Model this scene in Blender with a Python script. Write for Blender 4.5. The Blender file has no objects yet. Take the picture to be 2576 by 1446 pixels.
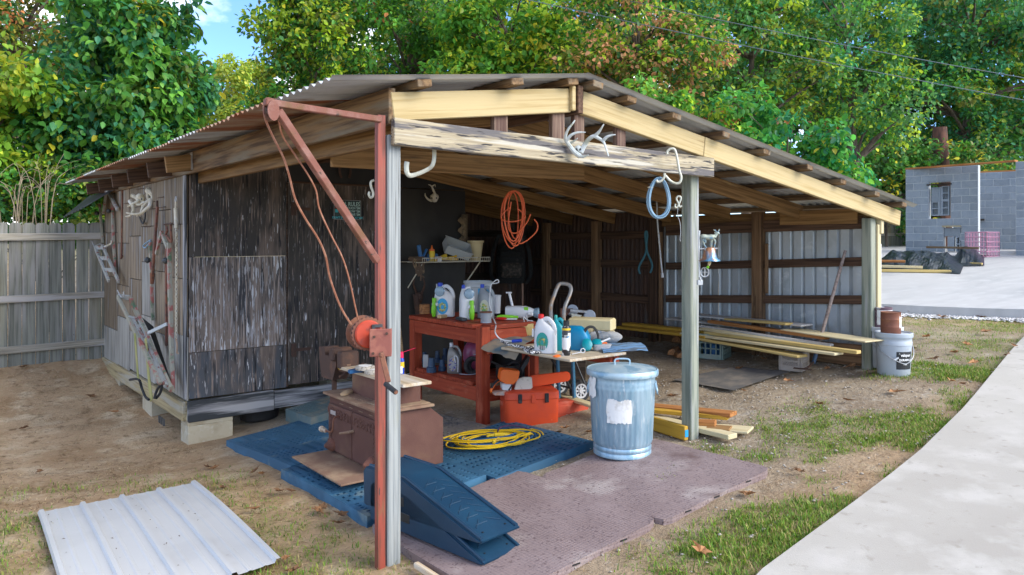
import bpy, bmesh, math, random
import numpy as np
from mathutils import Vector, Matrix, Quaternion
random.seed(7); RNG = np.random.default_rng(11)
SC = bpy.context.scene
COL = SC.collection
R_ = math.radians
# ---------------------------------------------------------------- camera
# world: origin = foot of the front corner post, X along the open gable front, Y towards the back of the yard, Z up
FPX, CU, HV, WPX, HPX = 1900.0, 1287.5, 605.0, 2575.0, 1446.0     # focal length, centre column, horizon row (photo measured at 2575 px wide)
PHI = R_(38.1)
CAM = Vector((-1.913, -3.447, 1.65))
RT = Vector((math.cos(PHI), -math.sin(PHI), 0)); FW = Vector((math.sin(PHI), math.cos(PHI), 0))
cd = bpy.data.cameras.new('camera'); cam = bpy.data.objects.new('camera', cd); COL.objects.link(cam)
cam.location = CAM
cam.rotation_euler = (R_(90), 0, -PHI)
cd.sensor_width = 36; cd.lens = FPX / WPX * 36
cd.shift_y = -(HPX / 2 - HV) / WPX
cd.clip_start = 0.05; cd.clip_end = 500
SC.camera = cam
# ---------------------------------------------------------------- sky + sun
SUN_EL, SUN_AZ = R_(33), R_(150)       # azimuth clockwise from +Y
wd = bpy.data.worlds.new('World'); SC.world = wd; wd.use_nodes = True
nt = wd.node_tree; nt.nodes.clear()
def wn(t, **k):
    n = nt.nodes.new(t)
    for a, b in k.items(): setattr(n, a, b)
    return n
sky = wn('ShaderNodeTexSky', sky_type='NISHITA', sun_disc=False, sun_elevation=SUN_EL, sun_rotation=SUN_AZ, air_density=0.9, dust_density=0.0, ozone_density=6.0, altitude=2500)
bg = wn('ShaderNodeBackground'); bg.inputs[1].default_value = 0.115
wo = wn('ShaderNodeOutputWorld')
tc = wn('ShaderNodeTexCoord'); mp = wn('ShaderNodeMapping'); mp.inputs['Scale'].default_value = (1.0, 1.0, 1.6); mp.inputs['Location'].default_value = (0.35, 0.1, 0.0)
nz = wn('ShaderNodeTexNoise'); nz.inputs['Scale'].default_value = 3.2; nz.inputs['Detail'].default_value = 7; nz.inputs['Roughness'].default_value = 0.52
rp = wn('ShaderNodeValToRGB'); rp.color_ramp.elements[0].position = 0.49; rp.color_ramp.elements[1].position = 0.58
mx = wn('ShaderNodeMixRGB'); mx.inputs[2].default_value = (6.2, 6.3, 6.5, 1)
L = nt.links.new
L(tc.outputs['Generated'], mp.inputs[0]); L(mp.outputs[0], nz.inputs['Vector']); L(nz.outputs[0], rp.inputs[0])
L(rp.outputs[0], mx.inputs[0]); L(sky.outputs[0], mx.inputs[1]); L(mx.outputs[0], bg.inputs[0]); L(bg.outputs[0], wo.inputs[0])
sl = bpy.data.lights.new('sun', 'SUN'); sl.energy = 1.5; sl.angle = R_(40); sl.color = (1.0, 0.93, 0.80)
so = bpy.data.objects.new('sun', sl); COL.objects.link(so)
sd = Vector((math.sin(SUN_AZ) * math.cos(SUN_EL), math.cos(SUN_AZ) * math.cos(SUN_EL), math.sin(SUN_EL)))
so.rotation_euler = sd.to_track_quat('Z', 'Y').to_euler()
so.location = sd * 30
SC.cycles.max_bounces = 6; SC.cycles.diffuse_bounces = 4; SC.cycles.glossy_bounces = 2; SC.cycles.transmission_bounces = 3; SC.cycles.transparent_max_bounces = 4
vs = SC.view_settings
vs.view_transform = 'Standard'; vs.look = 'None'; vs.exposure = 1.85; vs.gamma = 1.0; vs.use_curve_mapping = False

# ---------------------------------------------------------------- pixel -> direction -> position
def ray(u, v): return RT * ((u - CU) / FPX) + FW + Vector((0, 0, (HV - v) / FPX))
def onX(u, v, X): d = ray(u, v); return CAM + d * ((X - CAM.x) / d.x)
def onY(u, v, Y): d = ray(u, v); return CAM + d * ((Y - CAM.y) / d.y)
def onZ(u, v, Z): d = ray(u, v); return CAM + d * ((Z - CAM.z) / d.z)
def atz(u, v, z): return CAM + ray(u, v) * z           # z = depth in metres
def cw(lat, z): p = CAM + RT * lat + FW * z; return Vector((p.x, p.y, 0))

# ---------------------------------------------------------------- terrain
ANCH = [(0,0,0),(2.45,0,.24),(5.07,0,.47),(5.07,2.57,.465),(0,3.73,-.19),(0,5.14,-.15),(0,6.75,-.08),(0,7.6,.14),(-1.2,7.6,.12),(-4.5,7.6,.1),
 (-1.35,2.02,-.05),(-3.5,1,-.05),(-1,-2,-.05),(1.8,.1,.19),(1.8,1.5,.14),(3,3,.24),(2,5.5,.15),(5.1,5.2,.45),(1.05,-1.46,.13),(2.87,-1.33,.3),(7.34,-.48,.6),
 (9.4,1.0,.62),(7.5,3,.60),(3,-4,.25),(8,-4,.6),(-4,-5,-.05),(0,11,.35),(6,12,1.0),(-7,10,.3),(12,4,.85),(15,7,1.05),(18,2,1.05),(12,13,1.25),(20,20,1.6),(-15,15,.6),(-15,-10,0),(20,-10,.9),(0,30,1.6),(30,5,1.5),(40,40,2.2),(-40,40,1.5),(-40,-30,0),(40,-30,1.2)]
_P = np.array(ANCH); _n = len(_P)
def _phi(r): return np.where(r > 1e-9, r * r * np.log(r + 1e-12), 0) 
_K = np.zeros((_n + 3, _n + 3)); _D = np.hypot(_P[:, None, 0] - _P[None, :, 0], _P[:, None, 1] - _P[None, :, 1])
_K[:_n, :_n] = _phi(_D) + np.eye(_n) * 0.02
_K[:_n, _n:] = np.c_[np.ones(_n), _P[:, :2]]; _K[_n:, :_n] = _K[:_n, _n:].T
_W = np.linalg.solve(_K, np.r_[_P[:, 2], 0, 0, 0])
def TN(x, y):
    x = np.asarray(x, float); y = np.asarray(y, float); o = _W[_n] + _W[_n + 1] * x + _W[_n + 2] * y
    for i in range(_n): o = o + _W[i] * _phi(np.hypot(x - _P[i, 0], y - _P[i, 1]))
    return o
_tg = TN(*np.meshgrid(np.arange(-8, 14.01, .1), np.arange(-6, 11.01, .1), indexing='ij')).tolist()
def T(x, y):
    if -7.9 < x < 13.8 and -5.9 < y < 10.8:
        a = (x + 8) * 10; b = (y + 6) * 10; i = int(a); j = int(b); a -= i; b -= j
        return (_tg[i][j] * (1 - b) + _tg[i][j + 1] * b) * (1 - a) + (_tg[i + 1][j] * (1 - b) + _tg[i + 1][j + 1] * b) * a
    return float(TN(x, y))
def onT(u, v, h=0.0):
    d = ray(u, v); p = onZ(u, v, 0.1)
    for _ in range(25):
        z = T(p.x, p.y) + h; q = onZ(u, v, min(z, 1.6)); p = p.lerp(q, 0.7)
    return p

# value noise
def vnoise(x, y, s, seed=0):
    x = np.asarray(x) * s + 1000.3; y = np.asarray(y) * s + 1000.7
    xi = np.floor(x).astype(np.int64); yi = np.floor(y).astype(np.int64); fx = x - xi; fy = y - yi
    fx = fx * fx * (3 - 2 * fx); fy = fy * fy * (3 - 2 * fy)
    def h(a, b):
        n = (a * 374761393 + b * 668265263 + seed * 974711) & 0xffffffff
        n = ((n ^ (n >> 13)) * 1274126177) & 0xffffffff
        return ((n ^ (n >> 16)) & 0xffff) / 65535.0
    return (h(xi, yi) * (1 - fx) + h(xi + 1, yi) * fx) * (1 - fy) + (h(xi, yi + 1) * (1 - fx) + h(xi + 1, yi + 1) * fx) * fy
def fbm(x, y, s, seed=0, o=4):
    t = 0; a = .5
    for i in range(o): t = t + a * vnoise(x, y, s * 2 ** i, seed + i); a *= .5
    return t / (1 - .5 ** o)

# ---------------------------------------------------------------- mesh helpers
class MB:
    def __init__(s): s.v = []; s.f = []; s.M = Matrix.Identity(4)
    def add(s, vs, fs):
        o = len(s.v); s.v += [tuple(s.M @ Vector(p)) for p in vs]; s.f += [tuple(i + o for i in f) for f in fs]; return s
    def box(s, c, d, rz=0, bev=0.0, rot=None):
        hx, hy, hz = d[0] / 2, d[1] / 2, d[2] / 2
        m = Matrix.Translation(Vector(c)) @ (rot.to_4x4() if rot else Matrix.Rotation(rz, 4, 'Z'))
        if bev <= 0:
            vs = [m @ Vector((x * hx, y * hy, z * hz)) for x in (-1, 1) for y in (-1, 1) for z in (-1, 1)]
            return s.add(vs, [(0,1,3,2),(4,6,7,5),(0,4,5,1),(2,3,7,6),(0,2,6,4),(1,5,7,3)])
        b = min(bev, hx * .9, hy * .9, hz * .9); vs = []; idx = {}
        for x in (-1, 1):
            for y in (-1, 1):
                for z in (-1, 1):
                    for k in range(3):
                        q = [x * (hx - b), y * (hy - b), z * (hz - b)]; q[k] = (x, y, z)[k] * (hx, hy, hz)[k]
                        idx[(x, y, z, k)] = len(vs); vs.append(m @ Vector(q))
        fs = []
        for k in range(3):
            a, c2 = [(1, 2), (2, 0), (0, 1)][k]
            for sg in (-1, 1):
                q = []
                for (p, r) in ((-1, -1), (1, -1), (1, 1), (-1, 1)):
                    t = [0, 0, 0]; t[k] = sg; t[a] = p; t[c2] = r; q.append(idx[(*t, k)])
                fs.append(tuple(q if sg > 0 else q[::-1]))
            for p in (-1, 1):
                for r in (-1, 1):
                    t0 = [0, 0, 0]; t0[k] = -1; t0[a] = p; t0[c2] = r; t1 = t0[:]; t1[k] = 1
                    q = [idx[(*t0, a)], idx[(*t1, a)], idx[(*t1, c2)], idx[(*t0, c2)]]
                    fs.append(tuple(q if p * r > 0 else q[::-1]))
        for x in (-1, 1):
            for y in (-1, 1):
                for z in (-1, 1):
                    q = [idx[(x, y, z, k)] for k in range(3)]; fs.append(tuple(q if x * y * z > 0 else q[::-1]))
        return s.add(vs, fs)
    def tube(s, pts, r, n=8, closed=False, flat=1.0):
        pts = [Vector(p) for p in pts]; m = len(pts); rs = r if isinstance(r, (list, tuple)) else [r] * m
        vs = []; fs = []; prev = None
        for i, p in enumerate(pts):
            if closed: t = pts[(i + 1) % m] - pts[i - 1]
            else: t = pts[min(i + 1, m - 1)] - pts[max(i - 1, 0)]
            t = t.normalized() if t.length > 1e-9 else Vector((0, 0, 1))
            if prev is None:
                a = Vector((0, 0, 1)) if abs(t.z) < .9 else Vector((1, 0, 0)); nrm = (a - t * a.dot(t)).normalized()
            else:
                nrm = prev - t * prev.dot(t); nrm = nrm.normalized() if nrm.length > 1e-6 else t.orthogonal().normalized()
            prev = nrm; bn = t.cross(nrm)
            for k in range(n):
                a = 2 * math.pi * k / n; vs.append(p + (nrm * math.cos(a) + bn * math.sin(a) * flat) * rs[i])
        for i in range(m if closed else m - 1):
            j = (i + 1) % m
            for k in range(n): fs.append((i * n + k, i * n + (k + 1) % n, j * n + (k + 1) % n, j * n + k))
        if not closed: fs.append(tuple(range(n))[::-1]); fs.append(tuple((m - 1) * n + k for k in range(n)))
        return s.add(vs, fs)
    def lathe(s, prof, n=24, c=(0, 0, 0), rot=None, cap0=True, cap1=True, sx=1, sy=1):
        m = Matrix.Translation(Vector(c)) @ (rot.to_4x4() if rot else Matrix.Identity(4)); vs = []; fs = []; q = len(prof)
        for r, z in prof:
            for k in range(n):
                a = 2 * math.pi * k / n; vs.append(m @ Vector((r * math.cos(a) * sx, r * math.sin(a) * sy, z)))
        for i in range(q - 1):
            for k in range(n): fs.append((i * n + k, i * n + (k + 1) % n, (i + 1) * n + (k + 1) % n, (i + 1) * n + k))
        if cap0: fs.append(tuple(range(n))[::-1])
        if cap1: fs.append(tuple((q - 1) * n + k for k in range(n)))
        return s.add(vs, fs)
    def prism(s, poly, d0, d1, ax='y'):
        # poly = 2D outline in the plane perpendicular to ax ('x': (y,z), 'y': (x,z), 'z': (x,y))
        def P3(a, b, d): return {'x': (d, a, b), 'y': (a, d, b), 'z': (a, b, d)}[ax]
        n = len(poly); vs = [P3(a, b, d0) for a, b in poly] + [P3(a, b, d1) for a, b in poly]
        fs = [tuple(range(n)), tuple(range(n, 2 * n))[::-1]] + [(i, n + i, n + (i + 1) % n, (i + 1) % n) for i in range(n)]
        return s.add(vs, fs)
    def grid(s, P, closed=False):
        nu, nv = len(P), len(P[0]); vs = [p for r in P for p in r]
        fs = [(i * nv + j, (i + 1) * nv + j, (i + 1) * nv + j + 1, i * nv + j + 1) for i in range(nu - 1) for j in range(nv - 1)]
        return s.add(vs, fs)
    def build(s, name, mat, parent=None, smooth=False, loc=None, rz=0, fix=False):
        me = bpy.data.meshes.new(name); me.from_pydata(s.v, [], s.f); me.update()
        if fix:
            bm = bmesh.new(); bm.from_mesh(me); bmesh.ops.recalc_face_normals(bm, faces=bm.faces); bm.to_mesh(me); bm.free()
        if smooth:
            me.polygons.foreach_set('use_smooth', [True] * len(me.polygons))
            try: me.set_sharp_from_angle(angle=R_(40))
            except Exception: pass
        if mat is not None: me.materials.append(mat)
        o = bpy.data.objects.new(name, me); COL.objects.link(o)
        if parent: o.parent = parent
        if loc is not None: o.location = loc
        o.rotation_euler[2] = rz
        return o
def tag(o, label=None, cat=None, group=None, kind=None):
    if label: o['label'] = label
    if cat: o['category'] = cat
    if group: o['group'] = group
    if kind: o['kind'] = kind
    return o
def thing(name, label, cat, loc=(0, 0, 0), rz=0, group=None):
    o = bpy.data.objects.new(name, None); COL.objects.link(o); o.location = loc; o.rotation_euler[2] = rz
    o.empty_display_size = .1
    return tag(o, label, cat, group)
def frame(a, b, up=(0, 0, 1), roll=0):
    a, b = Vector(a), Vector(b); x = (b - a).normalized(); up = Vector(up)
    if abs(x.dot(up.normalized())) > .98: up = Vector((0, 1, 0))
    y = up.cross(x).normalized(); z = x.cross(y)
    m = Matrix((x, y, z)).transposed().to_4x4()
    return Matrix.Translation(a) @ m @ Matrix.Rotation(roll, 4, 'X')
def board(name, a, b, w, t, mat, parent=None, roll=0, up=(0, 0, 1), bev=.004, warp=0):
    """plank from a to b; w = size along up, t = thickness; local X runs along the grain"""
    Ln = (Vector(b) - Vector(a)).length; mb = MB(); mb.box((Ln / 2, 0, 0), (Ln, t, w), bev=bev)
    o = mb.build(name, mat, parent); o.matrix_local = frame(a, b, up, roll); return o
def copy_tree(o, parent=None):
    c = o.copy(); COL.objects.link(c); c.parent = parent
    for ch in [x for x in o.children]: copy_tree(ch, c)
    return c
def text(name, s, size, mat, parent, mtx, align='CENTER', bold=0.0, ext=.0006, sx=1.0):
    cu = bpy.data.curves.new('t', 'FONT'); cu.body = s; cu.size = size; cu.align_x = align; cu.extrude = ext; cu.offset = bold
    cu.resolution_u = 2
    ob = bpy.data.objects.new('t', cu); COL.objects.link(ob)
    dg = bpy.context.evaluated_depsgraph_get(); me = bpy.data.meshes.new_from_object(ob.evaluated_get(dg))
    bpy.data.objects.remove(ob); bpy.data.curves.remove(cu)
    if sx != 1: me.transform(Matrix.Diagonal((sx, 1, 1, 1)))
    me.name = name; me.materials.clear(); me.materials.append(mat)
    o = bpy.data.objects.new(name, me); COL.objects.link(o); o.parent = parent; o.matrix_local = mtx; return o
def catmull(pts, n=6, closed=False):
    pts = [Vector(p) for p in pts]; m = len(pts); out = []
    for i in range(m if closed else m - 1):
        if closed: p0, p1, p2, p3 = pts[i - 1], pts[i], pts[(i + 1) % m], pts[(i + 2) % m]
        else: p0, p1, p2, p3 = pts[max(i - 1, 0)], pts[i], pts[i + 1], pts[min(i + 2, m - 1)]
        for k in range(n):
            t = k / n; out.append(.5 * ((2 * p1) + (p2 - p0) * t + (2 * p0 - 5 * p1 + 4 * p2 - p3) * t * t + (3 * p1 - p0 - 3 * p2 + p3) * t ** 3))
    if not closed: out.append(pts[-1])
    return out
def rotX(a): return Matrix.Rotation(a, 3, 'X')
def rotY(a): return Matrix.Rotation(a, 3, 'Y')
def rotZ(a): return Matrix.Rotation(a, 3, 'Z')

# ---------------------------------------------------------------- materials
MATS = {}
def mat(name, base, rough=.6, metal=0.0, layers=(), bump=0.0, bscale=(40, 40, 40), spec=.5, coat=0, trans=0, alpha=1, emis=None, coords='Object', vari=0.0, bdist=.004):
    """layers: (colour, scale vec, lo, hi[, detail]) mixed over the base where noise passes lo..hi; 4D noise, offset per object"""
    if name in MATS: return MATS[name]
    m = bpy.data.materials.new(name); m.use_nodes = True; t = m.node_tree; N = t.nodes; N.clear(); L = t.links.new
    out = N.new('ShaderNodeOutputMaterial'); b = N.new('ShaderNodeBsdfPrincipled'); L(b.outputs[0], out.inputs[0])
    b.inputs['Roughness'].default_value = rough; b.inputs['Metallic'].default_value = metal
    b.inputs['Specular IOR Level'].default_value = spec; b.inputs['Coat Weight'].default_value = coat
    b.inputs['Transmission Weight'].default_value = trans; b.inputs['Alpha'].default_value = alpha
    tc = N.new('ShaderNodeTexCoord'); oi = N.new('ShaderNodeObjectInfo'); w = N.new('ShaderNodeMath'); w.operation = 'MULTIPLY'; w.inputs[1].default_value = 83.0
    L(oi.outputs['Random'], w.inputs[0])
    def noise(sc, det=4, rgh=.55):
        mp = N.new('ShaderNodeMapping'); mp.inputs['Scale'].default_value = sc; L(tc.outputs[coords], mp.inputs[0])
        n = N.new('ShaderNodeTexNoise'); n.noise_dimensions = '4D'; n.inputs['Scale'].default_value = 1; n.inputs['Detail'].default_value = det; n.inputs['Roughness'].default_value = rgh
        L(mp.outputs[0], n.inputs['Vector']); L(w.outputs[0], n.inputs['W']); return n.outputs[0]
    rgb = N.new('ShaderNodeRGB'); rgb.outputs[0].default_value = (*base, 1); cur = rgb.outputs[0]
    for ly in layers:
        c, sc, lo, hi = ly[:4]; det = ly[4] if len(ly) > 4 else 4
        r = N.new('ShaderNodeMapRange'); r.clamp = True; r.inputs[1].default_value = lo; r.inputs[2].default_value = hi; L(noise(sc, det), r.inputs[0])
        x = N.new('ShaderNodeMixRGB'); x.inputs[2].default_value = (*c, 1); L(r.outputs[0], x.inputs[0]); L(cur, x.inputs[1]); cur = x.outputs[0]
    if vari:
        hs = N.new('ShaderNodeHueSaturation'); r = N.new('ShaderNodeMapRange'); r.inputs[3].default_value = 1 - vari; r.inputs[4].default_value = 1 + vari
        L(oi.outputs['Random'], r.inputs[0]); L(r.outputs[0], hs.inputs['Value']); L(cur, hs.inputs['Color']); cur = hs.outputs[0]
    L(cur, b.inputs['Base Color'])
    if bump:
        bp = N.new('ShaderNodeBump'); bp.inputs['Strength'].default_value = bump; bp.inputs['Distance'].default_value = bdist; L(noise(bscale, 5, .6), bp.inputs['Height']); L(bp.outputs[0], b.inputs['Normal'])
    if emis: b.inputs['Emission Color'].default_value = (*emis[0], 1); b.inputs['Emission Strength'].default_value = emis[1]
    MATS[name] = m; return m
def wood(name, light, dark, grey=None, g=(.5, .62), rough=.8, fine=55, k=(.42, .62), extra=(), vari=.12, bump=.5, ax='x'):
    ly = [(dark, (1.6, fine, fine), k[0], k[1], 5), (tuple(c * .6 for c in dark), (.9, fine * .35, fine * .35), .6, .72, 3)]
    if grey: ly.append((grey, (1.1, 14, 14), g[0], g[1], 6))
    ly += list(extra); bs = (3, fine * 1.3, fine * 1.3)
    if ax == 'z': ly = [(c, (s[1], s[2], s[0]), *r) for c, s, *r in ly]; bs = bs[::-1]
    return mat(name, light, rough, layers=ly, bump=bump, bscale=bs, vari=vari, spec=.25)
W_cream = wood('wood_cream_board', (.49, .385, .205), (.38, .28, .125), extra=[((.11, .065, .04), (3, 9, 9), .73, .79, 6), ((.30, .21, .10), (1.2, 24, 24), .62, .7, 4)], k=(.48, .68), vari=.06)
W_header = wood('wood_weathered_header', (.44, .375, .26), (.27, .225, .15), grey=(.13, .12, .12), g=(.50, .545), fine=70, extra=[((.045, .042, .043), (6, 120, 70), .55, .60, 7), ((.46, .43, .36), (1.6, 40, 26), .57, .63, 6)], vari=.03, bump=.9)
W_post = wood('wood_grey_post', (0.32, 0.336, 0.328), (0.184, 0.2, 0.204), fine=75, k=(.45, .62), extra=[((0.24, 0.232, 0.136), (.8, 4, 4), .60, .74, 4), ((0.112, 0.112, 0.112), (1.4, 120, 120), .60, .66, 6), ((0.04, 0.036, 0.032), (26, 60, 60), .75, .77, 2)], vari=.04, bump=.9)
W_postg = wood('wood_green_post', (0.281, 0.297, 0.238), (0.162, 0.187, 0.153), grey=(0.323, 0.332, 0.323), g=(.52, .6), fine=32, k=(.44, .58), vari=.05, bump=.9)
W_brown = wood('wood_brown_rafter', (.27, .155, .062), (.15, .08, .03), extra=[((.07, .042, .022), (1.4, 10, 10), .58, .72, 5), ((.36, .24, .11), (1.2, 16, 16), .63, .72, 4)], vari=.3)
W_dkbeam = wood('wood_dark_beam', (.24, .15, .075), (.085, .05, .028), grey=(.20, .16, .11), k=(.4, .6), fine=34, vari=.1, bump=.9)
W_girt = wood('wood_girt', (0.12, 0.0675, 0.042), (0.048, 0.027, 0.018), vari=.25)
W_old = wood('wood_old_post', (.24, .14, .075), (.10, .055, .03), extra=[((.42, .30, .14), (2, 22, 22), .62, .7, 4)], vari=.15)
W_block = wood('wood_cripple', (0.245, 0.168, 0.123), (0.108, 0.06, 0.0475), fine=70, k=(.4, .58), vari=.1, bump=.9)
W_new = wood('wood_new_board', (0.56, 0.416, 0.16), (0.464, 0.312, 0.096), k=(.5, .72), vari=.08)
W_newpale = wood('wood_pale_board', (0.592, 0.512, 0.32), (0.496, 0.4, 0.216), k=(.5, .72), vari=.05)
W_gold = wood('wood_gold_board', (0.527, 0.315, 0.0425), (0.391, 0.212, 0.0255), k=(.5, .7), vari=.08)
W_orange = wood('wood_orange_board', (.42, .19, .06), (.27, .10, .03), vari=.1)
W_grayb = wood('wood_greywash_board', (.60, .58, .55), (.45, .41, .37), vari=.06)
W_fence = wood('wood_fence_picket', (0.24, 0.24, 0.2), (0.128, 0.132, 0.112), grey=(0.272, 0.264, 0.248), fine=45, extra=[((0.24, 0.2, 0.096), (.5, 2, 2), .58, .72, 2), ((0.048, 0.048, 0.04), (9, 30, 30), .73, .78, 2)], vari=.16)
W_rail = wood('wood_fence_rail', (.36, .33, .27), (.21, .19, .15), grey=(.4, .38, .36), vari=.1)
W_skirt = wood('wood_skirt', (0.357, 0.357, 0.365), (0.145, 0.145, 0.153), grey=(0.0425, 0.0467, 0.051), g=(.5, .58), fine=26, k=(.42, .56), vari=.06, bump=.8)
W_sill = wood('wood_sill', (0.391, 0.323, 0.187), (0.238, 0.187, 0.102), grey=(0.383, 0.357, 0.289), vari=.1)
W_side = wood('wood_side_panel', (0.245, 0.194, 0.137), (0.137, 0.104, 0.072), grey=(0.302, 0.31, 0.317), g=(.56, .66), fine=18, vari=.22, ax='z', extra=[((0.259, 0.374, 0.475), (1.5, 3, 3), .70, .82, 3)])
W_sidel = wood('wood_side_panel_low', (0.376, 0.368, 0.336), (0.216, 0.208, 0.192), grey=(0.24, 0.192, 0.12), g=(.6, .7), fine=20, vari=.16, ax='z')
W_ply = wood('wood_plywood_top', (.52, .43, .31), (.38, .29, .19), grey=(.55, .51, .45), vari=.04)
W_redp = wood('wood_red_paint', (.36, .062, .026), (.25, .038, .017), fine=40, extra=[((.43, .11, .055), (6, 16, 16), .56, .68, 5), ((.22, .13, .085), (9, 26, 26), .66, .72, 5)], vari=.12, rough=.65)
W_log = wood('wood_split_log', (.42, .20, .08), (.24, .10, .04), grey=(.12, .08, .055), vari=.2)
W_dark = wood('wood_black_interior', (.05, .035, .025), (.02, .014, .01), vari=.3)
W_handle = wood('wood_tool_handle', (.34, .27, .24), (.20, .15, .13), vari=.1)
W_broom = wood('wood_broom_handle', (.52, .36, .20), (.40, .26, .13), vari=.1)
# peeling charcoal paint over plywood: local x across, z up
def peeling(name, thr, base=(.040, .039, .041), bare=(.15, .115, .095)):
    return mat(name, base, .8, layers=[((.085, .072, .062), (2.2, 2.2, 1.0), .42, .66, 6), (bare, (5, 5, 1.3), thr - .04, thr + .07, 7), ((.022, .023, .026), (24, 24, 2.2), .55, .64, 6), (tuple(c * 1.7 for c in bare), (80, 80, 3.5), thr + .02, thr + .12, 6),
        ((.36, .35, .355), (95, 95, 7.0), thr + .085, thr + .115, 8), ((.56, .555, .56), (42, 42, 5), thr + .125, thr + .145, 8)], bump=.6, bscale=(60, 60, 6), spec=.25)
PL_dark = mat('paint_charcoal_plywood', (.030, .028, .027), .7, layers=[((.055, .05, .042), (2, 2, 1), .45, .7, 4), ((.16, .15, .13), (22, 22, 18), .73, .76, 5), ((.13, .10, .075), (30, 30, 3), .68, .76, 5)], bump=.3, bscale=(50, 50, 8), spec=.3)
PL_mid = peeling('paint_peeling_mid', .54, (.045, .042, .040)); PL_hi = peeling('paint_peeling_heavy', .475, (.055, .054, .058), (.19, .15, .125)); PL_low = peeling('paint_peeling_blue', .53, (.075, .085, .10))
PL_door = peeling('paint_peeling_door', .535, (.05, .045, .04))
RUST = mat('rusty_steel', (.155, .060, .040), .85, layers=[((.24, .10, .05), (5, 5, 5), .45, .65, 5), ((.09, .045, .035), (14, 14, 14), .5, .62, 5), ((.33, .22, .12), (3, 3, 6), .6, .75, 5)], bump=.3, bscale=(90, 90, 90))
RUST_st = mat('rusty_stove', (0.0922, 0.0367, 0.0262), .8, layers=[((0.122, 0.054, 0.0378), (4, 4, 4), .45, .65, 5), ((0.159, 0.0864, 0.0479), (2.5, 2.5, 4), .56, .72, 5), ((0.22, 0.162, 0.156), (7, 7, 3), .69, .74, 5)], bump=.35, bscale=(140, 140, 140))
RUST_dust = mat('dusty_rusty_plate', (.20, .115, .075), .9, layers=[((.31, .22, .14), (6, 6, 6), .45, .65, 5), ((.16, .075, .05), (9, 9, 9), .6, .72, 5)], bump=.4, bscale=(120, 120, 120))
RUST_dk = mat('dark_rusty_iron', (0.068, 0.036, 0.0256), .8, layers=[((0.12, 0.056, 0.032), (9, 9, 9), .5, .65, 4)], bump=.3, bscale=(60, 60, 60))
RED_ch = mat('red_oxide_channel', (0.264, 0.0496, 0.0288), .6, layers=[((0.136, 0.04, 0.024), (40, 40, 2.5), .46, .60, 6), ((0.192, 0.08, 0.036), (20, 20, 4), .58, .66, 5), ((0.04, 0.028, 0.024), (50, 50, 9), .64, .68, 5)], bump=.4, bscale=(60, 60, 20))
RED_arm = mat('faded_red_tube', (0.18, 0.0612, 0.0396), .7, layers=[((0.223, 0.104, 0.0792), (14, 14, 14), .47, .62, 6), ((0.137, 0.0612, 0.0216), (8, 8, 8), .52, .66, 6), ((0.0576, 0.0324, 0.0216), (30, 30, 30), .64, .7, 4)], bump=.4, bscale=(120, 120, 120))
RED_w = mat('red_winch', (0.416, 0.044, 0.016), .5, layers=[((0.24, 0.04, 0.024), (20, 20, 20), .55, .7, 4)], bump=.15)
RED_pl = mat('red_brown_plate', (.24, .075, .055), .6, layers=[((.33, .12, .08), (15, 15, 15), .5, .65, 4)], bump=.2)
GALV = mat('galvanised', (.36, .50, .59), .4, .45, layers=[((.24, .38, .48), (14, 14, 4), .45, .6, 5), ((.56, .64, .68), (34, 34, 6), .58, .68, 6)], bump=.08, bscale=(25, 25, 10))
GALV_lid = mat('galvanised_lid', (.34, .48, .56), .45, .4, layers=[((.48, .57, .60), (7, 7, 7), .45, .62, 8), ((.22, .36, .46), (13, 13, 13), .54, .64, 6)])
SHEET_u = mat('roof_sheet_metal', (.56, .58, .60), .5, .25, layers=[((.38, .40, .41), (2, 5, 5), .48, .66, 4), ((.20, .075, .03), (1.6, 4, 4), .60, .72, 6), ((.10, .045, .03), (3, 7, 7), .68, .78, 5)], bump=.1, vari=.2)
SHEET_r = mat('roof_sheet_rusty', (.33, .24, .17), .6, .25, layers=[((.24, .085, .035), (1.6, 5, 5), .42, .58, 6), ((.42, .42, .40), (2, 6, 6), .58, .7, 5), ((.09, .04, .03), (3, 7, 7), .64, .76, 5)], bump=.15, vari=.25)
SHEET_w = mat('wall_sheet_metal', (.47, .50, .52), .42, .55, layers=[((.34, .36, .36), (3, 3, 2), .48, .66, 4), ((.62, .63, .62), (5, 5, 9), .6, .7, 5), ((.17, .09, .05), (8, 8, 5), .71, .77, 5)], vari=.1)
SHEET_rd = mat('wall_sheet_rust', (.075, .045, .035), .75, .15, layers=[((.115, .062, .04), (9, 9, 1), .48, .6, 5), ((.09, .098, .10), (4, 4, .6), .6, .68, 4)], vari=.2)  # rusty sheet, its colour also darkened to deepen the shade at the rear
SHEET_white = mat('white_painted_sheet', (0.486, 0.493, 0.498), .32, layers=[((0.437, 0.444, 0.45), (3, 3, 3), .5, .7, 4), ((0.0749, 0.0616, 0.048), (60, 60, 60), .78, .80, 3)], spec=.5)
CONC = mat('concrete_slab', (.42, .395, .352), .88, layers=[((.35, .325, .285), (.6, .6, .6), .42, .62, 8), ((.46, .435, .395), (3.5, 3.5, 3.5), .48, .64, 8), ((.31, .285, .245), (14, 14, 14), .60, .70, 6), ((.22, .20, .17), (90, 90, 90), .69, .74, 3)], bump=.5, bscale=(160, 160, 160))
CONC_pad = mat('concrete_pad', (0.434, 0.427, 0.42), .8, layers=[((0.35, 0.35, 0.35), (.35, 1.6, 1), .48, .66, 5), ((0.476, 0.476, 0.469), (2, 5, 1), .5, .7, 5)], bump=.2, bscale=(80, 80, 80))
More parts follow.
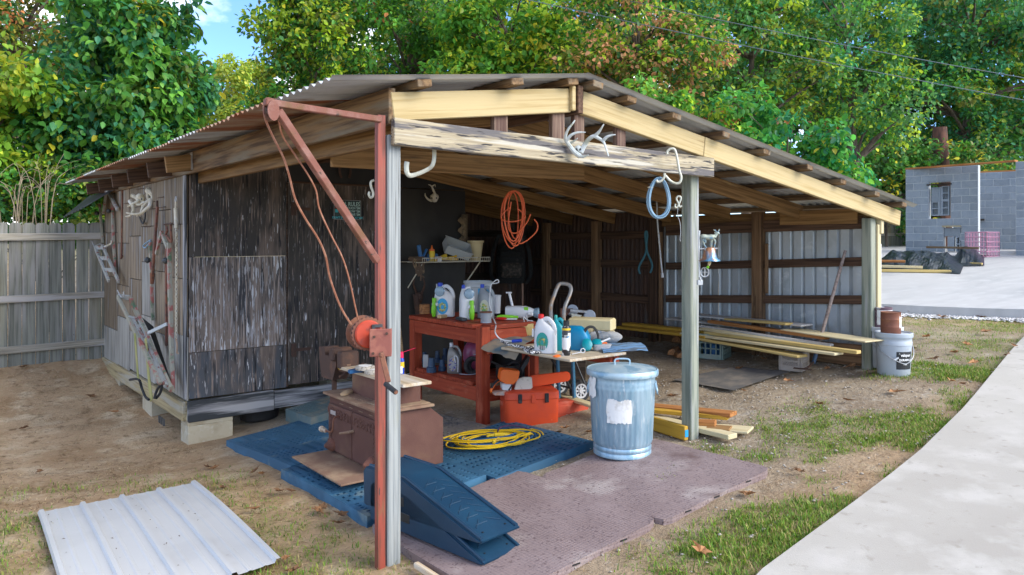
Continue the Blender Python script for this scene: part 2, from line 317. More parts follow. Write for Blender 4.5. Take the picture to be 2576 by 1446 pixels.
BLOCK = mat('concrete_block', (0.23, 0.264, 0.297), .9, layers=[((0.187, 0.221, 0.255), (6, 6, 6), .45, .65, 4), ((0.281, 0.306, 0.332), (40, 40, 40), .55, .7, 3)], bump=.5, bscale=(150, 150, 150), vari=.12)
MORTAR = mat('mortar', (0.45, 0.477, 0.495), .95, bump=.3)
BLOCKT = mat('tan_footing_block', (.46, .41, .30), .9, layers=[((.36, .30, .20), (6, 6, 6), .5, .7, 5), ((.55, .52, .42), (12, 12, 12), .55, .7, 4)], bump=.5, bscale=(90, 90, 90), vari=.1)
BRICKP = mat('tan_paver', (.52, .36, .18), .9, layers=[((.36, .26, .17), (9, 9, 9), .55, .65, 4)], bump=.4)
MATBL = mat('blue_plastic_mat', (0.024, 0.0935, 0.169), .62, layers=[((0.04, 0.143, 0.25), (5, 5, 5), .5, .7, 4), ((0.224, 0.264, 0.225), (3.5, 3.5, 3.5), .60, .74, 6)], bump=.2)
MATGR = mat('teal_grey_mat', (.10, .16, .17), .75, layers=[((.24, .22, .17), (5, 5, 5), .48, .66, 6)], bump=.2)
RAMP = mat('navy_plastic_ramp', (0.0045, 0.0331, 0.0713), .5, layers=[((0.0075, 0.0478, 0.0938), (4, 4, 4), .45, .7, 4), ((0.0375, 0.102, 0.15), (40, 40, 40), .74, .78, 3)], bump=.15, bscale=(110, 110, 110))
BLACK = mat('black_plastic', (.015, .016, .018), .5); BLACKR = mat('black_rubber', (.02, .021, .023), .8, layers=[((.06, .055, .05), (20, 20, 20), .6, .75, 3)])
DKGREY = mat('dark_grey_metal', (.06, .065, .07), .5, .4); GREYM = mat('grey_steel', (.40, .41, .42), .45, .6, layers=[((.24, .20, .17), (15, 15, 15), .58, .7, 4)])
HOOK = mat('pale_hook_metal', (.52, .52, .44), .5, .4, layers=[((.30, .28, .2), (20, 20, 20), .6, .7, 3)])
CABLE_r = mat('rusty_cable', (0.24, 0.088, 0.044), .6, layers=[((0.336, 0.16, 0.096), (25, 25, 25), .5, .65, 3)])
WHITE = mat('white_plastic', (0.629, 0.637, 0.654), .4); WHITEW = mat('white_wire', (.60, .54, .42), .6, layers=[((.36, .25, .15), (25, 25, 25), .58, .66, 3)])
CLEAR = mat('cloudy_clear_plastic', (.46, .48, .48), .35, trans=.08, alpha=1); CLEARB = mat('clear_cap', (.42, .58, .70), .2, trans=.5)
GREYJ = mat('grey_translucent_jug', (.26, .29, .32), .4, layers=[((.18, .2, .22), (6, 6, 6), .5, .7, 3)])
SILVJ = mat('silver_brown_jug', (.20, .19, .175), .35, .3, layers=[((.27, .265, .26), (9, 9, 9), .5, .68, 3)])
GREEN = mat('lime_handle', (.20, .55, .02), .45); GREENC = mat('green_plastic', (.02, .23, .12), .45); TEAL = mat('teal_plastic', (.0, .26, .31), .4); TEALD = mat('teal_label', (.02, .30, .26), .45)
BLUEP = mat('blue_plastic', (.01, .10, .26), .4); BLUEB = mat('blue_bright', (.01, .05, .42), .4); LBLUE = mat('label_blue', (.02, .30, .58), .45); DBLUE = mat('dark_blue_cups', (.025, .06, .12), .45, layers=[((.08, .12, .17), (20, 20, 20), .58, .7, 4)])
YEL = mat('yellow_plastic', (.75, .50, .02), .45); YELT = mat('yellow_tool', (.70, .42, .02), .5, layers=[((.6, .5, .25), (20, 20, 20), .55, .65, 3)]); ORG = mat('orange_plastic', (.85, .16, .015), .42, layers=[((.72, .12, .02), (6, 6, 6), .5, .7, 4)])
COOL = mat('orange_cooler', (0.663, 0.0723, 0.017), .5, layers=[((0.561, 0.0638, 0.0255), (5, 5, 5), .45, .65, 4), ((0.731, 0.187, 0.111), (30, 30, 30), .68, .74, 4), ((0.34, 0.17, 0.085), (4, 4, 9), .68, .8, 5)], bump=.1, bscale=(25, 25, 25))
COOL2 = mat('red_tool_case', (.50, .07, .03), .6, layers=[((.58, .16, .10), (10, 10, 10), .55, .7, 4)])
SCABB = mat('orange_red_scabbard', (.74, .085, .015), .4); ORCORD = mat('orange_cord', (.70, .12, .03), .5); YCORD = mat('yellow_cord', (.72, .46, .015), .45, layers=[((.5, .36, .1), (9, 9, 9), .6, .7, 3)]); BCORD = mat('blue_cord', (.015, .11, .27), .5)
BLCOIL = mat('blue_grey_hose', (.20, .33, .44), .45); PINKJ = mat('pink_jug', (.36, .075, .16), .35, layers=[((.46, .16, .24), (6, 6, 6), .5, .68, 3)]); PINKC = mat('pink_wire', (.62, .30, .40), .5); REDP = mat('red_plastic', (.6, .02, .02), .4); REDH = mat('hot_red', (.75, .02, .10), .4)
CREAM = mat('cream_plastic', (.58, .46, .25), .6, layers=[((.42, .29, .13), (12, 12, 4), .56, .66, 5), ((.12, .08, .04), (18, 18, 30), .68, .72, 5)]); CREAMT = mat('cream_toolbox', (.60, .50, .28), .55, layers=[((.50, .40, .21), (6, 6, 6), .5, .7, 4)])
TAN = mat('tan_funnel', (.50, .36, .13), .6, layers=[((.36, .24, .08), (10, 10, 10), .5, .66, 4)]); MOSS = mat('mossy_strap', (.36, .34, .13), .85, layers=[((.24, .27, .08), (6, 6, 6), .45, .6, 4)])
BONE = mat('antler_bone', (.62, .58, .47), .6, layers=[((.40, .34, .22), (14, 14, 14), .5, .68, 5), ((.70, .70, .68), (6, 6, 6), .55, .7, 3)], bump=.2, bscale=(120, 120, 120)); BONEG = mat('antler_grey', (.52, .56, .55), .55, layers=[((.34, .35, .27), (16, 16, 16), .5, .66, 4), ((.70, .72, .72), (8, 8, 8), .6, .72, 3)], bump=.2, bscale=(120, 120, 120))
CLOTH = mat('dirty_blue_cloth', (.08, .14, .18), .95, layers=[((.33, .27, .19), (5, 5, 5), .38, .56, 6)], bump=.4, bscale=(60, 60, 60)); CLOTHG = mat('grey_rag', (.27, .27, .27), .95, layers=[((.10, .14, .20), (9, 9, 9), .5, .62, 5), ((.40, .35, .27), (6, 6, 6), .6, .7, 4)], bump=.4, bscale=(50, 50, 50)); CLOTHB = mat('blue_stripe_cloth', (.12, .25, .44), .9, layers=[((.07, .10, .14), (2, 40, 40), .5, .56, 2)], bump=.3)
ROPE = mat('black_white_rope', (.06, .055, .06), .8, layers=[((.75, .74, .72), (70, 70, 70), .5, .54, 1)])
TARP = mat('black_tarp', (.006, .013, .024), .3, spec=.35, layers=[((.012, .024, .04), (3, 3, 3), .5, .7, 4)])
PACK = mat('black_backpack', (.018, .018, .018), .85, layers=[((.05, .045, .04), (25, 25, 25), .58, .66, 4)]); PACKC = mat('camo_patch', (.05, .045, .035), .9, layers=[((.12, .09, .075), (30, 30, 30), .5, .58, 4), ((.16, .05, .05), (40, 40, 40), .66, .7, 3)])
CAMO = mat('camo_painted_steel', (.30, .29, .23), .6, layers=[((.33, .10, .085), (9, 9, 9), .50, .57, 4), ((.09, .16, .09), (7, 7, 7), .57, .63, 4), ((.52, .52, .48), (30, 30, 30), .66, .72, 4)], bump=.2)
GALVS = mat('treestand_platform', (.42, .43, .41), .5, .3, layers=[((.30, .13, .11), (11, 11, 11), .55, .63, 4), ((.10, .16, .12), (9, 9, 9), .6, .68, 4)])
PAPER = mat('torn_paper', (.78, .77, .74), .9, layers=[((.60, .58, .54), (20, 20, 20), .52, .66, 5)], bump=.4, bscale=(40, 40, 40)); LABELK = mat('label_black', (.02, .022, .025), .5); TXTW = mat('lettering_white', (.80, .81, .80), .6); TXTK = mat('lettering_black', (.02, .02, .02), .6); TXTT = mat('lettering_mint', (.45, .66, .62), .6); TXTC = mat('lettering_cyan', (.05, .45, .52), .6); SIGNG = mat('sign_dark_green', (.012, .035, .036), .4)
BUCK = mat('pale_blue_bucket', (0.391, 0.442, 0.493), .5, layers=[((0.34, 0.391, 0.433), (4, 4, 4), .5, .7, 4), ((0.306, 0.272, 0.23), (5, 5, 9), .68, .8, 4)]); BUCKW = mat('white_bucket', (0.527, 0.561, 0.595), .5); GREYP = mat('grey_plastic', (.30, .34, .40), .5)
CRATEG = mat('green_grey_crate', (.20, .27, .24), .6, layers=[((.30, .33, .29), (10, 10, 10), .5, .7, 4)]); CRATET = mat('tan_grey_crate', (.40, .35, .31), .7, layers=[((.30, .26, .22), (12, 12, 12), .5, .7, 4)])
TARPM = mat('dark_rubber_sheet', (.10, .095, .09), .8, layers=[((.20, .17, .14), (6, 6, 6), .45, .65, 5)]); GLASSD = mat('dark_glass', (.05, .05, .06), .15)
PEB = mat('pebbles', (.36, .31, .25), .9, layers=[((.36, .33, .29), (9, 9, 9), .45, .6, 2), ((.50, .48, .44), (17, 17, 17), .6, .7, 2)], coords='Object')
DRY = mat('dry_fallen_leaf', (.30, .15, .06), .8, layers=[((.20, .09, .035), (30, 30, 30), .45, .65, 3)], vari=.5); STEEL = mat('bare_steel', (.42, .46, .50), .4, .3); WIRE = mat('power_line', (.10, .13, .15), .6)
# brown tread plate: fine dimples as bump
def tread(name, base, d2):
    m = mat(name, base, .75, layers=[(d2, (2.2, 2.2, 2.2), .42, .62, 8), ((.36, .31, .29), (3.5, 3.5, 3.5), .55, .72, 8), ((.11, .065, .06), (2.2, 2.2, 2.2), .58, .70, 6), ((.13, .09, .09), (70, 70, 70), .60, .66, 1)])
    t = m.node_tree; N = t.nodes; L = t.links.new; b = [n for n in N if n.type == 'BSDF_PRINCIPLED'][0]; tc = [n for n in N if n.type == 'TEX_COORD'][0]
    v = N.new('ShaderNodeTexVoronoi'); v.inputs['Scale'].default_value = 48; v.inputs['Randomness'].default_value = .15; L(tc.outputs['Object'], v.inputs['Vector'])
    bp = N.new('ShaderNodeBump'); bp.inputs['Strength'].default_value = .9; bp.inputs['Distance'].default_value = .004; bp.invert = True; L(v.outputs['Distance'], bp.inputs['Height']); L(bp.outputs[0], b.inputs['Normal']); return m
TREAD = tread('brown_tread_mat', (.20, .145, .14), (.255, .195, .19))
# leaves: colour per leaf from the attribute 'lc'
def leafmat(name, tr=.4, rough=.5):
    m = bpy.data.materials.new(name); m.use_nodes = True; t = m.node_tree; N = t.nodes; N.clear(); L = t.links.new
    o = N.new('ShaderNodeOutputMaterial'); at = N.new('ShaderNodeAttribute'); at.attribute_name = 'lc'
    b = N.new('ShaderNodeBsdfPrincipled'); b.inputs['Roughness'].default_value = rough; b.inputs['Specular IOR Level'].default_value = .4
    tl = N.new('ShaderNodeBsdfTranslucent'); mx = N.new('ShaderNodeMixShader'); mx.inputs[0].default_value = tr
    hs = N.new('ShaderNodeHueSaturation'); hs.inputs['Value'].default_value = 1.35; hs.inputs['Hue'].default_value = .485; L(at.outputs['Color'], hs.inputs['Color'])
    L(at.outputs['Color'], b.inputs['Base Color']); L(hs.outputs[0], tl.inputs['Color']); L(b.outputs[0], mx.inputs[1]); L(tl.outputs[0], mx.inputs[2]); L(mx.outputs[0], o.inputs[0]); return m
LEAF = leafmat('leaf_foliage'); GRASSM = leafmat('grass_blade', .25, .6)
BARK = mat('bark', (.13, .10, .075), .9, layers=[((.07, .05, .04), (14, 14, 3), .45, .6, 5), ((.22, .19, .15), (9, 9, 3), .58, .7, 4)], bump=.8, bscale=(25, 25, 6)); TWIG = mat('bare_twig', (.28, .22, .15), .9)

# ================================================================ ground, driveway, pad
DRV = [(-4.0,-2.35),(-1.5,-1.95),(.2,-1.62),(1.05,-1.46),(2.0,-1.40),(2.87,-1.33),(4.2,-1.12),(5.7,-.82),(7.34,-.48),(9.5,-.1),(14,.5),(30,2.2)]
_dx = np.array([p[0] for p in DRV]); _dy = np.array([p[1] for p in DRV])
def drvY(x): return np.interp(x, _dx, _dy)
def sstep(a, b, x): t = np.clip((x - a) / (b - a), 0, 1); return t * t * (3 - 2 * t)
def grassD(x, y):
    """0..1 grass cover"""
    x = np.asarray(x, float); y = np.asarray(y, float)
    n = fbm(x, y, 1.1, 3); n2 = fbm(x, y, 3.3, 9)
    front = sstep(.3, 1.3, x + 0 * y) * (1 - sstep(-.45, .1, y - .05 * x * (x > 5)))                   # strip between shed and driveway
    near = sstep(.75, .25, y - drvY(x)) * sstep(.4, 1.4, x)                                             # lush close to the concrete
    lawn = sstep(5.15, 5.9, x) * (1 - sstep(2.6, 3.4, y - .3 * (x - 6)))
    left = sstep(.25, -.5, x) * sstep(3.3, 1.6, y + .35 * (x + 1.2))                                    # around the white sheet
    leftfar = sstep(-1.2, -3, x) * .5
    m = n * .55 + n2 * .45; m3 = .35 + .65 * sstep(.35, .6, fbm(x, y, 9, 15, 2))
    g = (front * sstep(.46, .64, m) * .75 + near * sstep(.38, .60, m) * .85 + lawn * (.30 + .5 * sstep(.38, .6, m)) + left * sstep(.45, .64, m) * .75 + leftfar * sstep(.5, .7, n2) * .6) * m3
    inside = (x > .05) & (x < 5.15) & (y > .12)
    g = np.where(inside, 0, g)
    far = (np.hypot(x, y - 3) > 16)
    return np.clip(np.where(far, .8, g), 0, 1)
def axis(lo, hi, step, far):
    a = [lo]; s = step
    while a[-1] > -far: s *= 1.25; a.append(a[-1] - s)
    b = [hi]; s = step
    while b[-1] < far: s *= 1.25; b.append(b[-1] + s)
    return np.array(a[::-1][:-1] + list(np.arange(lo, hi, step)) + b)
gx = axis(-5, 10, .075, 220); gy = axis(-3.4, 8.6, .075, 220)
GX, GY = np.meshgrid(gx, gy, indexing='ij')
nearw = np.exp(-np.maximum(0, np.hypot(GX - 2, GY - 2) - 8) / 6)
GZ = TN(np.clip(GX, -60, 60), np.clip(GY, -60, 60)) + nearw * ((fbm(GX, GY, 2.2, 21) - .5) * .05 + (fbm(GX, GY, 9, 31, 2) - .5) * .018)
GZ -= .012
nv = GX.size; V = np.c_[GX.ravel(), GY.ravel(), GZ.ravel()]
ni, nj = GX.shape; I = np.arange(nv).reshape(ni, nj)
F = np.stack([I[:-1, :-1], I[1:, :-1], I[1:, 1:], I[:-1, 1:]], -1).reshape(-1, 4)
def npmesh(name, V, F, mat_, smooth=False, col=None, colname='lc'):
    me = bpy.data.meshes.new(name); k = F.shape[1]
    me.vertices.add(len(V)); me.vertices.foreach_set('co', np.ascontiguousarray(V, np.float32).ravel())
    me.loops.add(F.size); me.loops.foreach_set('vertex_index', np.ascontiguousarray(F, np.int32).ravel())
    me.polygons.add(len(F)); me.polygons.foreach_set('loop_start', np.arange(0, F.size, k, dtype=np.int32))
    me.update(calc_edges=True)
    if smooth: me.polygons.foreach_set('use_smooth', np.ones(len(F), bool))
    if col is not None:
        a = me.color_attributes.new(colname, 'FLOAT_COLOR', 'POINT'); c = np.c_[col, np.ones(len(col))].astype(np.float32); a.data.foreach_set('color', c.ravel())
    if mat_: me.materials.append(mat_)
    me.validate()
    o = bpy.data.objects.new(name, me); COL.objects.link(o); return o
gm = bpy.data.materials.new('dirt_ground'); gm.use_nodes = True; t = gm.node_tree; N = t.nodes; N.clear(); L = t.links.new
o_ = N.new('ShaderNodeOutputMaterial'); b_ = N.new('ShaderNodeBsdfPrincipled'); L(b_.outputs[0], o_.inputs[0]); b_.inputs['Roughness'].default_value = .95; b_.inputs['Specular IOR Level'].default_value = .15
tc = N.new('ShaderNodeTexCoord'); at = N.new('ShaderNodeAttribute'); at.attribute_name = 'gc'; sp = N.new('ShaderNodeSeparateColor'); L(at.outputs['Color'], sp.inputs[0])
def gn(s, d=6, r=.6):
    n = N.new('ShaderNodeTexNoise'); n.inputs['Scale'].default_value = s; n.inputs['Detail'].default_value = d; n.inputs['Roughness'].default_value = r; L(tc.outputs['Object'], n.inputs['Vector']); return n.outputs[0]
def gmix(cur, c, fac, lo=None, hi=None):
    if lo is not None:
        r = N.new('ShaderNodeMapRange'); r.inputs[1].default_value = lo; r.inputs[2].default_value = hi; L(fac, r.inputs[0]); fac = r.outputs[0]
    x = N.new('ShaderNodeMixRGB'); L(fac, x.inputs[0])
    if isinstance(c, tuple): x.inputs[2].default_value = (*c, 1)
    else: L(c, x.inputs[2])
    if isinstance(cur, tuple): x.inputs[1].default_value = (*cur, 1)
    else: L(cur, x.inputs[1])
    return x.outputs[0]
dirt = gmix((.53, .37, .225), (.40, .26, .145), gn(1.3), .40, .62)
dirt = gmix(dirt, (.62, .48, .32), gn(3.1), .52, .66)
dirt = gmix(dirt, (.20, .125, .065), gn(9, 8, .75), .53, .66)
dirt = gmix(dirt, (.56, .44, .30), gn(17, 8, .75), .57, .68)
dirt = gmix(dirt, (.42, .33, .17), gn(38, 3, .7), .57, .68)
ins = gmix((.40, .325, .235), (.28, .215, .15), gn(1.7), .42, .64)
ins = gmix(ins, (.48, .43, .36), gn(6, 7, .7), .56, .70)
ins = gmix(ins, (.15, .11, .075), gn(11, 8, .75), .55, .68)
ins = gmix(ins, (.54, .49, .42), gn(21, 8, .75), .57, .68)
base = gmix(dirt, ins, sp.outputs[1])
grs = gmix((.15, .18, .04), (.30, .25, .11), gn(22, 4, .7), .48, .62)
base = gmix(base, grs, sp.outputs[0])
L(base, b_.inputs['Base Color'])
bp = N.new('ShaderNodeBump'); bp.inputs['Strength'].default_value = 1.0; bp.inputs['Distance'].default_value = .035; L(gn(30, 8, .7), bp.inputs['Height']); L(bp.outputs[0], b_.inputs['Normal'])
gr = grassD(GX, GY).ravel() * .55
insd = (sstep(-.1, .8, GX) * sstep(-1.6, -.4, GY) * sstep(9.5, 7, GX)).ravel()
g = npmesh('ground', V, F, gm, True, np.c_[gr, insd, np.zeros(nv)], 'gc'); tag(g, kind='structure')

def sheet(name, pts2d_fn, nu, nv, h, m, thick=.1):
    """sheet following the terrain, raised h, with a skirt"""
    P = [[None] * nv for _ in range(nu)]
    for i in range(nu):
        for j in range(nv):
            x, y = pts2d_fn(i / (nu - 1), j / (nv - 1)); P[i][j] = (x, y, T(x, y) + h)
    mb = MB(); mb.grid(P)
    for edge in ([P[i][0] for i in range(nu)], [P[i][-1] for i in range(nu)][::-1], [P[0][j] for j in range(nv)][::-1], [P[-1][j] for j in range(nv)]):
        mb.grid([[p, (p[0], p[1], p[2] - thick)] for p in edge])
    o = mb.build(name, m); tag(o, kind='structure'); return o
def drv(a, b):
    x = -4.0 + 34 * a ** 1.6; y0 = float(drvY(x)); return x, y0 - b * 5.5
sheet('driveway', drv, 60, 8, .035, CONC, .12)
def drvjoint(x):
    y0 = float(drvY(x)); return [(x + .02 * k, y0 - .02 - k * .55, T(x + .02 * k, y0 - .02 - k * .55) + .0365) for k in range(8)]
dv_ = bpy.data.objects['driveway']
for xj in (5.6,):
    mbj = MB(); Lj = drvjoint(xj); mbj.grid([[(q[0] - .003, q[1], q[2]), (q[0] + .003, q[1], q[2])] for q in Lj]); mbj.build('expansion_joint', TARPM, dv_)
pA, pB, pC, pD = [cw(*q) for q in ((4.0, 11.6), (11.5, 6.8), (24, 18), (5.0, 34))]
def padf(a, b):
    e0 = pA.lerp(pB, a); e1 = pD.lerp(pC, a); p = e0.lerp(e1, b); return p.x, p.y
sheet('concrete_pad', padf, 14, 24, .125, CONC_pad, .2)
# gravel strip in front of the pad: loose stones
def stones(name, n, posfn, smin, smax, m, seed=0):
    rg = np.random.default_rng(seed); oc = np.array([(1,0,0),(-1,0,0),(0,1,0),(0,-1,0),(0,0,1),(0,0,-1)], float)
    of = np.array([(0,2,4),(2,1,4),(1,3,4),(3,0,4),(2,0,5),(1,2,5),(3,1,5),(0,3,5)])
    x, y = posfn(rg, n); s = rg.uniform(smin, smax, n) ; z = TN(x, y)
    sc = np.stack([s * rg.uniform(.7, 1.3, n), s * rg.uniform(.7, 1.3, n), s * rg.uniform(.4, .7, n)], 1); a = rg.uniform(0, 6.28, n)
    vv = oc[None] * sc[:, None]; ca, sa = np.cos(a)[:, None], np.sin(a)[:, None]
    vx = vv[..., 0] * ca - vv[..., 1] * sa; vy = vv[..., 0] * sa + vv[..., 1] * ca
    VV = np.stack([vx + x[:, None], vy + y[:, None], vv[..., 2] + z[:, None] + (s * .1)[:, None]], -1).reshape(-1, 3)
    FF = (of[None] + (np.arange(n) * 6)[:, None, None]).reshape(-1, 3)
    return npmesh(name, VV, FF, m)
def gravpos(rg, n):
    a = rg.uniform(0, 1, n); off = np.abs(rg.normal(0, .16, n)); d = (pB - pA).normalized(); nn = Vector((d.y, -d.x, 0))
    if nn.dot(FW) > 0: nn = -nn
    return pA.x + (pB.x - pA.x) * a + nn.x * (off + .02), pA.y + (pB.y - pA.y) * a + nn.y * (off + .02)
GRAV = mat('gravel_white_grey', (.52, .51, .50), .9, layers=[((.25, .24, .23), (23, 23, 23), .5, .56, 1), ((.72, .72, .72), (31, 31, 31), .55, .6, 1)])
tag(stones('gravel', 4200, gravpos, .012, .035, GRAV, 5), 'white and grey gravel along the concrete pad edge', 'gravel', kind='stuff')
def pebpos(rg, n): return rg.uniform(.3, 6.2, n), rg.normal(.2, .9, n).clip(-1.2, 3)
tag(stones('pebbles', 1500, pebpos, .004, .014, PEB, 6), 'small pale pebbles scattered over the bare dirt', 'pebbles', kind='stuff')

# grass blades and straw
def blades(name, x, y, hmin, hmax, wid, cols, lay, label, cat, seed):
    rg = np.random.default_rng(seed); n = len(x); z = TN(x, y) + (fbm(x, y, 2.2, 21) - .5) * .05 - .02
    a = rg.uniform(0, 6.28, n); h = rg.uniform(hmin, hmax, n) * (.6 + .8 * vnoise(x, y, 2.5, 4)); ln = rg.uniform(*lay, n)
    dx, dy = np.cos(a), np.sin(a); hor = h * np.sin(ln); ver = h * np.cos(ln)
    w = wid * rg.uniform(.7, 1.3, n); px, py = -dy * w / 2, dx * w / 2
    v0 = np.stack([x + px, y + py, z], 1); v1 = np.stack([x - px, y - py, z], 1)
    m0 = np.stack([x + px * .8 + dx * hor * .4, y + py * .8 + dy * hor * .4, z + ver * .62 + .006], 1); m1 = np.stack([x - px * .8 + dx * hor * .4, y - py * .8 + dy * hor * .4, z + ver * .62 + .006], 1)
    v2 = np.stack([x + dx * hor, y + dy * hor, z + ver + .004], 1)
    VV = np.stack([v0, v1, m1, m0, v2], 1).reshape(-1, 3); i = np.arange(n) * 5
    FF = np.concatenate([np.stack([i, i + 1, i + 2], 1), np.stack([i, i + 2, i + 3], 1), np.stack([i + 3, i + 2, i + 4], 1)])
    ci = rg.choice(len(cols), n, p=np.array([c[1] for c in cols]) / sum(c[1] for c in cols)); C = np.array([c[0] for c in cols])[ci] * rg.uniform(.7, 1.3, (n, 1))
    return tag(npmesh(name, VV, FF, GRASSM, False, np.repeat(C, 5, 0)), label, cat, kind='stuff')
def scatter(n, x0, x1, y0, y1, seed, dens):
    rg = np.random.default_rng(seed); x = rg.uniform(x0, x1, n); y = rg.uniform(y0, y1, n); ok = rg.uniform(0, 1, n) < dens(x, y); ok &= y > drvY(x) + .03
    return x[ok], y[ok]
x1, y1 = scatter(230000, .3, 5.6, -1.6, .3, 1, grassD); x2, y2 = scatter(90000, 5.0, 11, -.9, 3.6, 2, lambda a, b: grassD(a, b) * .8); x3, y3 = scatter(190000, -4.5, .3, -1.2, 4.5, 3, grassD)
gxx = np.r_[x1, x2, x3]; gyy = np.r_[y1, y2, y3]
blades('grass', gxx, gyy, .014, .042, .0047, [((.11, .24, .02), 4), ((.16, .30, .025), 4), ((.25, .32, .04), 4), ((.38, .31, .12), 3), ((.07, .15, .02), 2)], (.3, 1.4), 'short patchy green lawn grass growing through bare dirt', 'grass', 4)
def strawD(x, y): return np.clip(.25 + sstep(.42, .6, fbm(x, y, 1.6, 77)) * .75, 0, 1) * (1 - sstep(-.2, .5, x - .0) * sstep(-.3, .2, y))
x4, y4 = scatter(110000, -4.5, .6, -1.4, 7.4, 8, strawD); x5, y5 = scatter(40000, .5, 6.5, -1.3, 3.2, 9, lambda a, b: .6 * sstep(.45, .6, fbm(a, b, 2, 55)))
blades('straw', np.r_[x4, x5], np.r_[y4, y5], .02, .065, .0042, [((.40, .28, .14), 4), ((.58, .46, .27), 3), ((.22, .135, .06), 4), ((.13, .08, .04), 3)], (1.35, 1.55), 'dry straw and dead grass lying loose over the dirt', 'straw', 10)

# ================================================================ open pole shed
XR, ZR = 1.256, 2.644                 # ridge
SL, SR = .141, .1535                  # slopes left / right
XL0, XR0 = -.41, 5.62                 # eaves
def roofz(x): return ZR - (XR - x) * SL if x < XR else ZR - (x - XR) * SR
shed = thing('pole_shed', 'weathered open-front pole shed with low gabled metal roof and bare rafters', 'shed')
D_ = .052                              # sheet above purlin bottom
YF, YB = -.16, 7.55
# posts
def post(x, y, top, m, s=.092, name='post', roll=0):
    return board(name, (x, y, T(x, y) - .15), (x, y, top), s, s, m, shed, roll=roll, up=(0, 1, 0), bev=.006)
post(-.003, .0, 2.19, W_post, .076)
post(2.45, .04, 2.14, W_postg, .090)
post(5.06, .05, 1.86, W_postg, .092)
board('trim_board', (5.135, -.005, T(5.1, 0) - .05), (5.135, -.005, 1.80), .02, .06, W_newpale, shed, up=(0, 1, 0))
board('trim_board', (5.19, .02, T(5.1, 0) - .02), (5.19, .02, 1.62), .05, .018, W_grayb, shed, up=(0, 1, 0))
board('post_block', (5.165, -.005, 1.715), (5.165, -.005, 1.86), .05, .05, W_newpale, shed, up=(0, 1, 0))
# header
board('header_beam', (-.03, -.066, 2.202), (2.565, -.066, 2.172), .138, .038, W_header, shed)
# fascia boards (front rafters)
fz = lambda x: roofz(x) - .045 - .075
board('fascia_board', (-.02, -.03, fz(-.02) - .012), (XR - .055, -.03, fz(XR - .055) - .012), .145, .038, W_cream, shed)
xm = onY(1765, 360, -.03).x
board('fascia_board', (XR + .045, -.034, fz(XR + .045) - .014), (xm - .003, -.034, fz(xm) - .014), .142, .038, W_cream, shed)
board('fascia_board', (xm + .003, -.034, fz(xm) - .014), (5.47, -.034, fz(5.47) - .014), .142, .038, W_cream, shed)
board('ridge_board', (XR, -.085, ZR - .135), (XR, YB, ZR - .135), .17, .045, W_girt, shed)
board('ridge_cap_block', (XR - .062, -.06, ZR - .13), (XR - .03, -.06, ZR - .13), .15, .03, W_cream, shed)
# cripple studs standing on the header
for u, w in ((1255, .1), (1400, .1), (1452, .085), (1557, .085)):
    p = onY(u, 330, .0)
    board('cripple_stud', (p.x, .0, 2.16), (p.x, .0, fz(p.x) + .05), w, .04, W_block, shed, up=(1, 0, 0), roll=0)
# left eave beam and its inner partner
board('eave_beam', (-.02, -.045, 2.335), (-.02, 7.5, 2.335), .185, .04, W_dkbeam, shed)
board('eave_beam', (.10, .02, 2.24), (.10, 3.72, 2.24), .14, .04, W_brown, shed)
board('eave_beam', (.16, .02, 2.10), (.16, 3.70, 2.30), .14, .04, W_brown, shed) if False else None
# rafters
RY = [.75, 1.61, 2.44, 3.35, 4.15, 5.0]
for y in RY:
    z0 = lambda x: roofz(x) - .05 - .075
    board('rafter', (.06, y, z0(.06)), (XR - .03, y, z0(XR - .03)), .14, .04, W_brown, shed)
    board('rafter', (XR + .03, y, z0(XR + .03)), (5.08, y, z0(5.08)), .14, .04, W_brown, shed)
# ceiling ties seen under the roof
board('tie_beam', (.15, 1.05, 2.19), (2.35, 1.05, 2.21), .14, .04, W_brown, shed)
# rafter tails along the left eave
for y in (3.5, 4.15, 5.0, 5.8, 6.6, 7.4):
    board('rafter_tail', (-.25, y, roofz(-.25) - .13), (.02, y, roofz(.02) - .13), .14, .04, W_brown if y < 4 else W_girt, shed)
for (u, v, y) in ((481, 405, None),):
    p = onX(u, v, -.046); mb = MB(); mb.box((0, 0, 0), (.003, .07, .15)); mb.box((0, -.03, -.05), (.004, .03, .05)); mb.build('hurricane_tie', GREYM, shed, loc=p)
# purlins
px = [.12, .72, XR - .09] + [XR + .09, 1.67, 2.10, 2.62, 3.16, 3.72, 4.28, 4.83, 5.35]
for x in px:
    sl = SL if x < XR else -SR; z = roofz(x) - .028
    o = board('purlin', (x, -.13 + random.uniform(-.02, .03), z), (x, YB - .05, z), .04, .088, W_dkbeam, shed, roll=-math.atan(sl))
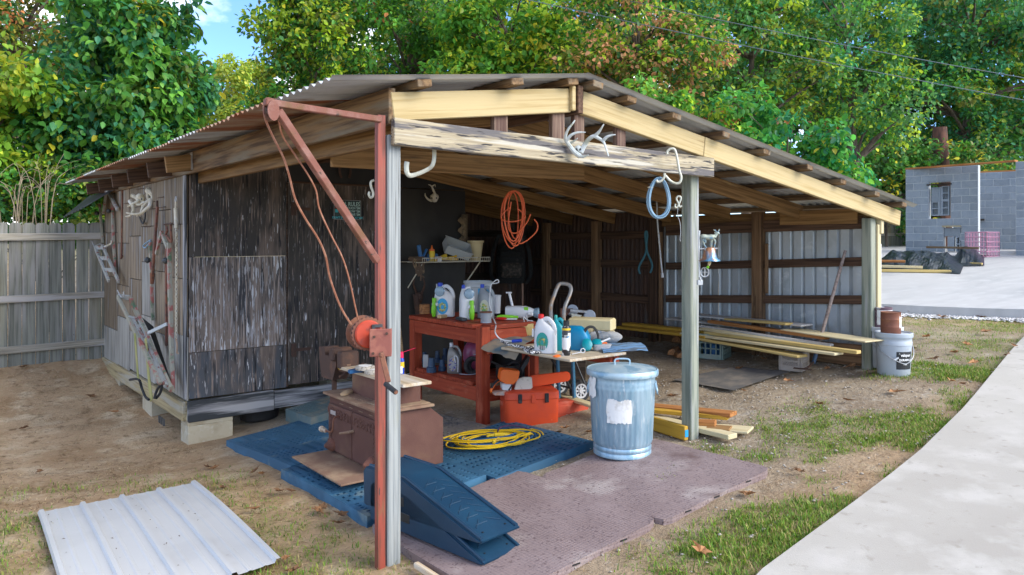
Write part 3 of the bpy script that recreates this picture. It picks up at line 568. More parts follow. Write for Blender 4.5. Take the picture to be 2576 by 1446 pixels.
# roof sheets: each one a corrugated panel
def sheetmesh(width, length, pitch=.085, amp=.011, per=6):
    n = int(round(width / pitch)) * per; P = []
    for i in range(n + 1):
        y = width * i / n; z = amp * math.sin(2 * math.pi * i / per + .8)
        P.append([(0, y, z), (length * .5, y, z - .001), (length, y, z)])
    mb = MB(); mb.grid(P); return mb
wS = .765; nS = int(math.ceil((YB - YF) / .75))
LL = (XR - XL0) / math.cos(math.atan(SL)); LR = (XR0 - XR) / math.cos(math.atan(SR))
protoL = sheetmesh(wS, LL); protoR = sheetmesh(wS, LR)
for k in range(nS):
    y0 = YF + k * .75
    for side in (0, 1):
        mb = protoL if side == 0 else protoR
        o = mb.build('roof_sheet', (SHEET_r if k in (1, 2, 4, 6, 7, 9) else SHEET_u) if side == 0 else (SHEET_r if k in (5, 8) else SHEET_u), shed, True)
        if k == 0 and side == 0: meL = o.data
        ang = math.pi - math.atan(SL) if side == 0 else math.atan(SR)
        # local +x runs down the slope
        if side == 0: m = Matrix.Translation((XR + .02, y0, ZR + .006 + .002 * (k % 2))) @ Matrix.Rotation(math.atan(SL), 4, 'Y') @ Matrix.Scale(-1, 4, (1, 0, 0))
        else: m = Matrix.Translation((XR - .02, y0, ZR + .009 + .002 * (k % 2))) @ Matrix.Rotation(math.atan(SR), 4, 'Y')
        if side == 0:
            o.data.transform(Matrix.Scale(-1, 4, (1, 0, 0))); o.data.flip_normals()
            m = Matrix.Translation((XR + .02, y0, ZR + .006 + .002 * (k % 2))) @ Matrix.Rotation(-math.atan(SL), 4, 'Y')
        o.matrix_local = m @ Matrix.Translation((random.uniform(-.02, .02), 0, 0))
# dark sheet sagging off the back left corner
mb = MB(); a, b, c, d = (-.28, 6.75, 2.10), (-.28, 8.4, 2.02), (-.05, 8.4, 2.27), (-.05, 6.75, 2.27)
P = []
for i in range(25):
    t_ = i / 24; q0 = Vector(a).lerp(Vector(b), t_); q1 = Vector(d).lerp(Vector(c), t_); w = Vector((0, 0, .012 * math.sin(i * 1.9)))
    P.append([q0 + w + Vector((-.1, 0, -.06)), q1 + w])
mb.grid(P).build('eave_flashing', DKGREY, shed, True)
# right wall: posts, girts, ribbed sheets
pl, pr = onX(1663, 854, 5.07), Vector((5.07, 0, T(5.07, 0)))
YW = 2.57
def wz(yy, zr, zl): return zr + (zl - zr) * yy / YW
for zr, zl, w in ((1.65 + .173, 1.65 + .12, .12), (1.65 - .196, 1.65 - .305, .085), (1.65 - .557, 1.65 - .69, .085)):
    board('girt', (5.075, .10, zr), (5.075, YW - .08, zl), w, .038, W_girt, shed)
board('post', (5.05, 1.22, T(5, 1.2) - .1), (5.05, 1.22, 1.95), .11, .10, W_old, shed, up=(0, 1, 0))
board('post', (5.04, 1.115, 1.1), (5.04, 1.115, 1.62), .03, .03, W_old, shed, up=(0, 1, 0))
board('post', (5.04, 2.62, T(5, 2.6) - .1), (5.04, 2.62, 1.9), .13, .14, W_girt, shed, up=(0, 1, 0))
board('post', (5.0, 2.515, T(5, 2.6) - .1), (5.0, 2.515, 1.75), .035, .035, W_old, shed, up=(0, 1, 0))
board('sill_board', (5.06, .08, T(5.06, .1) + .1), (5.06, YW, T(5.06, YW) + .06), .2, .03, W_old, shed)
board('wall_board', (5.03, .14, 1.88), (5.03, .95, 1.88), .14, .03, W_brown, shed)
board('wall_plate', (5.09, .05, 1.885), (5.09, YW, 1.875), .12, .04, W_brown, shed)
def ribbed(width, z0, z1, pitch=.125):
    n = int(round(width / pitch)); P = []
    for i in range(n):
        y = i * pitch
        for dy, dx in ((0, 0), (pitch * .56, 0), (pitch * .60, .03), (pitch * .76, .03), (pitch * .93, 0)): P.append([(dx, y + dy, z0), (dx, y + dy, z1)])
    P.append([(0, n * pitch, z0), (0, n * pitch, z1)]); return MB().grid(P)
for k, y0 in enumerate((.02, .895, 1.77)):
    w = .875 if k < 2 else .875
    o = ribbed(w, .25, 1.93).build('wall_sheet', SHEET_w, shed); o.location = (5.105 + .003 * (k % 2), y0, 0)
def corr(width, z0, z1, pitch=.068, amp=.008):
    n = int(width / pitch) * 6; return MB().grid([[(amp * math.sin(i * math.pi / 3), width * i / n, z0), (amp * math.sin(i * math.pi / 3), width * i / n, z1)] for i in range(n + 1)])
for k in range(4):
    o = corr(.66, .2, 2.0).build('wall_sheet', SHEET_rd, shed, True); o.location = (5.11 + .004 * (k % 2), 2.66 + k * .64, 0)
for (yy, s) in ((3.62, .1), (4.62, .1)): board('post', (5.03, yy, .3), (5.03, yy, 1.9), s, s, W_old, shed, up=(0, 1, 0))
for z in (1.72, 1.36, .93): board('girt', (5.07, 2.70, z), (5.07, 5.0, z - .01), .1, .04, W_girt, shed)
# back wall
for k in range(4):
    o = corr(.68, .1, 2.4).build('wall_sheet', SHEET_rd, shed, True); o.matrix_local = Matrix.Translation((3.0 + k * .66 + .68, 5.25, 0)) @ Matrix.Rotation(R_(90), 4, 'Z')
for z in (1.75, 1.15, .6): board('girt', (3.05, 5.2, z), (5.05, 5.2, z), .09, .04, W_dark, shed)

# ================================================================ enclosed plywood tool shed
ts = thing('tool_shed', 'enclosed plywood tool shed with peeling charcoal paint standing on concrete blocks', 'shed', (0, 3.73, 0))
YT = 0.0; ZT = 2.36
def panel(name, x0, x1, z0, z1, m, y=0.0, th=.014, parent=ts):
    """vertical panel facing -Y; local origin at its centre"""
    mb = MB(); mb.box((0, 0, 0), (x1 - x0, th, z1 - z0), bev=.002); o = mb.build(name, m, parent); o.location = ((x0 + x1) / 2, y + th / 2, (z0 + z1) / 2); return o
px_ = lambda u: onY(u, 700, 3.73).x
zz = lambda u, v: onY(u, v, 3.73).z
xd = px_(722)                                     # left edge of the door
z1_, z2_ = zz(600, 645), zz(600, 877)
panel('plywood_panel', .005, xd - .006, z1_ + .002, 2.42, PL_mid)
panel('plywood_panel', .005, xd - .006, z2_ + .002, z1_ - .002, PL_hi, .003)
panel('plywood_panel', .005, xd - .006, .215, z2_ - .002, PL_low, .001)
xd2 = 2.02
zt = zz(800, 462)
door = panel('door', xd + .010, xd2, .235, zt - .004, PL_door, .002, .02)
panel('door_jamb', xd - .004, xd + .012, .22, zt, W_girt, .016, .02)
panel('plywood_panel', xd + .002, 3.02, zt + .004, 2.50, PL_dark, .004)
panel('plywood_panel', xd2 + .012, 3.03, .22, zt - .004, PL_dark, .0)
panel('trim_strip', xd + .02, 2.0, zt - .006, zt + .012, W_girt, -.012, .012)
for (u, v, w, h) in ((738, 525, .05, .13), (738, 880, .05, .13)):
    p = onY(u, v, 3.73); mb = MB(); mb.box((0, 0, 0), (w, .006, h)); mb.box((.09, -.002, 0), (.16, .006, .03)); mb.tube([(0, -.006, -h / 2), (0, -.006, h / 2)], .008, 6)
    o = mb.build('hinge', RUST_dk, door); o.location = Vector((p.x, -.010, p.z)) - Vector((0, 0, 0)) - door.location
# skirt boards
xs = px_(686)
board('skirt_board', (-.012, -.02, .105), (xs - .003, -.02, .115), .19, .04, W_skirt, ts)
board('skirt_board', (xs + .003, -.018, .115), (2.9, -.018, .125), .165, .04, W_skirt, ts)
# left side: patchwork of panels facing -X
def spanel(y0, y1, z0, z1, m, dx=0.0):
    mb = MB(); mb.box((0, 0, 0), (.016, y1 - y0, z1 - z0), bev=.002); o = mb.build('side_panel', m, ts); o.location = (-.008 - dx, (y0 + y1) / 2, (z0 + z1) / 2); return o
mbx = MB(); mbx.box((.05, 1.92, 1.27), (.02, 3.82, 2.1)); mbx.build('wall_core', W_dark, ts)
cols = [0.0, .52, 1.15, 1.75, 2.35, 3.0, 3.84]
rows = {0: [.2, .78, 1.30, 1.80, 2.35], 1: [.2, .72, 1.34, 1.62, 1.95, 2.35], 2: [.18, .85, 1.42, 1.80, 2.05, 2.35], 3: [.18, .62, 1.22, 1.70, 2.02, 2.35], 4: [.15, .74, 1.12, 1.62, 2.35], 5: [.12, .55, 1.2, 1.75, 2.35]}
for i in range(6):
    r = rows[i]
    for j in range(len(r) - 1):
        o = spanel(cols[i] + .003, cols[i + 1] - .003, r[j] + .003, r[j + 1] - .003, W_sidel if j < 1 or (i in (2,) and j == 1) else W_side, random.choice((0, .002, .004, .006)))
        if random.random() < .35: # grain runs horizontally on some of the panels
            pass
board('corner_board', (-.02, .045, .215), (-.02, .045, 2.36), .10, .012, W_skirt, ts, up=(0, 1, 0), roll=R_(0))
board('sill_beam', (-.0, .03, .10), (-.0, 3.84, .05), .17, .09, W_sill, ts)
# footing blocks
def cblock(x, y, z, w, d, h, m=BLOCKT, cores=True, rz=0):
    mb = MB()
    if not cores: mb.box((0, 0, h / 2), (w, d, h), bev=.006)
    else:
        t_ = .032; mb.box((0, -d / 2 + t_ / 2, h / 2), (w, t_, h), bev=.004); mb.box((0, d / 2 - t_ / 2, h / 2), (w, t_, h), bev=.004)
        for sx in (-1, 0, 1): mb.box((sx * (w / 2 - t_ / 2), 0, h / 2), (t_, d - 2 * t_, h - .004))
    o = mb.build('footing_block', m, ts); o.location = (x, y, z); o.rotation_euler[2] = rz; return o
zb = T(0.1, 3.8)
cblock(.19, .10, zb - .05, .40, .24, .205, cores=False)
o = cblock(.19, .10, zb + .155, .40, .24, .10, cores=False)
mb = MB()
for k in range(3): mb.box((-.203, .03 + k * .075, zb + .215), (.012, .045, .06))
mb.build('block_core_shadow', DKGREY, ts).name = 'block_core_shade'  # dark boxes stand in for the shade inside the block cores
for (u, v) in ((380, 1035), (300, 966)):
    p = onX(u, v, 0.0); cblock(.10, p.y - 3.73 + .1, T(0, p.y) - .06, .24, .40, .26, cores=False)
cblock(1.6, .25, -.22, .4, .2, .42, cores=True); cblock(2.8, .25, -.1, .4, .2, .3, cores=True)
# dark pan pushed under the skirt
o = MB().lathe([(.10, 0), (.13, .02), (.15, .14), (.14, .14), (.12, .02)], 20, sx=1.4).build('oil_pan', BLACK); o.location = (.72, 3.95, T(.7, 3.9) + .0); tag(o, 'black plastic oil pan tucked under the tool shed skirt', 'pan')

# ================================================================ picket fence (left)
fence = thing('picket_fence', 'weathered grey dog-eared picket fence running up to the tool shed', 'fence', (0, 7.62, 0))
def picket_mesh(w, h, th):
    c = w * .22; mb = MB(); mb.prism([(-w / 2, 0), (w / 2, 0), (w / 2, h - c), (w / 2 - c, h), (-w / 2 + c, h), (-w / 2, h - c)], -th / 2, th / 2, 'y')
    mb.v = [(z, y, x) for (x, y, z) in mb.v]; return mb   # local x = along the grain
base = None
for k in range(30):
    x = .32 - k * .146; h = 1.80 + random.uniform(-.012, .012)
    if base is None: base = picket_mesh(.136, 1.8, .018).build('picket', W_fence, fence, fix=True); o = base
    else: o = bpy.data.objects.new('picket', base.data); COL.objects.link(o); o.parent = fence
    z0 = T(x, 7.6) - .05 + .004 * k * 0
    o.matrix_local = Matrix.Translation((x, random.uniform(-.007, .007), z0)) @ Matrix.Rotation(R_(-90), 4, 'Y') @ Matrix.Rotation(random.uniform(-.006, .006), 4, 'Y')
for h in (.24, .86, 1.62):
    for (a, b) in ((.4, -2.0), (-2.005, -4.2)):
        board('rail', (a, -.032, T(a, 7.6) - .05 + h), (b, -.032, T(b, 7.6) - .05 + h), .088, .04, W_rail, fence)
# fence behind on the right, between shed and block house
f2 = thing('board_fence', 'dark weathered board fence behind the concrete block walls', 'fence')
a2, b2 = cw(8.7, 23.5), cw(14.2, 24.9)
mbp = None
for k in range(30):
    p = a2.lerp(b2, k / 29); zb2 = T(p.x, p.y)
    if mbp is None: o = picket_mesh(.18, 1.95, .02).build('picket', W_fence, f2, fix=True); mbp = o
    else: o = bpy.data.objects.new('picket', mbp.data); COL.objects.link(o); o.parent = f2
    o.matrix_local = Matrix.Translation((p.x, p.y, zb2)) @ Matrix.Rotation(-PHI - .25, 4, 'Z') @ Matrix.Rotation(R_(-90), 4, 'Y')
for h in (.5, 1.4):
    q = (b2 - a2).normalized().cross(Vector((0, 0, 1))) * .03
    board('rail', a2 + Vector((0, 0, T(a2.x, a2.y) + h)) + q, b2 + Vector((0, 0, T(b2.x, b2.y) + h)) + q, .09, .04, W_rail, f2)

# ================================================================ concrete block walls
bh = thing('block_house', 'unfinished grey concrete block house with a wooden top plate', 'building')
def bwall(pa, pb, z0, courses, openings, seed, name='block_wall'):
    a = Vector((pa.x, pa.y, z0)); Ln = round((pb - pa).length / .203) * .203; d = (pb - pa).normalized(); ang = math.atan2(d.y, d.x)
    w = MB(); bs = []; BW, BHt = .406, .203
    for r in range(courses):
        z = r * BHt; off = 0 if r % 2 == 0 else -BW / 2; x = off; spans = []
        while x < Ln - .01:
            x0, x1 = max(x, 0), min(x + BW, Ln); cut = [(x0, x1)]
            for (ox0, ox1, oz0, oz1) in openings:
                if z + BHt / 2 > oz0 and z + BHt / 2 < oz1:
                    nc = []
                    for (c0, c1) in cut:
                        if c1 <= ox0 or c0 >= ox1: nc.append((c0, c1))
                        else:
                            if c0 < ox0 - .02: nc.append((c0, ox0))
                            if c1 > ox1 + .02: nc.append((ox1, c1))
                    cut = nc
            for c in cut:
                if c[1] - c[0] > .04: bs.append((c[0], c[1], z)); w.box(((c[0] + c[1]) / 2, 0, z + BHt / 2), (c[1] - c[0], .17, BHt))
            x += BW
    root = w.build(name, MORTAR, bh); root.location = a; root.rotation_euler[2] = ang
    cache = {}
    for (c0, c1, z) in bs:
        key = round(c1 - c0, 2)
        if key not in cache:
            o = MB().box((0, 0, 0), (c1 - c0 - .018, .19, .203 - .018), bev=.004).build('concrete_block', BLOCK, root); cache[key] = o.data
        else: o = bpy.data.objects.new('concrete_block', cache[key]); COL.objects.link(o); o.parent = root
        o.location = ((c0 + c1) / 2, 0, z + .1015)
    return root
wA, wB = cw(11.34, 21.7), cw(12.62, 20.35)
L1 = (wB - wA).length
W1 = bwall(wA, wB, 1.245, 12, [(.60, 1.16, 1.10, 1.95), (.98, 1.40, .1, .82)], 1)
def holed(parent, x, z, w, h, n, name='hollow_block'):
    mb = MB(); t_ = .03; mb.box((x, .05, z + h / 2), (w, .02, h)); mb.box((x - w / 2 + t_ / 2, 0, z + h / 2), (t_, .12, h)); mb.box((x + w / 2 - t_ / 2, 0, z + h / 2), (t_, .12, h))
    for k in range(n + 1): mb.box((x, 0, z + t_ / 2 + k * (h - t_) / n), (w - 2 * t_, .12, t_))
    return mb.build(name, BLOCK, parent)
# blocks stood on end inside the openings (set back from the wall face)
for (x, z, w, h, n) in ((.76, 1.10, .2, .40, 2), (.90, 1.10, .07, .80, 1), (1.02, 1.10, .19, .42, 2), (1.02, 1.52, .19, .40, 2)): holed(W1, x, z, w, h, n)
for (x0, x1, z0, z1) in ((.66, .86, 1.50, 1.9), (1.07, 1.24, .1, .52), (.98, 1.40, .52, .76)): MB().box(((x0 + x1) / 2, .02, (z0 + z1) / 2), (x1 - x0, .15, z1 - z0 - .008), bev=.004).build('concrete_block', BLOCK, W1)
holed(W1, 1.34, .1, .11, .42, 2)
MB().box((.88, -.1, 1.965), (.62, .12, .035)).build('lintel', W_dark, W1); MB().box((1.19, -.09, .80), (.46, .10, .045)).build('wood_shim', W_sill, W1)
wC, wD = cw(13.2, 22.6), cw(15.2, 21.2)
W2 = bwall(wC, wD, 1.40, 11, [(.28, .58, .95, 1.75)], 2)
holed(W2, .43, .95, .28, .76, 3); MB().box((.45, -.1, .86), (.7, .12, .05)).build('wood_sill', W_dark, W2)
wE, wF = cw(12.75, 19.1), cw(15.2, 16.9)
W3 = bwall(wE, wF, 1.20, 12, [], 3)
zt1 = 1.245 + 12 * .203
board('top_plate', (wA.x, wA.y, zt1 + .025), (wE.x, wE.y, 1.20 + 12 * .203 + .03), .045, .16, W_orange, bh, up=(0, 0, 1))
board('top_plate', (wC.x, wC.y, 1.40 + 11 * .203 + .025), (wD.x, wD.y, 1.40 + 11 * .203 + .025), .045, .16, W_orange, bh)
# footing slab edge under the walls
q0, q1 = cw(12.4, 19.9), cw(14.2, 18.1); board('slab_edge', (q0.x, q0.y, T(q0.x, q0.y) + .15), (q1.x, q1.y, T(q1.x, q1.y) + .15), .14, .5, CONC_pad, bh)

# ================================================================ trees
def leaves(centers, radii, counts, size, pal, seed, droop=.35, squash=.8, flat=.5):
    rg = np.random.default_rng(seed); Vs = []; Cs = []
    pc = np.array([p[0] for p in pal]); pw = np.array([p[1] for p in pal], float); pw /= pw.sum()
    for c, r, n in zip(centers, radii, counts):
        d = rg.normal(0, 1, (n, 3)); d /= np.linalg.norm(d, axis=1)[:, None]; rr = r * rg.uniform(.25, 1, n) ** .5
        pos = np.array(c) + d * rr[:, None] * np.array([1, 1, squash])
        out = d * .6 + rg.normal(0, .8, (n, 3)); out[:, 2] -= droop; ax = out / np.linalg.norm(out, axis=1)[:, None]       # leaf axis
        up = rg.normal(0, flat, (n, 3)) + np.array([0, 0, 1.0]) + d * .5; sd_ = np.cross(ax, up); sd_ /= np.linalg.norm(sd_, axis=1)[:, None] + 1e-9; nn = np.cross(sd_, ax)
        s = size * rg.uniform(.6, 1.35, n)[:, None]; w = s * .33; fold = s * .07
        b = pos; tip = pos + ax * s - nn * s * .12; m1 = pos + ax * s * .30; m2 = pos + ax * s * .66 - nn * s * .03
        Vs.append(np.stack([b, m1 - sd_ * w + nn * fold, m2 - sd_ * w * .8 + nn * fold, tip, m2 + sd_ * w * .8 + nn * fold, m1 + sd_ * w + nn * fold], 1).reshape(-1, 3))
        clump = rg.choice(len(pc), p=pw); ci = np.where(rg.uniform(0, 1, n) < .45, clump, rg.choice(len(pc), n, p=pw))
        col = pc[ci] * rg.uniform(.65, 1.35, (n, 1)) * rg.uniform(.75, 1.3) * 1.55
        Cs.append(np.repeat(col, 6, 0))
    V = np.concatenate(Vs); C = np.concatenate(Cs); n = len(V) // 6; i = np.arange(n) * 6
    F = np.concatenate([np.stack([i, i + 1, i + 2, i + 3], 1), np.stack([i, i + 3, i + 4, i + 5], 1)]); return V, F, C
def tree(name, label, u, z, blobs, leaf, pal, seed, trunk=.14, lean=0, clump=.42, dens=1.0, group=None, cat='tree', trunk_to=None, droop=.35, kind=None):
    """blobs: (u, v, half-width px, half-height px, depth m, leaves) measured at the tree's own distance z"""
    rg = random.Random(seed); b = cw((u - CU) / FPX * z, z); gz = T(b.x, b.y); root = thing(name, label, cat, (b.x, b.y, gz), 0, group)
    if kind: root['kind'] = kind
    cs, rs, ns = [], [], []; limbs = []
    for (bu, bv, hw, hh, dep, n) in blobs:
        hw_, hh_ = hw / FPX * z, hh / FPX * z; c = CAM + ray(bu, bv) * z - Vector((b.x, b.y, gz))
        nc = max(4, int(n / 130)); 
        for k in range(nc):
            while True:
                q = Vector((rg.uniform(-1, 1), rg.uniform(-1, 1), rg.uniform(-1, 1)))
                if .25 < q.length < 1: break
            q = q.normalized() * (q.length ** .6); p = c + RT * (q.x * hw_) + FW * (q.y * dep) + Vector((0, 0, q.z * hh_))
            cs.append(p); rs.append(clump * rg.uniform(.6, 1.25)); ns.append(int(n / nc * rg.uniform(.6, 1.4)))
            if k % 3 == 0: limbs.append(p)
    V, F, C = leaves(cs, rs, ns, leaf, pal, seed, droop)
    o = npmesh('crown', V, F, LEAF, False, C); o.parent = root
    top = max(p.z for p in cs); cen = sum((p for p in cs), Vector()) / len(cs); th = trunk_to if trunk_to else top * .85
    tp = [Vector((0, 0, -.2)), Vector((lean * .3, 0, th * .35)), Vector((cen.x * .6, cen.y * .6, th * .65)), Vector((cen.x, cen.y, th))]
    tp = catmull(tp, 4); m = MB(); m.tube(tp, [trunk * (1 - .8 * i / (len(tp) - 1)) for i in range(len(tp))], 8)
    for p in ([] if kind else limbs):
        i0 = min(len(tp) - 2, max(2, int(len(tp) * min(.92, max(.25, (p.z - .9) / th)))))
        s = tp[i0]; md = s.lerp(p, .5) + Vector((rg.uniform(-.1, .1), rg.uniform(-.1, .1), .12)); m.tube([s, md, p], [trunk * .28, trunk * .16, .006], 5)
    m.build('trunk', BARK, root, True); return root
G1, G2, G3 = (.045, .15, .018), (.075, .22, .025), (.028, .10, .025); YG, YL, OL, BR, PK, BG = (.21, .30, .02), (.42, .38, .03), (.10, .12, .02), (.26, .10, .03), (.40, .21, .10), (.035, .16, .075)
tree('pear_tree', 'broad-leaved bright green tree rising above the picket fence', 320, 12.3, [(300, 380, 215, 130, 1.2, 7800), (310, 230, 190, 150, 1.2, 7800), (340, 60, 150, 150, 1.0, 5200), (420, 470, 110, 60, .9, 1500)], .125, [((.04, .145, .022), 5), ((.03, .125, .045), 4), ((.08, .20, .025), 3), ((.025, .12, .06), 2.5), ((.06, .10, .015), 2), (YL, .3)], 1, .11, droop=.9, group='trees behind the yard')
tree('maple_sapling', 'yellow-green maple sapling leaning in beside the broad-leaved tree', -10, 11.2, [(20, 230, 110, 90, .8, 1500), (0, 400, 90, 110, .8, 1300), (-120, 260, 120, 200, 1, 1500)], .13, [((.15, .24, .02), 4), ((.26, .29, .025), 1.6), ((.10, .20, .02), 4)], 2, .05, group='trees behind the yard')
tree('woodland_tree', 'olive-leaved tall tree with sky showing through its thin crown', 90, 17, [(110, 60, 190, 120, 1.6, 5200), (-60, 40, 150, 150, 1.5, 3000), (60, 230, 160, 90, 1.5, 3000)], .11, [(OL, 5), (G3, 3), ((.17, .16, .02), 2), (BR, .5)], 3, .16, group='trees behind the yard')
tree('shrub', 'dense green shrub with bare twigs growing behind the picket fence', 120, 11.3, [(110, 480, 190, 75, .7, 4200), (250, 500, 70, 70, .5, 1200), (-60, 470, 130, 90, .7, 2000), (60, 560, 200, 45, .6, 2600), (240, 570, 90, 45, .5, 1200)], .075, [(G1, 4), (G3, 4), (YG, 2), (OL, 2)], 4, .04, clump=.28, cat='shrub', group='shrubs behind the yard')
tree('distant_tree', 'hazy yellow-green tree seen through the gap above the left eave', 590, 25, [(590, 215, 80, 75, 1.2, 3600), (540, 330, 120, 80, 1.4, 4200), (640, 300, 70, 60, 1.2, 2400), (450, 400, 110, 70, 1.2, 2500)], .13, [((.20, .27, .03), 5), ((.30, .30, .04), 3), ((.12, .20, .03), 3)], 5, .12, group='trees behind the yard')
tree('oak_tree', 'oak with a dark upright trunk at the edge of the sky gap', 758, 16, [(720, 40, 100, 90, 1.2, 3600), (820, 90, 130, 110, 1.3, 5200), (750, 200, 110, 60, 1.0, 2600), (880, -40, 160, 70, 1.4, 3000), (690, 285, 70, 40, .8, 1100)], .105, [(G1, 4), (G3, 3), (YG, 3), (OL, 2), (YL, .7)], 6, .17, group='trees behind the yard')
tree('oak_tree', 'oak with a patch of rusty leaves above the left roof slope', 1000, 17.5, [(980, 90, 170, 150, 1.4, 6800), (1120, 40, 150, 130, 1.4, 5000), (1010, 230, 160, 60, 1.0, 3000)], .11, [(G1, 4), (G2, 4), (G3, 3), (YG, 2), (BR, .45)], 7, .18, group='trees behind the yard')
tree('hickory_tree', 'bright green hickory behind the front post of the shed', 1290, 15.5, [(1270, 60, 170, 120, 1.3, 6500), (1350, 170, 140, 70, 1.1, 3400), (1200, 190, 110, 50, .9, 2000)], .12, [(G2, 5), (G1, 3), (YG, 3), (YL, .6)], 8, .14, group='trees behind the yard')
tree('fading_oak', 'oak with clusters of faded pink-brown leaves above the roof peak', 1580, 14.5, [(1560, 60, 160, 110, 1.2, 4300), (1630, 200, 130, 80, 1.0, 3300), (1480, 160, 90, 60, .9, 1500), (1720, 130, 110, 90, 1.0, 2400)], .095, [(G1, 3), (PK, 2.8), (YG, 2.6), (OL, 3), (G3, 2), ((.32, .20, .06), 1)], 9, .12, group='trees behind the yard')
tree('oak_tree', 'tall oak with lobed grey-green leaves crossed by the power lines', 1880, 16.5, [(1860, 60, 180, 130, 1.4, 6800), (1980, 200, 140, 100, 1.2, 4300), (1800, 240, 110, 70, 1.0, 2500)], .105, [((.055, .15, .035), 4), (G1, 3), (YG, 2.5), (BG, 2), (OL, 2)], 10, .17, group='trees behind the yard')
tree('oak_tree', 'dense oak standing behind the low end of the shed roof', 2150, 17.5, [(2120, 80, 170, 140, 1.4, 6800), (2170, 260, 150, 110, 1.3, 5200)], .105, [((.055, .15, .035), 4), (G1, 3), (G3, 3), (YG, 2), (BG, 1.5)], 11, .18, group='trees behind the yard')
tree('elm_tree', 'deep blue-green tree towering over the concrete block house', 2420, 26, [(2400, 80, 190, 150, 2.2, 8500), (2560, 200, 150, 180, 2.2, 6500), (2330, 270, 150, 110, 2.0, 4800), (2500, 350, 160, 60, 1.6, 3300)], .16, [(G3, 4), (BG, 4), (G1, 3), (OL, 1.5), (YG, .8)], 12, .24, clump=.65, group='trees behind the yard')
tree('sumac_sapling', 'feathery bright green sapling just above the right roof slope', 1960, 12.5, [(1990, 370, 130, 80, .7, 3000), (2110, 430, 80, 40, .6, 1300), (1870, 300, 80, 60, .6, 1300)], .11, [((.04, .19, .03), 4), ((.02, .15, .06), 3), (G2, 3), (YL, .4), (BR, .3)], 13, .05, clump=.3, droop=.8, group='trees behind the yard')
tree('shrub', 'sparse yellow-green shrub growing behind the roof ridge', 1700, 12.5, [(1640, 270, 120, 60, .7, 1700), (1770, 330, 90, 50, .7, 1300)], .09, [(G2, 3), (YG, 3), (G1, 3), (PK, 1)], 14, .04, clump=.28, cat='shrub', group='shrubs behind the yard')
tree('shrub', 'low dark shrubbery behind the board fence', 2230, 24, [(2230, 430, 120, 60, 1.2, 3000), (2400, 400, 150, 50, 1.2, 2600), (2150, 500, 100, 60, 1, 1800), (2270, 520, 90, 70, 1, 1800)], .14, [(G3, 4), (G1, 3), (OL, 2), (YL, .5)], 15, .05, clump=.5, cat='shrub', group='shrubs behind the yard')
# the wood further back, one mass
w_ = tree('woodland', 'dense mass of woodland leaves filling the background behind the yard', 1500, 30, [(760 + 190 * k, 60 + 40 * (k % 2), 200, 230, 2.2, 5200) for k in range(1, 11)] + [(700, 330, 110, 90, 1.5, 2600), (-100 + 190 * 0, 250, 210, 220, 2, 4200), (150, 320, 220, 200, 2.0, 5200), (330, 330, 120, 180, 2, 3600)] + [(800 + 250 * k, 330, 220, 130, 1.6, 4200) for k in range(8)], .24, [(G3, 5), (G1, 4), (OL, 3), (YG, 1.6), (BG, 1.2)], 20, .3, clump=.95, cat='woodland', kind='stuff')
# dead trunk behind the block wall
p = cw((2365 - CU) / FPX * 24, 24); m = MB(); m.tube([(0, 0, -.2), (.02, 0, 1.6), (.0, .03, 3.0), (-.05, 0, 3.9)], [.36, .3, .27, .2], 10); m.tube([(.15, 0, 2.6), (.35, .05, 3.5)], [.14, .1], 7)
o = m.build('dead_trunk', mat('red_brown_deadwood', (.13, .055, .035), .9, layers=[((.05, .025, .02), (8, 8, 2), .45, .6, 4), ((.22, .12, .08), (14, 14, 4), .6, .7, 4)], bump=.8, bscale=(20, 20, 5)), None, True); o.location = (p.x, p.y, T(p.x, p.y)); tag(o, 'broken reddish dead trunk behind the concrete block wall', 'trunk')
# bare twigs by the fence
for i, (u, v, s) in enumerate(((60, 520, 1.0), (110, 500, .8), (25, 500, .7))):
    m = MB(); rg = random.Random(40 + i); q = CAM + ray(u, v) * 10.6; z0 = T(q.x, q.y)
    for k in range(7):
        a = rg.uniform(-1, 1); pts = [Vector((0, 0, 0)), Vector((a * .15, rg.uniform(-.1, .1), q.z - z0)), Vector((a * .5 * s, rg.uniform(-.2, .2), q.z - z0 + rg.uniform(.2, .6) * s)), Vector((a * .9 * s, rg.uniform(-.2, .2), q.z - z0 + rg.uniform(.1, .9) * s))]
        m.tube(catmull(pts, 4), [.0055 - .0003 * j for j in range(13)], 5)
    o = m.build('bare_bush', TWIG); o.location = (q.x, q.y, z0); tag(o, 'leafless tan twigs poking above the picket fence', 'bush', 'bare bushes behind the fence')
# power lines
for (u0, v0, u1, v1, z0, z1, l) in ((1370, 8, 2640, 272, 13.2, 13.0, 'lower grey power line sagging across the oaks'), (1660, 18, 2640, 215, 13.4, 13.2, 'upper grey power line sagging across the oaks')):
    a, b = CAM + ray(u0, v0) * z0, CAM + ray(u1, v1) * z1; e = (b - a); a2_ = a - e * 1.2; b2_ = b + e * .8; pts = []
    for k in range(41):
        t_ = k / 40; q = a2_.lerp(b2_, t_); q.z -= .35 * (1 - (2 * t_ - 1) ** 2) - .33; pts.append(q)
    tag(MB().tube(pts, .007, 5).build('power_line', WIRE), l, 'cable', 'power lines')

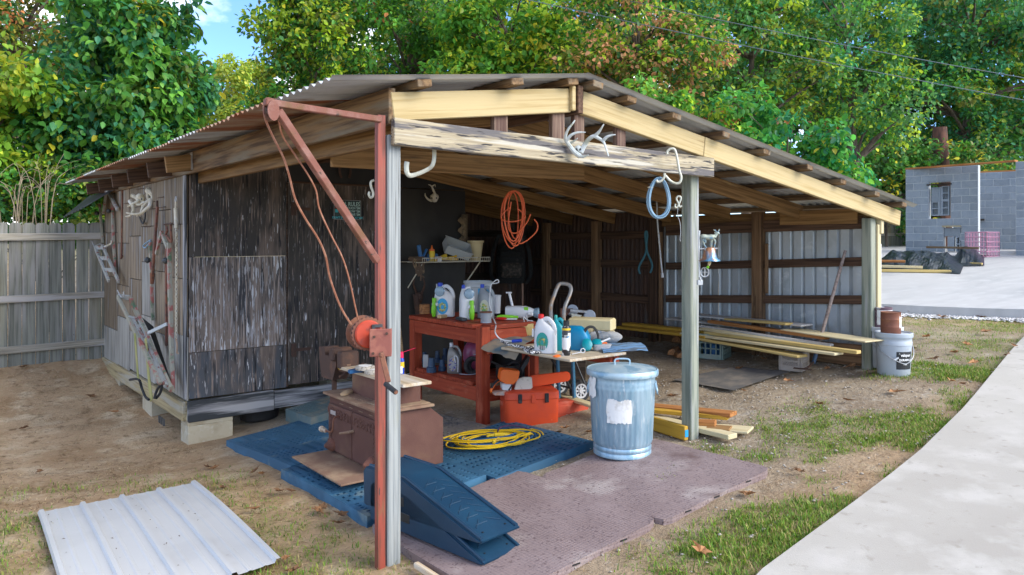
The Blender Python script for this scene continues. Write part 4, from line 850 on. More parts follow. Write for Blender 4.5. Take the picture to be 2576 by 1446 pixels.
# ================================================================ helpers for shaped objects
def zc(ox, oy, s): return lambda x, y: ((ox + x / s) / 1.193, (oy + y / s) / 1.193)
def loft(secs, n=20, p=3.0):
    """secs: (z, cx, cy, rx, ry[, power])"""
    mb = MB(); vs = []; fs = []
    for sc in secs:
        z, cx, cy, rx, ry = sc[:5]; e = 2.0 / (sc[5] if len(sc) > 5 else p)
        for k in range(n):
            a = 2 * math.pi * (k + .5) / n; c, s = math.cos(a), math.sin(a)
            vs.append((cx + rx * math.copysign(abs(c) ** e, c), cy + ry * math.copysign(abs(s) ** e, s), z))
    for i in range(len(secs) - 1):
        for k in range(n): fs.append((i * n + k, i * n + (k + 1) % n, (i + 1) * n + (k + 1) % n, (i + 1) * n + k))
    fs.append(tuple(range(n))[::-1]); fs.append(tuple((len(secs) - 1) * n + k for k in range(n)))
    return mb.add(vs, fs)
def one(mb, name, m, label, cat, loc=(0, 0, 0), rz=0, smooth=False, group=None, fix=False):
    return tag(mb.build(name, m, None, smooth, loc, rz, fix), label, cat, group)
def pts(fn, L): return [fn(*q) for q in L]
def arc(c, r, a0, a1, n, ax='xz', sy=1):
    out = []
    for k in range(n + 1):
        a = R_(a0 + (a1 - a0) * k / n); p, q = r * math.cos(a), r * math.sin(a) * sy
        out.append({'xz': (c[0] + p, c[1], c[2] + q), 'xy': (c[0] + p, c[1] + q, c[2]), 'yz': (c[0], c[1] + p, c[2] + q)}[ax])
    return out

# ================================================================ red hoist on the front post
hz = T(-.08, 0)
ho = thing('winch_hoist', 'red steel hoist post with angled boom, pulley and hand winch', 'hoist', (-.08, 0, 0))
mb = MB(); mb.prism([(-.014, -.034), (.027, -.034), (.027, .002), (.021, .002), (.021, -.026), (.014, -.026), (.009, -.018), (.004, -.026), (-.008, -.026), (-.008, .002), (-.014, .002)], hz - .1, 2.285, 'z'); mb.build('channel_post', RED_ch, ho, fix=True)
W2L = Vector((.08, 0, 0))
ae = onZ(676, 258, 2.262) + W2L; ab = Vector((.0, -.03, 2.262))
board('boom', ab, ae + (ae - ab).normalized() * .02, .031, .031, RED_arm, ho)
be = Vector((-.02, -.035, 1.545)); bt = ae.lerp(ab, .07) + Vector((0, 0, -.03))
board('brace', be, bt, .036, .034, RED_arm, ho)
dv = (ae - ab).normalized(); sd2 = Vector((-dv.y, dv.x, 0))
for s in (-1, 1):
    q = MB(); q.lathe([(.034, -.003), (.034, .003)], 18, rot=rotX(R_(90)), sx=.85, sy=1.35); o = q.build('pulley_cheek', RED_arm, ho); o.matrix_local = Matrix.Translation(ae + sd2 * .018 * s + Vector((0, 0, -.035)) - dv * .012) @ Matrix.Rotation(math.atan2(dv.y, dv.x), 4, 'Z')
q = MB(); q.lathe([(.027, -.012), (.021, -.004), (.021, .004), (.027, .012)], 18, rot=rotX(R_(90))); o = q.build('pulley_wheel', RUST_dk, ho); o.matrix_local = Matrix.Translation(ae + Vector((0, 0, -.035)) - dv * .012) @ Matrix.Rotation(math.atan2(dv.y, dv.x), 4, 'Z')
def strand(L, z0, z1):
    out = []
    for i, (u, v) in enumerate(L): out.append(CAM + ray(u, v) * (z0 + (z1 - z0) * i / (len(L) - 1)) + W2L)
    return catmull(out, 5)
cab = MB(); cab.tube(strand([(690, 252), (667, 250), (665, 290), (682, 335), (712, 395), (728, 445), (742, 500), (768, 550), (800, 600), (819, 645), (830, 700), (858, 775), (893, 830)], 3.40, 3.72), .0052, 6).tube(strand([(693, 262), (702, 310), (712, 345), (742, 390), (775, 440), (795, 480), (803, 525), (832, 590), (862, 650), (880, 710), (893, 770), (903, 815)], 3.42, 3.72), .0045, 6)
cab.build('hoist_cable', CABLE_r, ho, True)
wc = CAM + ray(922, 838) * 3.74 + W2L
def wrot(a=-12): return Matrix.Rotation(R_(a), 4, 'Z')
gear = MB(); prof = []
for k in range(96): r = .084 if (k // 2) % 2 == 0 else .079; a = 2 * math.pi * k / 96; prof.append((r * math.cos(a), r * math.sin(a)))
gear.prism(prof, -.032, -.022, 'y'); o = gear.build('gear', RUST, ho, fix=True); o.matrix_local = Matrix.Translation(wc) @ wrot()
g2 = MB(); g2.lathe([(.010, -.046), (.062, -.045), (.069, -.038), (.069, -.034)], 28, rot=rotX(R_(-90)) @ Matrix.Scale(-1, 3, (0, 0, 1))); g2.v = [(x, -abs(y) if True else y, z) for x, y, z in g2.v]; o = g2.build('gear_face', RED_w, ho, True, fix=True); o.matrix_local = Matrix.Translation(wc) @ wrot()
dr = MB(); dr.lathe([(.086, -.02), (.086, -.014), (.03, -.012), (.03, .045), (.08, .047), (.08, .053)], 24, rot=rotX(R_(90))); o = dr.build('drum', RUST, ho, True, fix=True); o.matrix_local = Matrix.Translation(wc + Vector((0, .03, 0))) @ wrot()
rp_ = MB()
for k in range(5): rp_.tube(arc((0, -.012 + .011 * k + .03, 0), .034 + .003 * (k % 2), 0, 360, 14), .005, 5)
o = rp_.build('wound_cable', CABLE_r, ho, True); o.matrix_local = Matrix.Translation(wc) @ wrot()
pw = CAM + ray(957, 862) * 3.66 + W2L
pm = MB(); pm.box((0, 0, 0), (.105, .008, .135), bev=.003); pm.box((.05, .04, 0), (.006, .08, .12)); pm.box((-.05, .03, -.01), (.006, .06, .10)); o = pm.build('winch_plate', RED_pl, ho); o.matrix_local = Matrix.Translation(pw) @ wrot(-30)
for (dx, dz) in ((-.03, .03), (-.035, -.05), (.03, .045)): o = MB().lathe([(.007, 0), (.007, .006)], 6, rot=rotX(R_(90))).build('bolt', RUST_dk, ho); o.matrix_local = Matrix.Translation(pw) @ wrot(-30) @ Matrix.Translation((dx, -.005, dz))
pk = MB(); pk.box((0, 0, 0), (.014, .012, .07)); pk.box((.02, 0, .03), (.05, .012, .014)); o = pk.build('pawl', DKGREY, ho); o.matrix_local = Matrix.Translation(wc + Vector((.008, -.055, .01))) @ wrot()
c0 = CAM + ray(958, 893) * 3.64 + W2L; c1 = CAM + ray(977, 962) * 3.60 + W2L
board('crank_arm', c0 + Vector((0, 0, .015)), c1, .026, .009, RUST, ho, up=(1, -.6, 0))
o = MB().lathe([(.015, 0), (.015, .006), (.008, .012)], 6, rot=rotX(R_(90))).build('crank_nut', RUST, ho); o.location = c0 + Vector((0, -.004, 0))
h1 = CAM + ray(995, 986) * 3.50 + W2L; h0 = CAM + ray(970, 966) * 3.60 + W2L
hd = MB(); hd.tube([h0, h1], .0125, 12); hd.build('crank_handle', BLACKR, ho, True); o = MB(); o.tube([h1, h1 + (h1 - h0).normalized() * .004], .009, 10); o.build('handle_bolt', RUST, ho)

# ================================================================ things hung on the header
def S_(lbl, L, z, r, m, name='s_hook', cat='hook', flat=1.0, n=8, grp=None):
    return one(MB().tube(catmull([CAM + ray(u, v) * z for u, v in L], 5), r, n), name, m, lbl, cat, smooth=True, group=grp)
Z4 = zc(700, 200, 2.8925); Z8 = zc(1400, 200, 2.8925)
def bar(L, zf, w, t, name, m, lbl, cat):
    P = [CAM + ray(*q) * z for q, z in zip(L, zf)]; P = catmull(P, 4); mb = MB()
    mb.tube(P, w, 8, flat=t); return one(mb, name, m, lbl, cat, smooth=True)
bar([Z4(1745, 715), Z4(1742, 800), Z4(1725, 860), Z4(1680, 895), Z4(1600, 930), Z4(1535, 945), Z4(1508, 920), Z4(1502, 870), Z4(1508, 825)], [4.1, 4.1, 4.1, 4.1, 4.06, 4.0, 3.99, 3.99, 3.99], .013, .55, 'bar_hook', HOOK, 'wide pale flat-bar hook hanging under the header near the hoist', 'hook')
S_('pale steel S-hook hanging beside the red hoist post', [Z4(1222, 985), Z4(1195, 1000), Z4(1195, 1040), Z4(1212, 1090), Z4(1210, 1125), Z4(1190, 1135), Z4(1176, 1110), Z4(1182, 1085)], 4.5, .0075, HOOK)
S_('large pale S-hook looped over the header near the middle post', [Z8(1740, 760), Z8(1742, 735), Z8(1775, 712), Z8(1812, 735), Z8(1845, 900), Z8(1862, 960), Z8(1848, 1005), Z8(1810, 1012), Z8(1760, 985), Z8(1725, 945)], 5.0, .0085, HOOK)
S_('pale S-hook carrying the coil of blue-grey hose', [Z8(1718, 925), Z8(1712, 960), Z8(1690, 990), Z8(1660, 1000), Z8(1648, 985)], 4.97, .0085, HOOK)
S_('double pale S-hook dangling a thin wire beside the hose coil', [Z8(1812, 1190), Z8(1808, 1215), Z8(1825, 1222), Z8(1838, 1190), Z8(1820, 1150), Z8(1830, 1128), Z8(1852, 1128), Z8(1858, 1150), Z8(1842, 1195), Z8(1850, 1218), Z8(1866, 1205)], 5.1, .0065, HOOK)
S_('thin bent wire dangling from the double S-hook', [Z8(1832, 1222), Z8(1830, 1290), Z8(1850, 1350), Z8(1857, 1440), Z8(1850, 1500), Z8(1858, 1515)], 5.1, .002, GREYM, 'wire', 'wire')
# coil of hose
cc = CAM + ray(1657, 498) * 4.99; mb = MB(); P = []
for k in range(11 * 28):
    a = 2 * math.pi * k / 28; lp = k / 28; rx = .066 + .006 * math.sin(lp * 2.1); rz = .128 + .008 * math.cos(lp * 1.7)
    P.append(cc + RT * (rx * math.sin(a) * (1 - .15 * math.cos(a)) + .004 * math.sin(lp * 3)) + FW * ((lp - 5) * .0045 + .006 * math.sin(a * 1.0 + lp)) + Vector((0, 0, rz * math.cos(a))))
mb.tube(P, .0042, 6); hc = thing('hose_coil', 'coil of thin blue-grey hose hanging from the header by the middle post', 'hose', cc)
mb.v = [tuple(Vector(q) - cc) for q in mb.v]; mb.build('hose', BLCOIL, hc, True)
mb = MB(); q = Vector((-.058, 0, .07)); mb.tube(arc((q.x, 0, q.z), .017, 0, 360, 12, 'xy'), .003, 5); mb.build('cable_tie', WHITEW, hc).rotation_euler[2] = -PHI
# antlers on the header
def antlers(name, label, fn, zs, skull, parts, m, r0=.010, r1=.003, srad=None):
    """parts: list of pixel polylines with depth offsets"""
    base = CAM + ray(*fn(*skull)) * zs; t_ = thing(name, label, 'antlers', base)
    for (L, ra, rb, nm) in parts:
        P = catmull([CAM + ray(*fn(x, y)) * (zs + d) - base for (x, y, d) in L], 5); n = len(P)
        MB().tube(P, [1.2 * (ra + (rb - ra) * (i / (n - 1)) ** 1.3) for i in range(n)], 8).build(nm, m, t_, True)
    if srad:
        sx, sy, sz = srad; mb = MB(); pr = [(.02, -1), (.5, -.85), (.75, -.4), (1, .2), (.85, .7), (.4, .97), (.02, 1)]
        mb.lathe([(r, h) for r, h in pr], 14); mb.v = [(x * sx, y * sy, z * sz) for x, y, z in mb.v]; o = mb.build('skull_plate', m, t_, True); o.rotation_euler = (R_(20), 0, -PHI)
        for s in (-1, 1): o = MB().lathe([(.001, -.012), (.007, -.006), (.008, 0), (.006, .006), (.001, .010)], 8).build('eye_socket', BLACK, t_); o.location = (RT * (s * sx * .5) - FW * (sy * .8))
    return t_
antlers('deer_antlers', 'grey-white deer antlers with skull plate mounted on the header', Z8, 4.52, (968, 722), [
  ([(985, 778, -.03), (940, 745, -.02), (895, 690, -.01), (862, 640, -.03), (858, 600, -.05), (880, 545, -.07), (915, 500, -.08), (940, 464, -.08)], .0125, .003, 'antler'),
  ([(866, 640, -.03), (905, 595, -.05), (960, 572, -.06), (1032, 570, -.07)], .0095, .0025, 'tine'), ([(985, 778, -.03), (1015, 782, -.05), (1058, 766, -.07)], .009, .002, 'tine'),
  ([(905, 660, 0), (940, 640, -.02), (962, 620, -.04)], .007, .002, 'tine'),
  ([(990, 745, -.01), (1018, 690, -.01), (1050, 640, -.02), (1100, 604, -.04), (1150, 625, -.06), (1188, 655, -.08), (1210, 710, -.1), (1230, 778, -.12)], .0130, .003, 'antler'),
  ([(1105, 606, -.04), (1140, 575, -.06), (1165, 540, -.08), (1190, 498, -.09)], .0095, .0025, 'tine'), ([(1182, 645, -.07), (1215, 612, -.09), (1250, 597, -.10), (1292, 590, -.11)], .0095, .0025, 'tine')], BONEG, srad=(.022, .02, .027))
# ================================================================ things on the dark plywood front
YW_ = 3.712
def wl(u, v, dy=0): return onY(u, v, YW_ - dy)
p = wl(1085, 487); 
antlers('wall_skull', 'small bleached skull plate with two antlers on the dark plywood', Z4, (p - CAM).dot(FW), (1745, 1140), [
  ([(1752, 1110, -.02), (1735, 1070, -.05), (1718, 1035, -.08), (1692, 1022, -.10)], .012, .003, 'antler'), ([(1722, 1040, -.07), (1750, 1025, -.1), (1752, 1045, -.11)], .008, .002, 'tine'),
  ([(1720, 1165, -.02), (1690, 1150, -.05), (1668, 1125, -.08), (1664, 1098, -.1)], .012, .003, 'antler')], BONE, srad=(.05, .03, .05))
# horseshoe
p = wl(868, 432); L = [Z4(940, 965), Z4(925, 920), Z4(925, 870), Z4(945, 825), Z4(970, 810), Z4(998, 825), Z4(1018, 870), Z4(1018, 920), Z4(1005, 965)]
one(MB().tube(catmull([wl(*q, .012) for q in L], 4), .013, 6, flat=.5), 'horseshoe', RUST_dk, 'rusty horseshoe hanging above the tool shed door', 'horseshoe')
# sign
c0, c1 = wl(840, 502, .012), wl(908, 553, .012); sw, sh = c1.x - c0.x, c0.z - c1.z; sg = thing('tool_sign', 'small dark green metal sign with pale tool rules lettering', 'sign', (c0.x, c0.y, c1.z))
MB().box((sw / 2, .004, sh / 2), (sw, .003, sh), bev=.001).build('plate', SIGNG, sg)
mb = MB()
for (a, b) in (((.004, .002), (sw - .004, .002)), ((.004, sh - .002), (sw - .004, sh - .002)), ((sw - .002, .004), (sw - .002, sh - .004)), ((.002, .004), (.002, sh - .004))): mb.tube([(a[0], .002, a[1]), (b[0], .002, b[1])], .0022, 5)
mb.build('rim', GREYM, sg)
def st(name, s, x, z, size, m, al='CENTER', sx=1, bold=.0008): text(name, s, size, m, sg, Matrix.Translation((x, .0012, z)) @ Matrix.Rotation(R_(90), 4, 'X'), al, bold, .0004, sx)
st('heading', 'TOOL RULES', sw - .012, sh * .70, sh * .30, TXTT, 'RIGHT', sw / .33 * 1.05 * .84)
for i, (a, b) in enumerate((("DON'T", "TOUCH 'EM"), ("DON'T", "BORROW 'EM"), ("DON'T", "MOVE 'EM"))):
    st('line', b, sw - .010, sh * (.54 - .165 * i), sh * .17, TXTT, 'RIGHT', .9)
st('line', "DON'T EVEN LOOK AT 'EM!", sw / 2, sh * .05, sh * .15, TXTC, 'CENTER', .9)
MB().box((sw * .10, .0012, sh * .44), (sw * .11, .001, sh * .16)).build('mark', TXTC, sg); MB().box((sw * .20, .0012, sh * .47), (sw * .06, .001, sh * .06)).build('mark', TXTC, sg); MB().box((sw * .04, .0012, sh * .60), (sw * .03, .001, sh * .05)).build('mark', RED_w, sg)
for (x, z) in ((.012, .012), (sw - .012, .012), (sw - .012, sh - .012)): MB().lathe([(.004, 0), (.003, .003)], 8, c=(x, .003, z), rot=rotX(R_(90))).build('nail', WHITE, sg)
# orange cord on a rafter
oc = CAM + ray(1300, 480) * 6.3; mb = MB(); P = []
ZO = zc(1500, 560, 3.2857)
for (i, (rx, rz, ph)) in enumerate(((.075, .21, 0), (.085, .23, .4), (.065, .20, -.3), (.09, .22, .8), (.07, .24, 1.2))):
    for k in range(24):
        a = 2 * math.pi * k / 24; P.append(oc + RT * (rx * math.sin(a) * (1 + .2 * math.cos(a + ph)) - .03 + .02 * math.sin(i)) + FW * (.02 * i - .04 + .02 * math.sin(a)) + Vector((0, 0, rz * math.cos(a) - rz)))
mb.tube(P, .0055, 6)
mb.tube(catmull([CAM + ray(*ZO(x, y)) * 6.28 for x, y in ((100, 200), (20, 280), (30, 330), (130, 345), (250, 300), (170, 210))], 6), .0055, 6)
mb.tube(catmull([CAM + ray(*ZO(x, y)) * 6.26 for x, y in ((110, 150), (80, 380), (120, 455), (190, 440), (270, 345), (300, 270))], 6), .0055, 6)
mb.tube(catmull([CAM + ray(*ZO(x, y)) * 6.27 for x, y in ((230, 180), (220, 400), (185, 530), (205, 560), (280, 520), (360, 440), (370, 370), (335, 320))], 6), .0055, 6)
one(mb, 'cord_tangle', ORCORD, 'tangled orange extension cord hanging from a rafter', 'cord', smooth=True)
# blue lopping cord and long hook by the inner post
one(MB().tube(catmull([CAM + ray(*ZO(x, y)) * 8.4 for x, y in ((1380, 860), (1370, 790), (1440, 640), (1430, 480), (1440, 440), (1452, 480), (1445, 620), (1500, 770), (1480, 850))], 5), .012, 6), 'rope_loop', mat('teal_rope', (.03, .12, .15), .7), 'teal rope loop hanging on the dark rear wall', 'rope', smooth=True)
one(MB().tube([CAM + ray(*ZO(x, y)) * 7.9 for x, y in ((1545, 140), (1550, 330), (1575, 620), (1600, 870))], .009, 8).tube([CAM + ray(*ZO(x, y)) * 7.9 for x, y in ((1598, 850), (1602, 895))], .016, 8), 'steel_rod', GREYM, 'long straight steel rod hanging beside the inner post', 'rod', smooth=True)
# bell on the middle post
ZB = zc(2050, 650, 5.785); zbell = 5.22
def bp_(x, y, d=0): return CAM + ray(*ZB(x, y)) * (zbell + d)
b0 = bp_(285, 600); bl = thing('dinner_bell', 'cast dinner bell topped by a deer figure on the middle post', 'bell', b0)
def bpl(x, y, d=0): return bp_(x, y, d) - b0
MB().tube([bpl(280, 1050), bpl(275, 500), bpl(278, 240)], .009, 8, flat=.5).build('back_plate', GREYM, bl, True)
mb = MB(); mb.tube(catmull([bpl(290, 560), bpl(440, 552), bpl(590, 552)], 3), .006, 6); mb.build('bracket', GREYM, bl)
mb = MB(); cB = bpl(455, 770); mb.lathe([(.074, 0), (.072, .006), (.052, .022), (.044, .05), (.038, .085), (.030, .093), (.005, .095)], 24, c=cB, cap0=False); mb.build('bell_cup', mat('bell_metal', (.10, .25, .38), .3, .6, layers=[((.42, .20, .10), (14, 14, 5), .5, .58, 4), ((.6, .66, .7), (20, 20, 8), .62, .68, 4)]), bl, True)
MB().tube([cB + Vector((0, 0, .08)), cB + Vector((0, 0, -.015)), cB + Vector((-.01, 0, -.032))], [.006, .011, .008], 8).build('clapper', CREAM, bl, True); MB().lathe([(.004, -.01), (.012, 0), (.004, .01)], 8, c=cB + Vector((-.02, 0, -.042))).build('clapper_tag', GREEN, bl, True)
dm = mat('verdigris_deer', (.32, .36, .30), .55, .3, layers=[((.15, .27, .36), (25, 25, 25), .5, .6, 4), ((.5, .45, .32), (30, 30, 30), .58, .66, 4)], bump=.4, bscale=(200, 200, 200))
mb = MB(); mb.tube(catmull([bpl(330, 380), bpl(345, 350), bpl(420, 360), bpl(500, 355), bpl(545, 335)], 4), [.006, .014, .017, .019, .0195, .019, .0185, .018, .0185, .019, .0195, .02, .02, .018, .016, .014, .012], 10)   # trunk
mb.tube(catmull([bpl(535, 350), bpl(570, 310), bpl(590, 285), bpl(625, 300)], 4), [.017, .015, .013, .012, .011, .0105, .0105, .011, .011, .0105, .0095, .008, .006], 8)
for L, rs in (([(350, 385), (340, 430), (395, 545)], .008), ([(370, 385), (380, 440), (352, 470), (408, 548)], .009), ([(525, 390), (555, 440), (530, 540)], .008), ([(500, 390), (490, 450), (490, 548)], .008)): mb.tube(catmull([bpl(*q) for q in L], 3), [rs * (1.2 - .8 * i / (len(L) * 3 - 3)) for i in range(len(L) * 3 - 2)], 6)
for L in ([(585, 280), (560, 250), (555, 225)], [(560, 255), (525, 225)], [(600, 278), (610, 245), (625, 215)], [(612, 250), (630, 240)], [(540, 275), (560, 285)]): mb.tube([bpl(*q) for q in L], .0035, 5)
mb.build('deer_figure', dm, bl, True)
mb = MB(); mb.tube(catmull([bpl(370 + 70 * math.cos(a), 965 + 80 * math.sin(a), .01) for a in np.linspace(0, 6.2, 14)], 2), .005, 6); mb.tube([bpl(300, 965, .01), bpl(440, 965, .01)], .004, 5); mb.tube([bpl(370, 885, .01), bpl(370, 1045, .01)], .004, 5); mb.build('wheel_ornament', GREYM, bl, True)
mb = MB(); mb.box(bpl(285, 1140), (.05, .015, .035)); mb.tube([bpl(285, 1050), bpl(300, 1120)], .008, 6); mb.build('foot_plate', GREYM, bl)

# ================================================================ mats
def slotmat(x0, x1, y0, y1, m, label, th=.05, cell=(.036, .060), name='floor_mat', tilt=0):
    """plastic mat with real slots; slot direction alternates per block"""
    cx, cy = (x0 + x1) / 2, (y0 + y1) / 2; w, d = x1 - x0, y1 - y0; mb = MB(); nb = max(2, round(w / .27)), max(2, round(d / .27)); bw, bd = w / nb[0], d / nb[1]
    def Z(x, y): return T(cx + x, cy + y) + th - .012
    quads = []
    for bi in range(nb[0]):
        for bj in range(nb[1]):
            bx, by = -w / 2 + bi * bw, -d / 2 + bj * bd; fl = (bi + bj) % 2; ca, cb = (cell if fl else cell[::-1]); mg = .018
            nx, ny = max(2, int((bw - 2 * mg) / ca)), max(2, int((bd - 2 * mg) / cb)); sx, sy = (bw - 2 * mg) / nx, (bd - 2 * mg) / ny
            X = [0, bw]; 
            for (a0, a1, c0, c1) in ((0, bw, 0, mg), (0, bw, bd - mg, bd), (0, mg, mg, bd - mg), (bw - mg, bw, mg, bd - mg)): quads.append((bx + a0, bx + a1, by + c0, by + c1))
            for i in range(nx):
                for j in range(ny):
                    a0, c0 = bx + mg + i * sx, by + mg + j * sy; f = .26; ex, ey = sx * f, sy * f
                    quads += [(a0, a0 + sx, c0, c0 + ey), (a0, a0 + sx, c0 + sy - ey, c0 + sy), (a0, a0 + ex, c0 + ey, c0 + sy - ey), (a0 + sx - ex, a0 + sx, c0 + ey, c0 + sy - ey)]
                    ix0, ix1, iy0, iy1 = a0 + ex, a0 + sx - ex, c0 + ey, c0 + sy - ey; P = [(ix0, iy0), (ix1, iy0), (ix1, iy1), (ix0, iy1)]; dz = .02
                    for k in range(4):
                        p, q = P[k], P[(k + 1) % 4]; mb.add([(p[0], p[1], Z(*p)), (q[0], q[1], Z(*q)), (q[0], q[1], Z(*q) - dz), (p[0], p[1], Z(*p) - dz)], [(0, 3, 2, 1)])
    for (a0, a1, c0, c1) in quads: mb.add([(a0, c0, Z(a0, c0)), (a1, c0, Z(a1, c0)), (a1, c1, Z(a1, c1)), (a0, c1, Z(a0, c1))], [(0, 1, 2, 3)])
    P = [(-w / 2, -d / 2), (w / 2, -d / 2), (w / 2, d / 2), (-w / 2, d / 2)]
    for k in range(4):
        p, q = Vector(P[k]), Vector(P[(k + 1) % 4]); n = 10
        mb.grid([[(p.lerp(q, i / n).x, p.lerp(q, i / n).y, Z(*p.lerp(q, i / n))), (p.lerp(q, i / n).x * 1.004, p.lerp(q, i / n).y * 1.004, Z(*p.lerp(q, i / n)) - th - .02)] for i in range(n + 1)])
    o = mb.build(name, m); o.location = (cx, cy, 0)
    tag(o, label, 'mat', 'plastic floor mats'); return o
slotmat(.20, 1.02, 1.84, 3.30, MATBL, 'slotted blue plastic mat in front of the tool shed skirt', .065)
slotmat(.12, .97, .50, 1.82, MATBL, 'slotted blue plastic mat under the rusty wood stove', .062)
slotmat(.985, 1.86, .42, 1.42, MATBL, 'slotted blue plastic mat under the coiled yellow extension cord', .05)
slotmat(1.0, 1.72, 1.44, 2.6, mat('dirty_grey_mat', (.22, .20, .17), .85, layers=[((.30, .26, .20), (5, 5, 5), .45, .62, 6), ((.10, .11, .11), (9, 9, 9), .56, .66, 4)]), 'dirt-filled grey slotted mat beside the red workbench', .03)
slotmat(.86, 1.55, 3.02, 3.62, MATGR, 'teal-grey slotted mat leaning under the tool shed door', .13)
def plate(x0, x1, y0, y1, th, label, clip=.035, rz=0):
    mb = MB(); n = 14; P = [[None] * (n + 1) for _ in range(n + 1)]
    def Z(x, y): return T(x, y) + th
    for i in range(n + 1):
        for j in range(n + 1):
            x, y = x0 + (x1 - x0) * i / n, y0 + (y1 - y0) * j / n
            # corner notches
            P[i][j] = (x, y, Z(x, y) + .003 * math.sin(i * 1.3) * math.sin(j))
    for (i, j, dx, dy) in ((0, 0, 1, 1), (n, 0, -1, 1), (n, n, -1, -1), (0, n, 1, -1)):
        q = P[i][j]; P[i][j] = (q[0] + dx * clip * .6, q[1] + dy * clip * .6, q[2])
    c = Vector(((x0 + x1) / 2, (y0 + y1) / 2, 0)); P = [[tuple(Vector(q) - c) for q in r] for r in P]
    mb.grid(P)
    for e in ([P[i][0] for i in range(n + 1)], [P[i][-1] for i in range(n + 1)][::-1], [P[0][j] for j in range(n + 1)][::-1], [P[-1][j] for j in range(n + 1)]): mb.grid([[q, (q[0], q[1], q[2] - th - .03)] for q in e])
    t_ = thing('tread_mat', label, 'mat', c, 0, 'brown tread mats'); mb.build('tread_surface', TREAD, t_, fix=True)
    for k in (.2, .45, .75):
        x = x0 + (x1 - x0) * k; z = Z(x, y0); MB().box((x - c.x, y0 - c.y - .0005, z - th * .5), (.05, .004, .008)).build('edge_slot', BLACK, t_)
    return t_
plate(.09, 1.188, -.765, .44, .030, 'brown dimpled mat under the tips of the stacked ramps')
plate(1.194, 2.20, -.79, .25, .022, 'brown dimpled mat under the galvanised trash can')

# ================================================================ rusty stove
sv = thing('wood_stove', 'squat rusty double-door wood stove behind the front post', 'stove', (.46, .95, .098))
def S(name, c, d, m=RUST_st, bev=.004, par=sv): return MB().box(c, d, bev=bev).build(name, m, par)
mb = MB(); mb.prism([(0, .02), (.47, .02), (.47, .33), (.36, .42), (0, .42)], 0, .80, 'y'); mb.build('firebox', RUST_st, sv, fix=True)
mb = MB(); mb.box((.17, .40, .435), (.42, .87, .018), bev=.003); mb.build('top_plate', RUST_dust, sv)
S('upper_box', (.22, .36, .52), (.24, .56, .15)); 
S('step_plate', (.20, .36, .4455), (.34, .70, .006), RUST_dust, .001)
for k, (y0, y1) in enumerate(((.02, .395), (.405, .78))):
    d = MB().box((-.010, (y0 + y1) / 2, .20), (.022, y1 - y0, .33), bev=.006).build('door', RUST_st, sv)
    mb = MB()
    rg = random.Random(5 + k)
    for j in range(16):      # scrollwork cast into the upper third
        yy = y0 + .03 + (y1 - y0 - .06) * (j % 8) / 7; zz_ = .325 - .03 * (j // 8); mb.tube(arc((-.0225, yy, zz_), .014 + rg.uniform(0, .006), rg.uniform(0, 180), rg.uniform(260, 520), 10, 'yz'), .0035, 5)
    for j in range(6): mb.tube(arc((-.0225, (y0 + .05) if k == 0 else (y1 - .05), .27 - j * .028), .012, 0, 300, 8, 'yz'), .003, 5)
    mb.build('cast_scroll', RUST_st, d, True)
    for z in (.06, .30): MB().tube([(-.012, (y1 if k else y0) + (.006 if k else -.006), z), (-.012, (y1 if k else y0) + (.006 if k else -.006), z + .04)], .011, 8).build('hinge', RUST_st, d, True)
    mb = MB(); mb.lathe([(.050, 0), (.046, .012), (.018, .05), (.012, .06)], 12, c=(-.02, (y0 + y1) / 2 + (.12 if k else -.1), .075), rot=rotY(R_(-90))); o = mb.build('air_knob', RUST, d, False)
o = MB().tube(catmull([(-.02, .60, .30), (-.06, .60, .29), (-.07, .60, .22), (-.07, .63, .19), (-.075, .72, .185)], 4), .007, 6).build('handle_rod', RUST, sv, True)
MB().lathe([(.014, 0), (.016, .015), (.009, .025), (.009, .05), (.022, .055), (.022, .08), (.012, .084)], 12, c=(-.075, .70, .185), rot=rotX(R_(-90))).build('handle_knob', mat('bone_knob', (.50, .40, .30), .6), sv, True)
MB().tube([(-.02, .37, .24), (-.05, .38, .235), (-.06, .42, .225), (-.062, .50, .205)], [.012, .01, .009, .007], 8).build('handle_rod', RUST_dust, sv, True)
MB().box((-.024, .69, .31), (.006, .085, .03), bev=.002).build('name_plate', mat('plate_grey', (.33, .29, .27), .6), sv)
text('raised_name', 'GUEST', .026, RUST_st, sv, Matrix.Translation((-.028, .727, .302)) @ Matrix.Rotation(R_(-90), 4, 'Z') @ Matrix.Rotation(R_(90), 4, 'X'), 'LEFT', .0003) if False else None
MB().box((-.14, .40, .012), (.30, .80, .012), bev=.002).build('ash_shelf', RUST_dust, sv)
for y in (.15, .3, .45, .6): MB().box((-.003, y, .385), (.004, .055, .004)).build('vent_slot', RUST_dust, sv)
for (x, y) in ((.05, .05), (.05, .74), (.42, .05), (.42, .74)): MB().box((x, y, -.015), (.04, .04, .07)).build('foot', RUST_dk, sv)
zS = .098
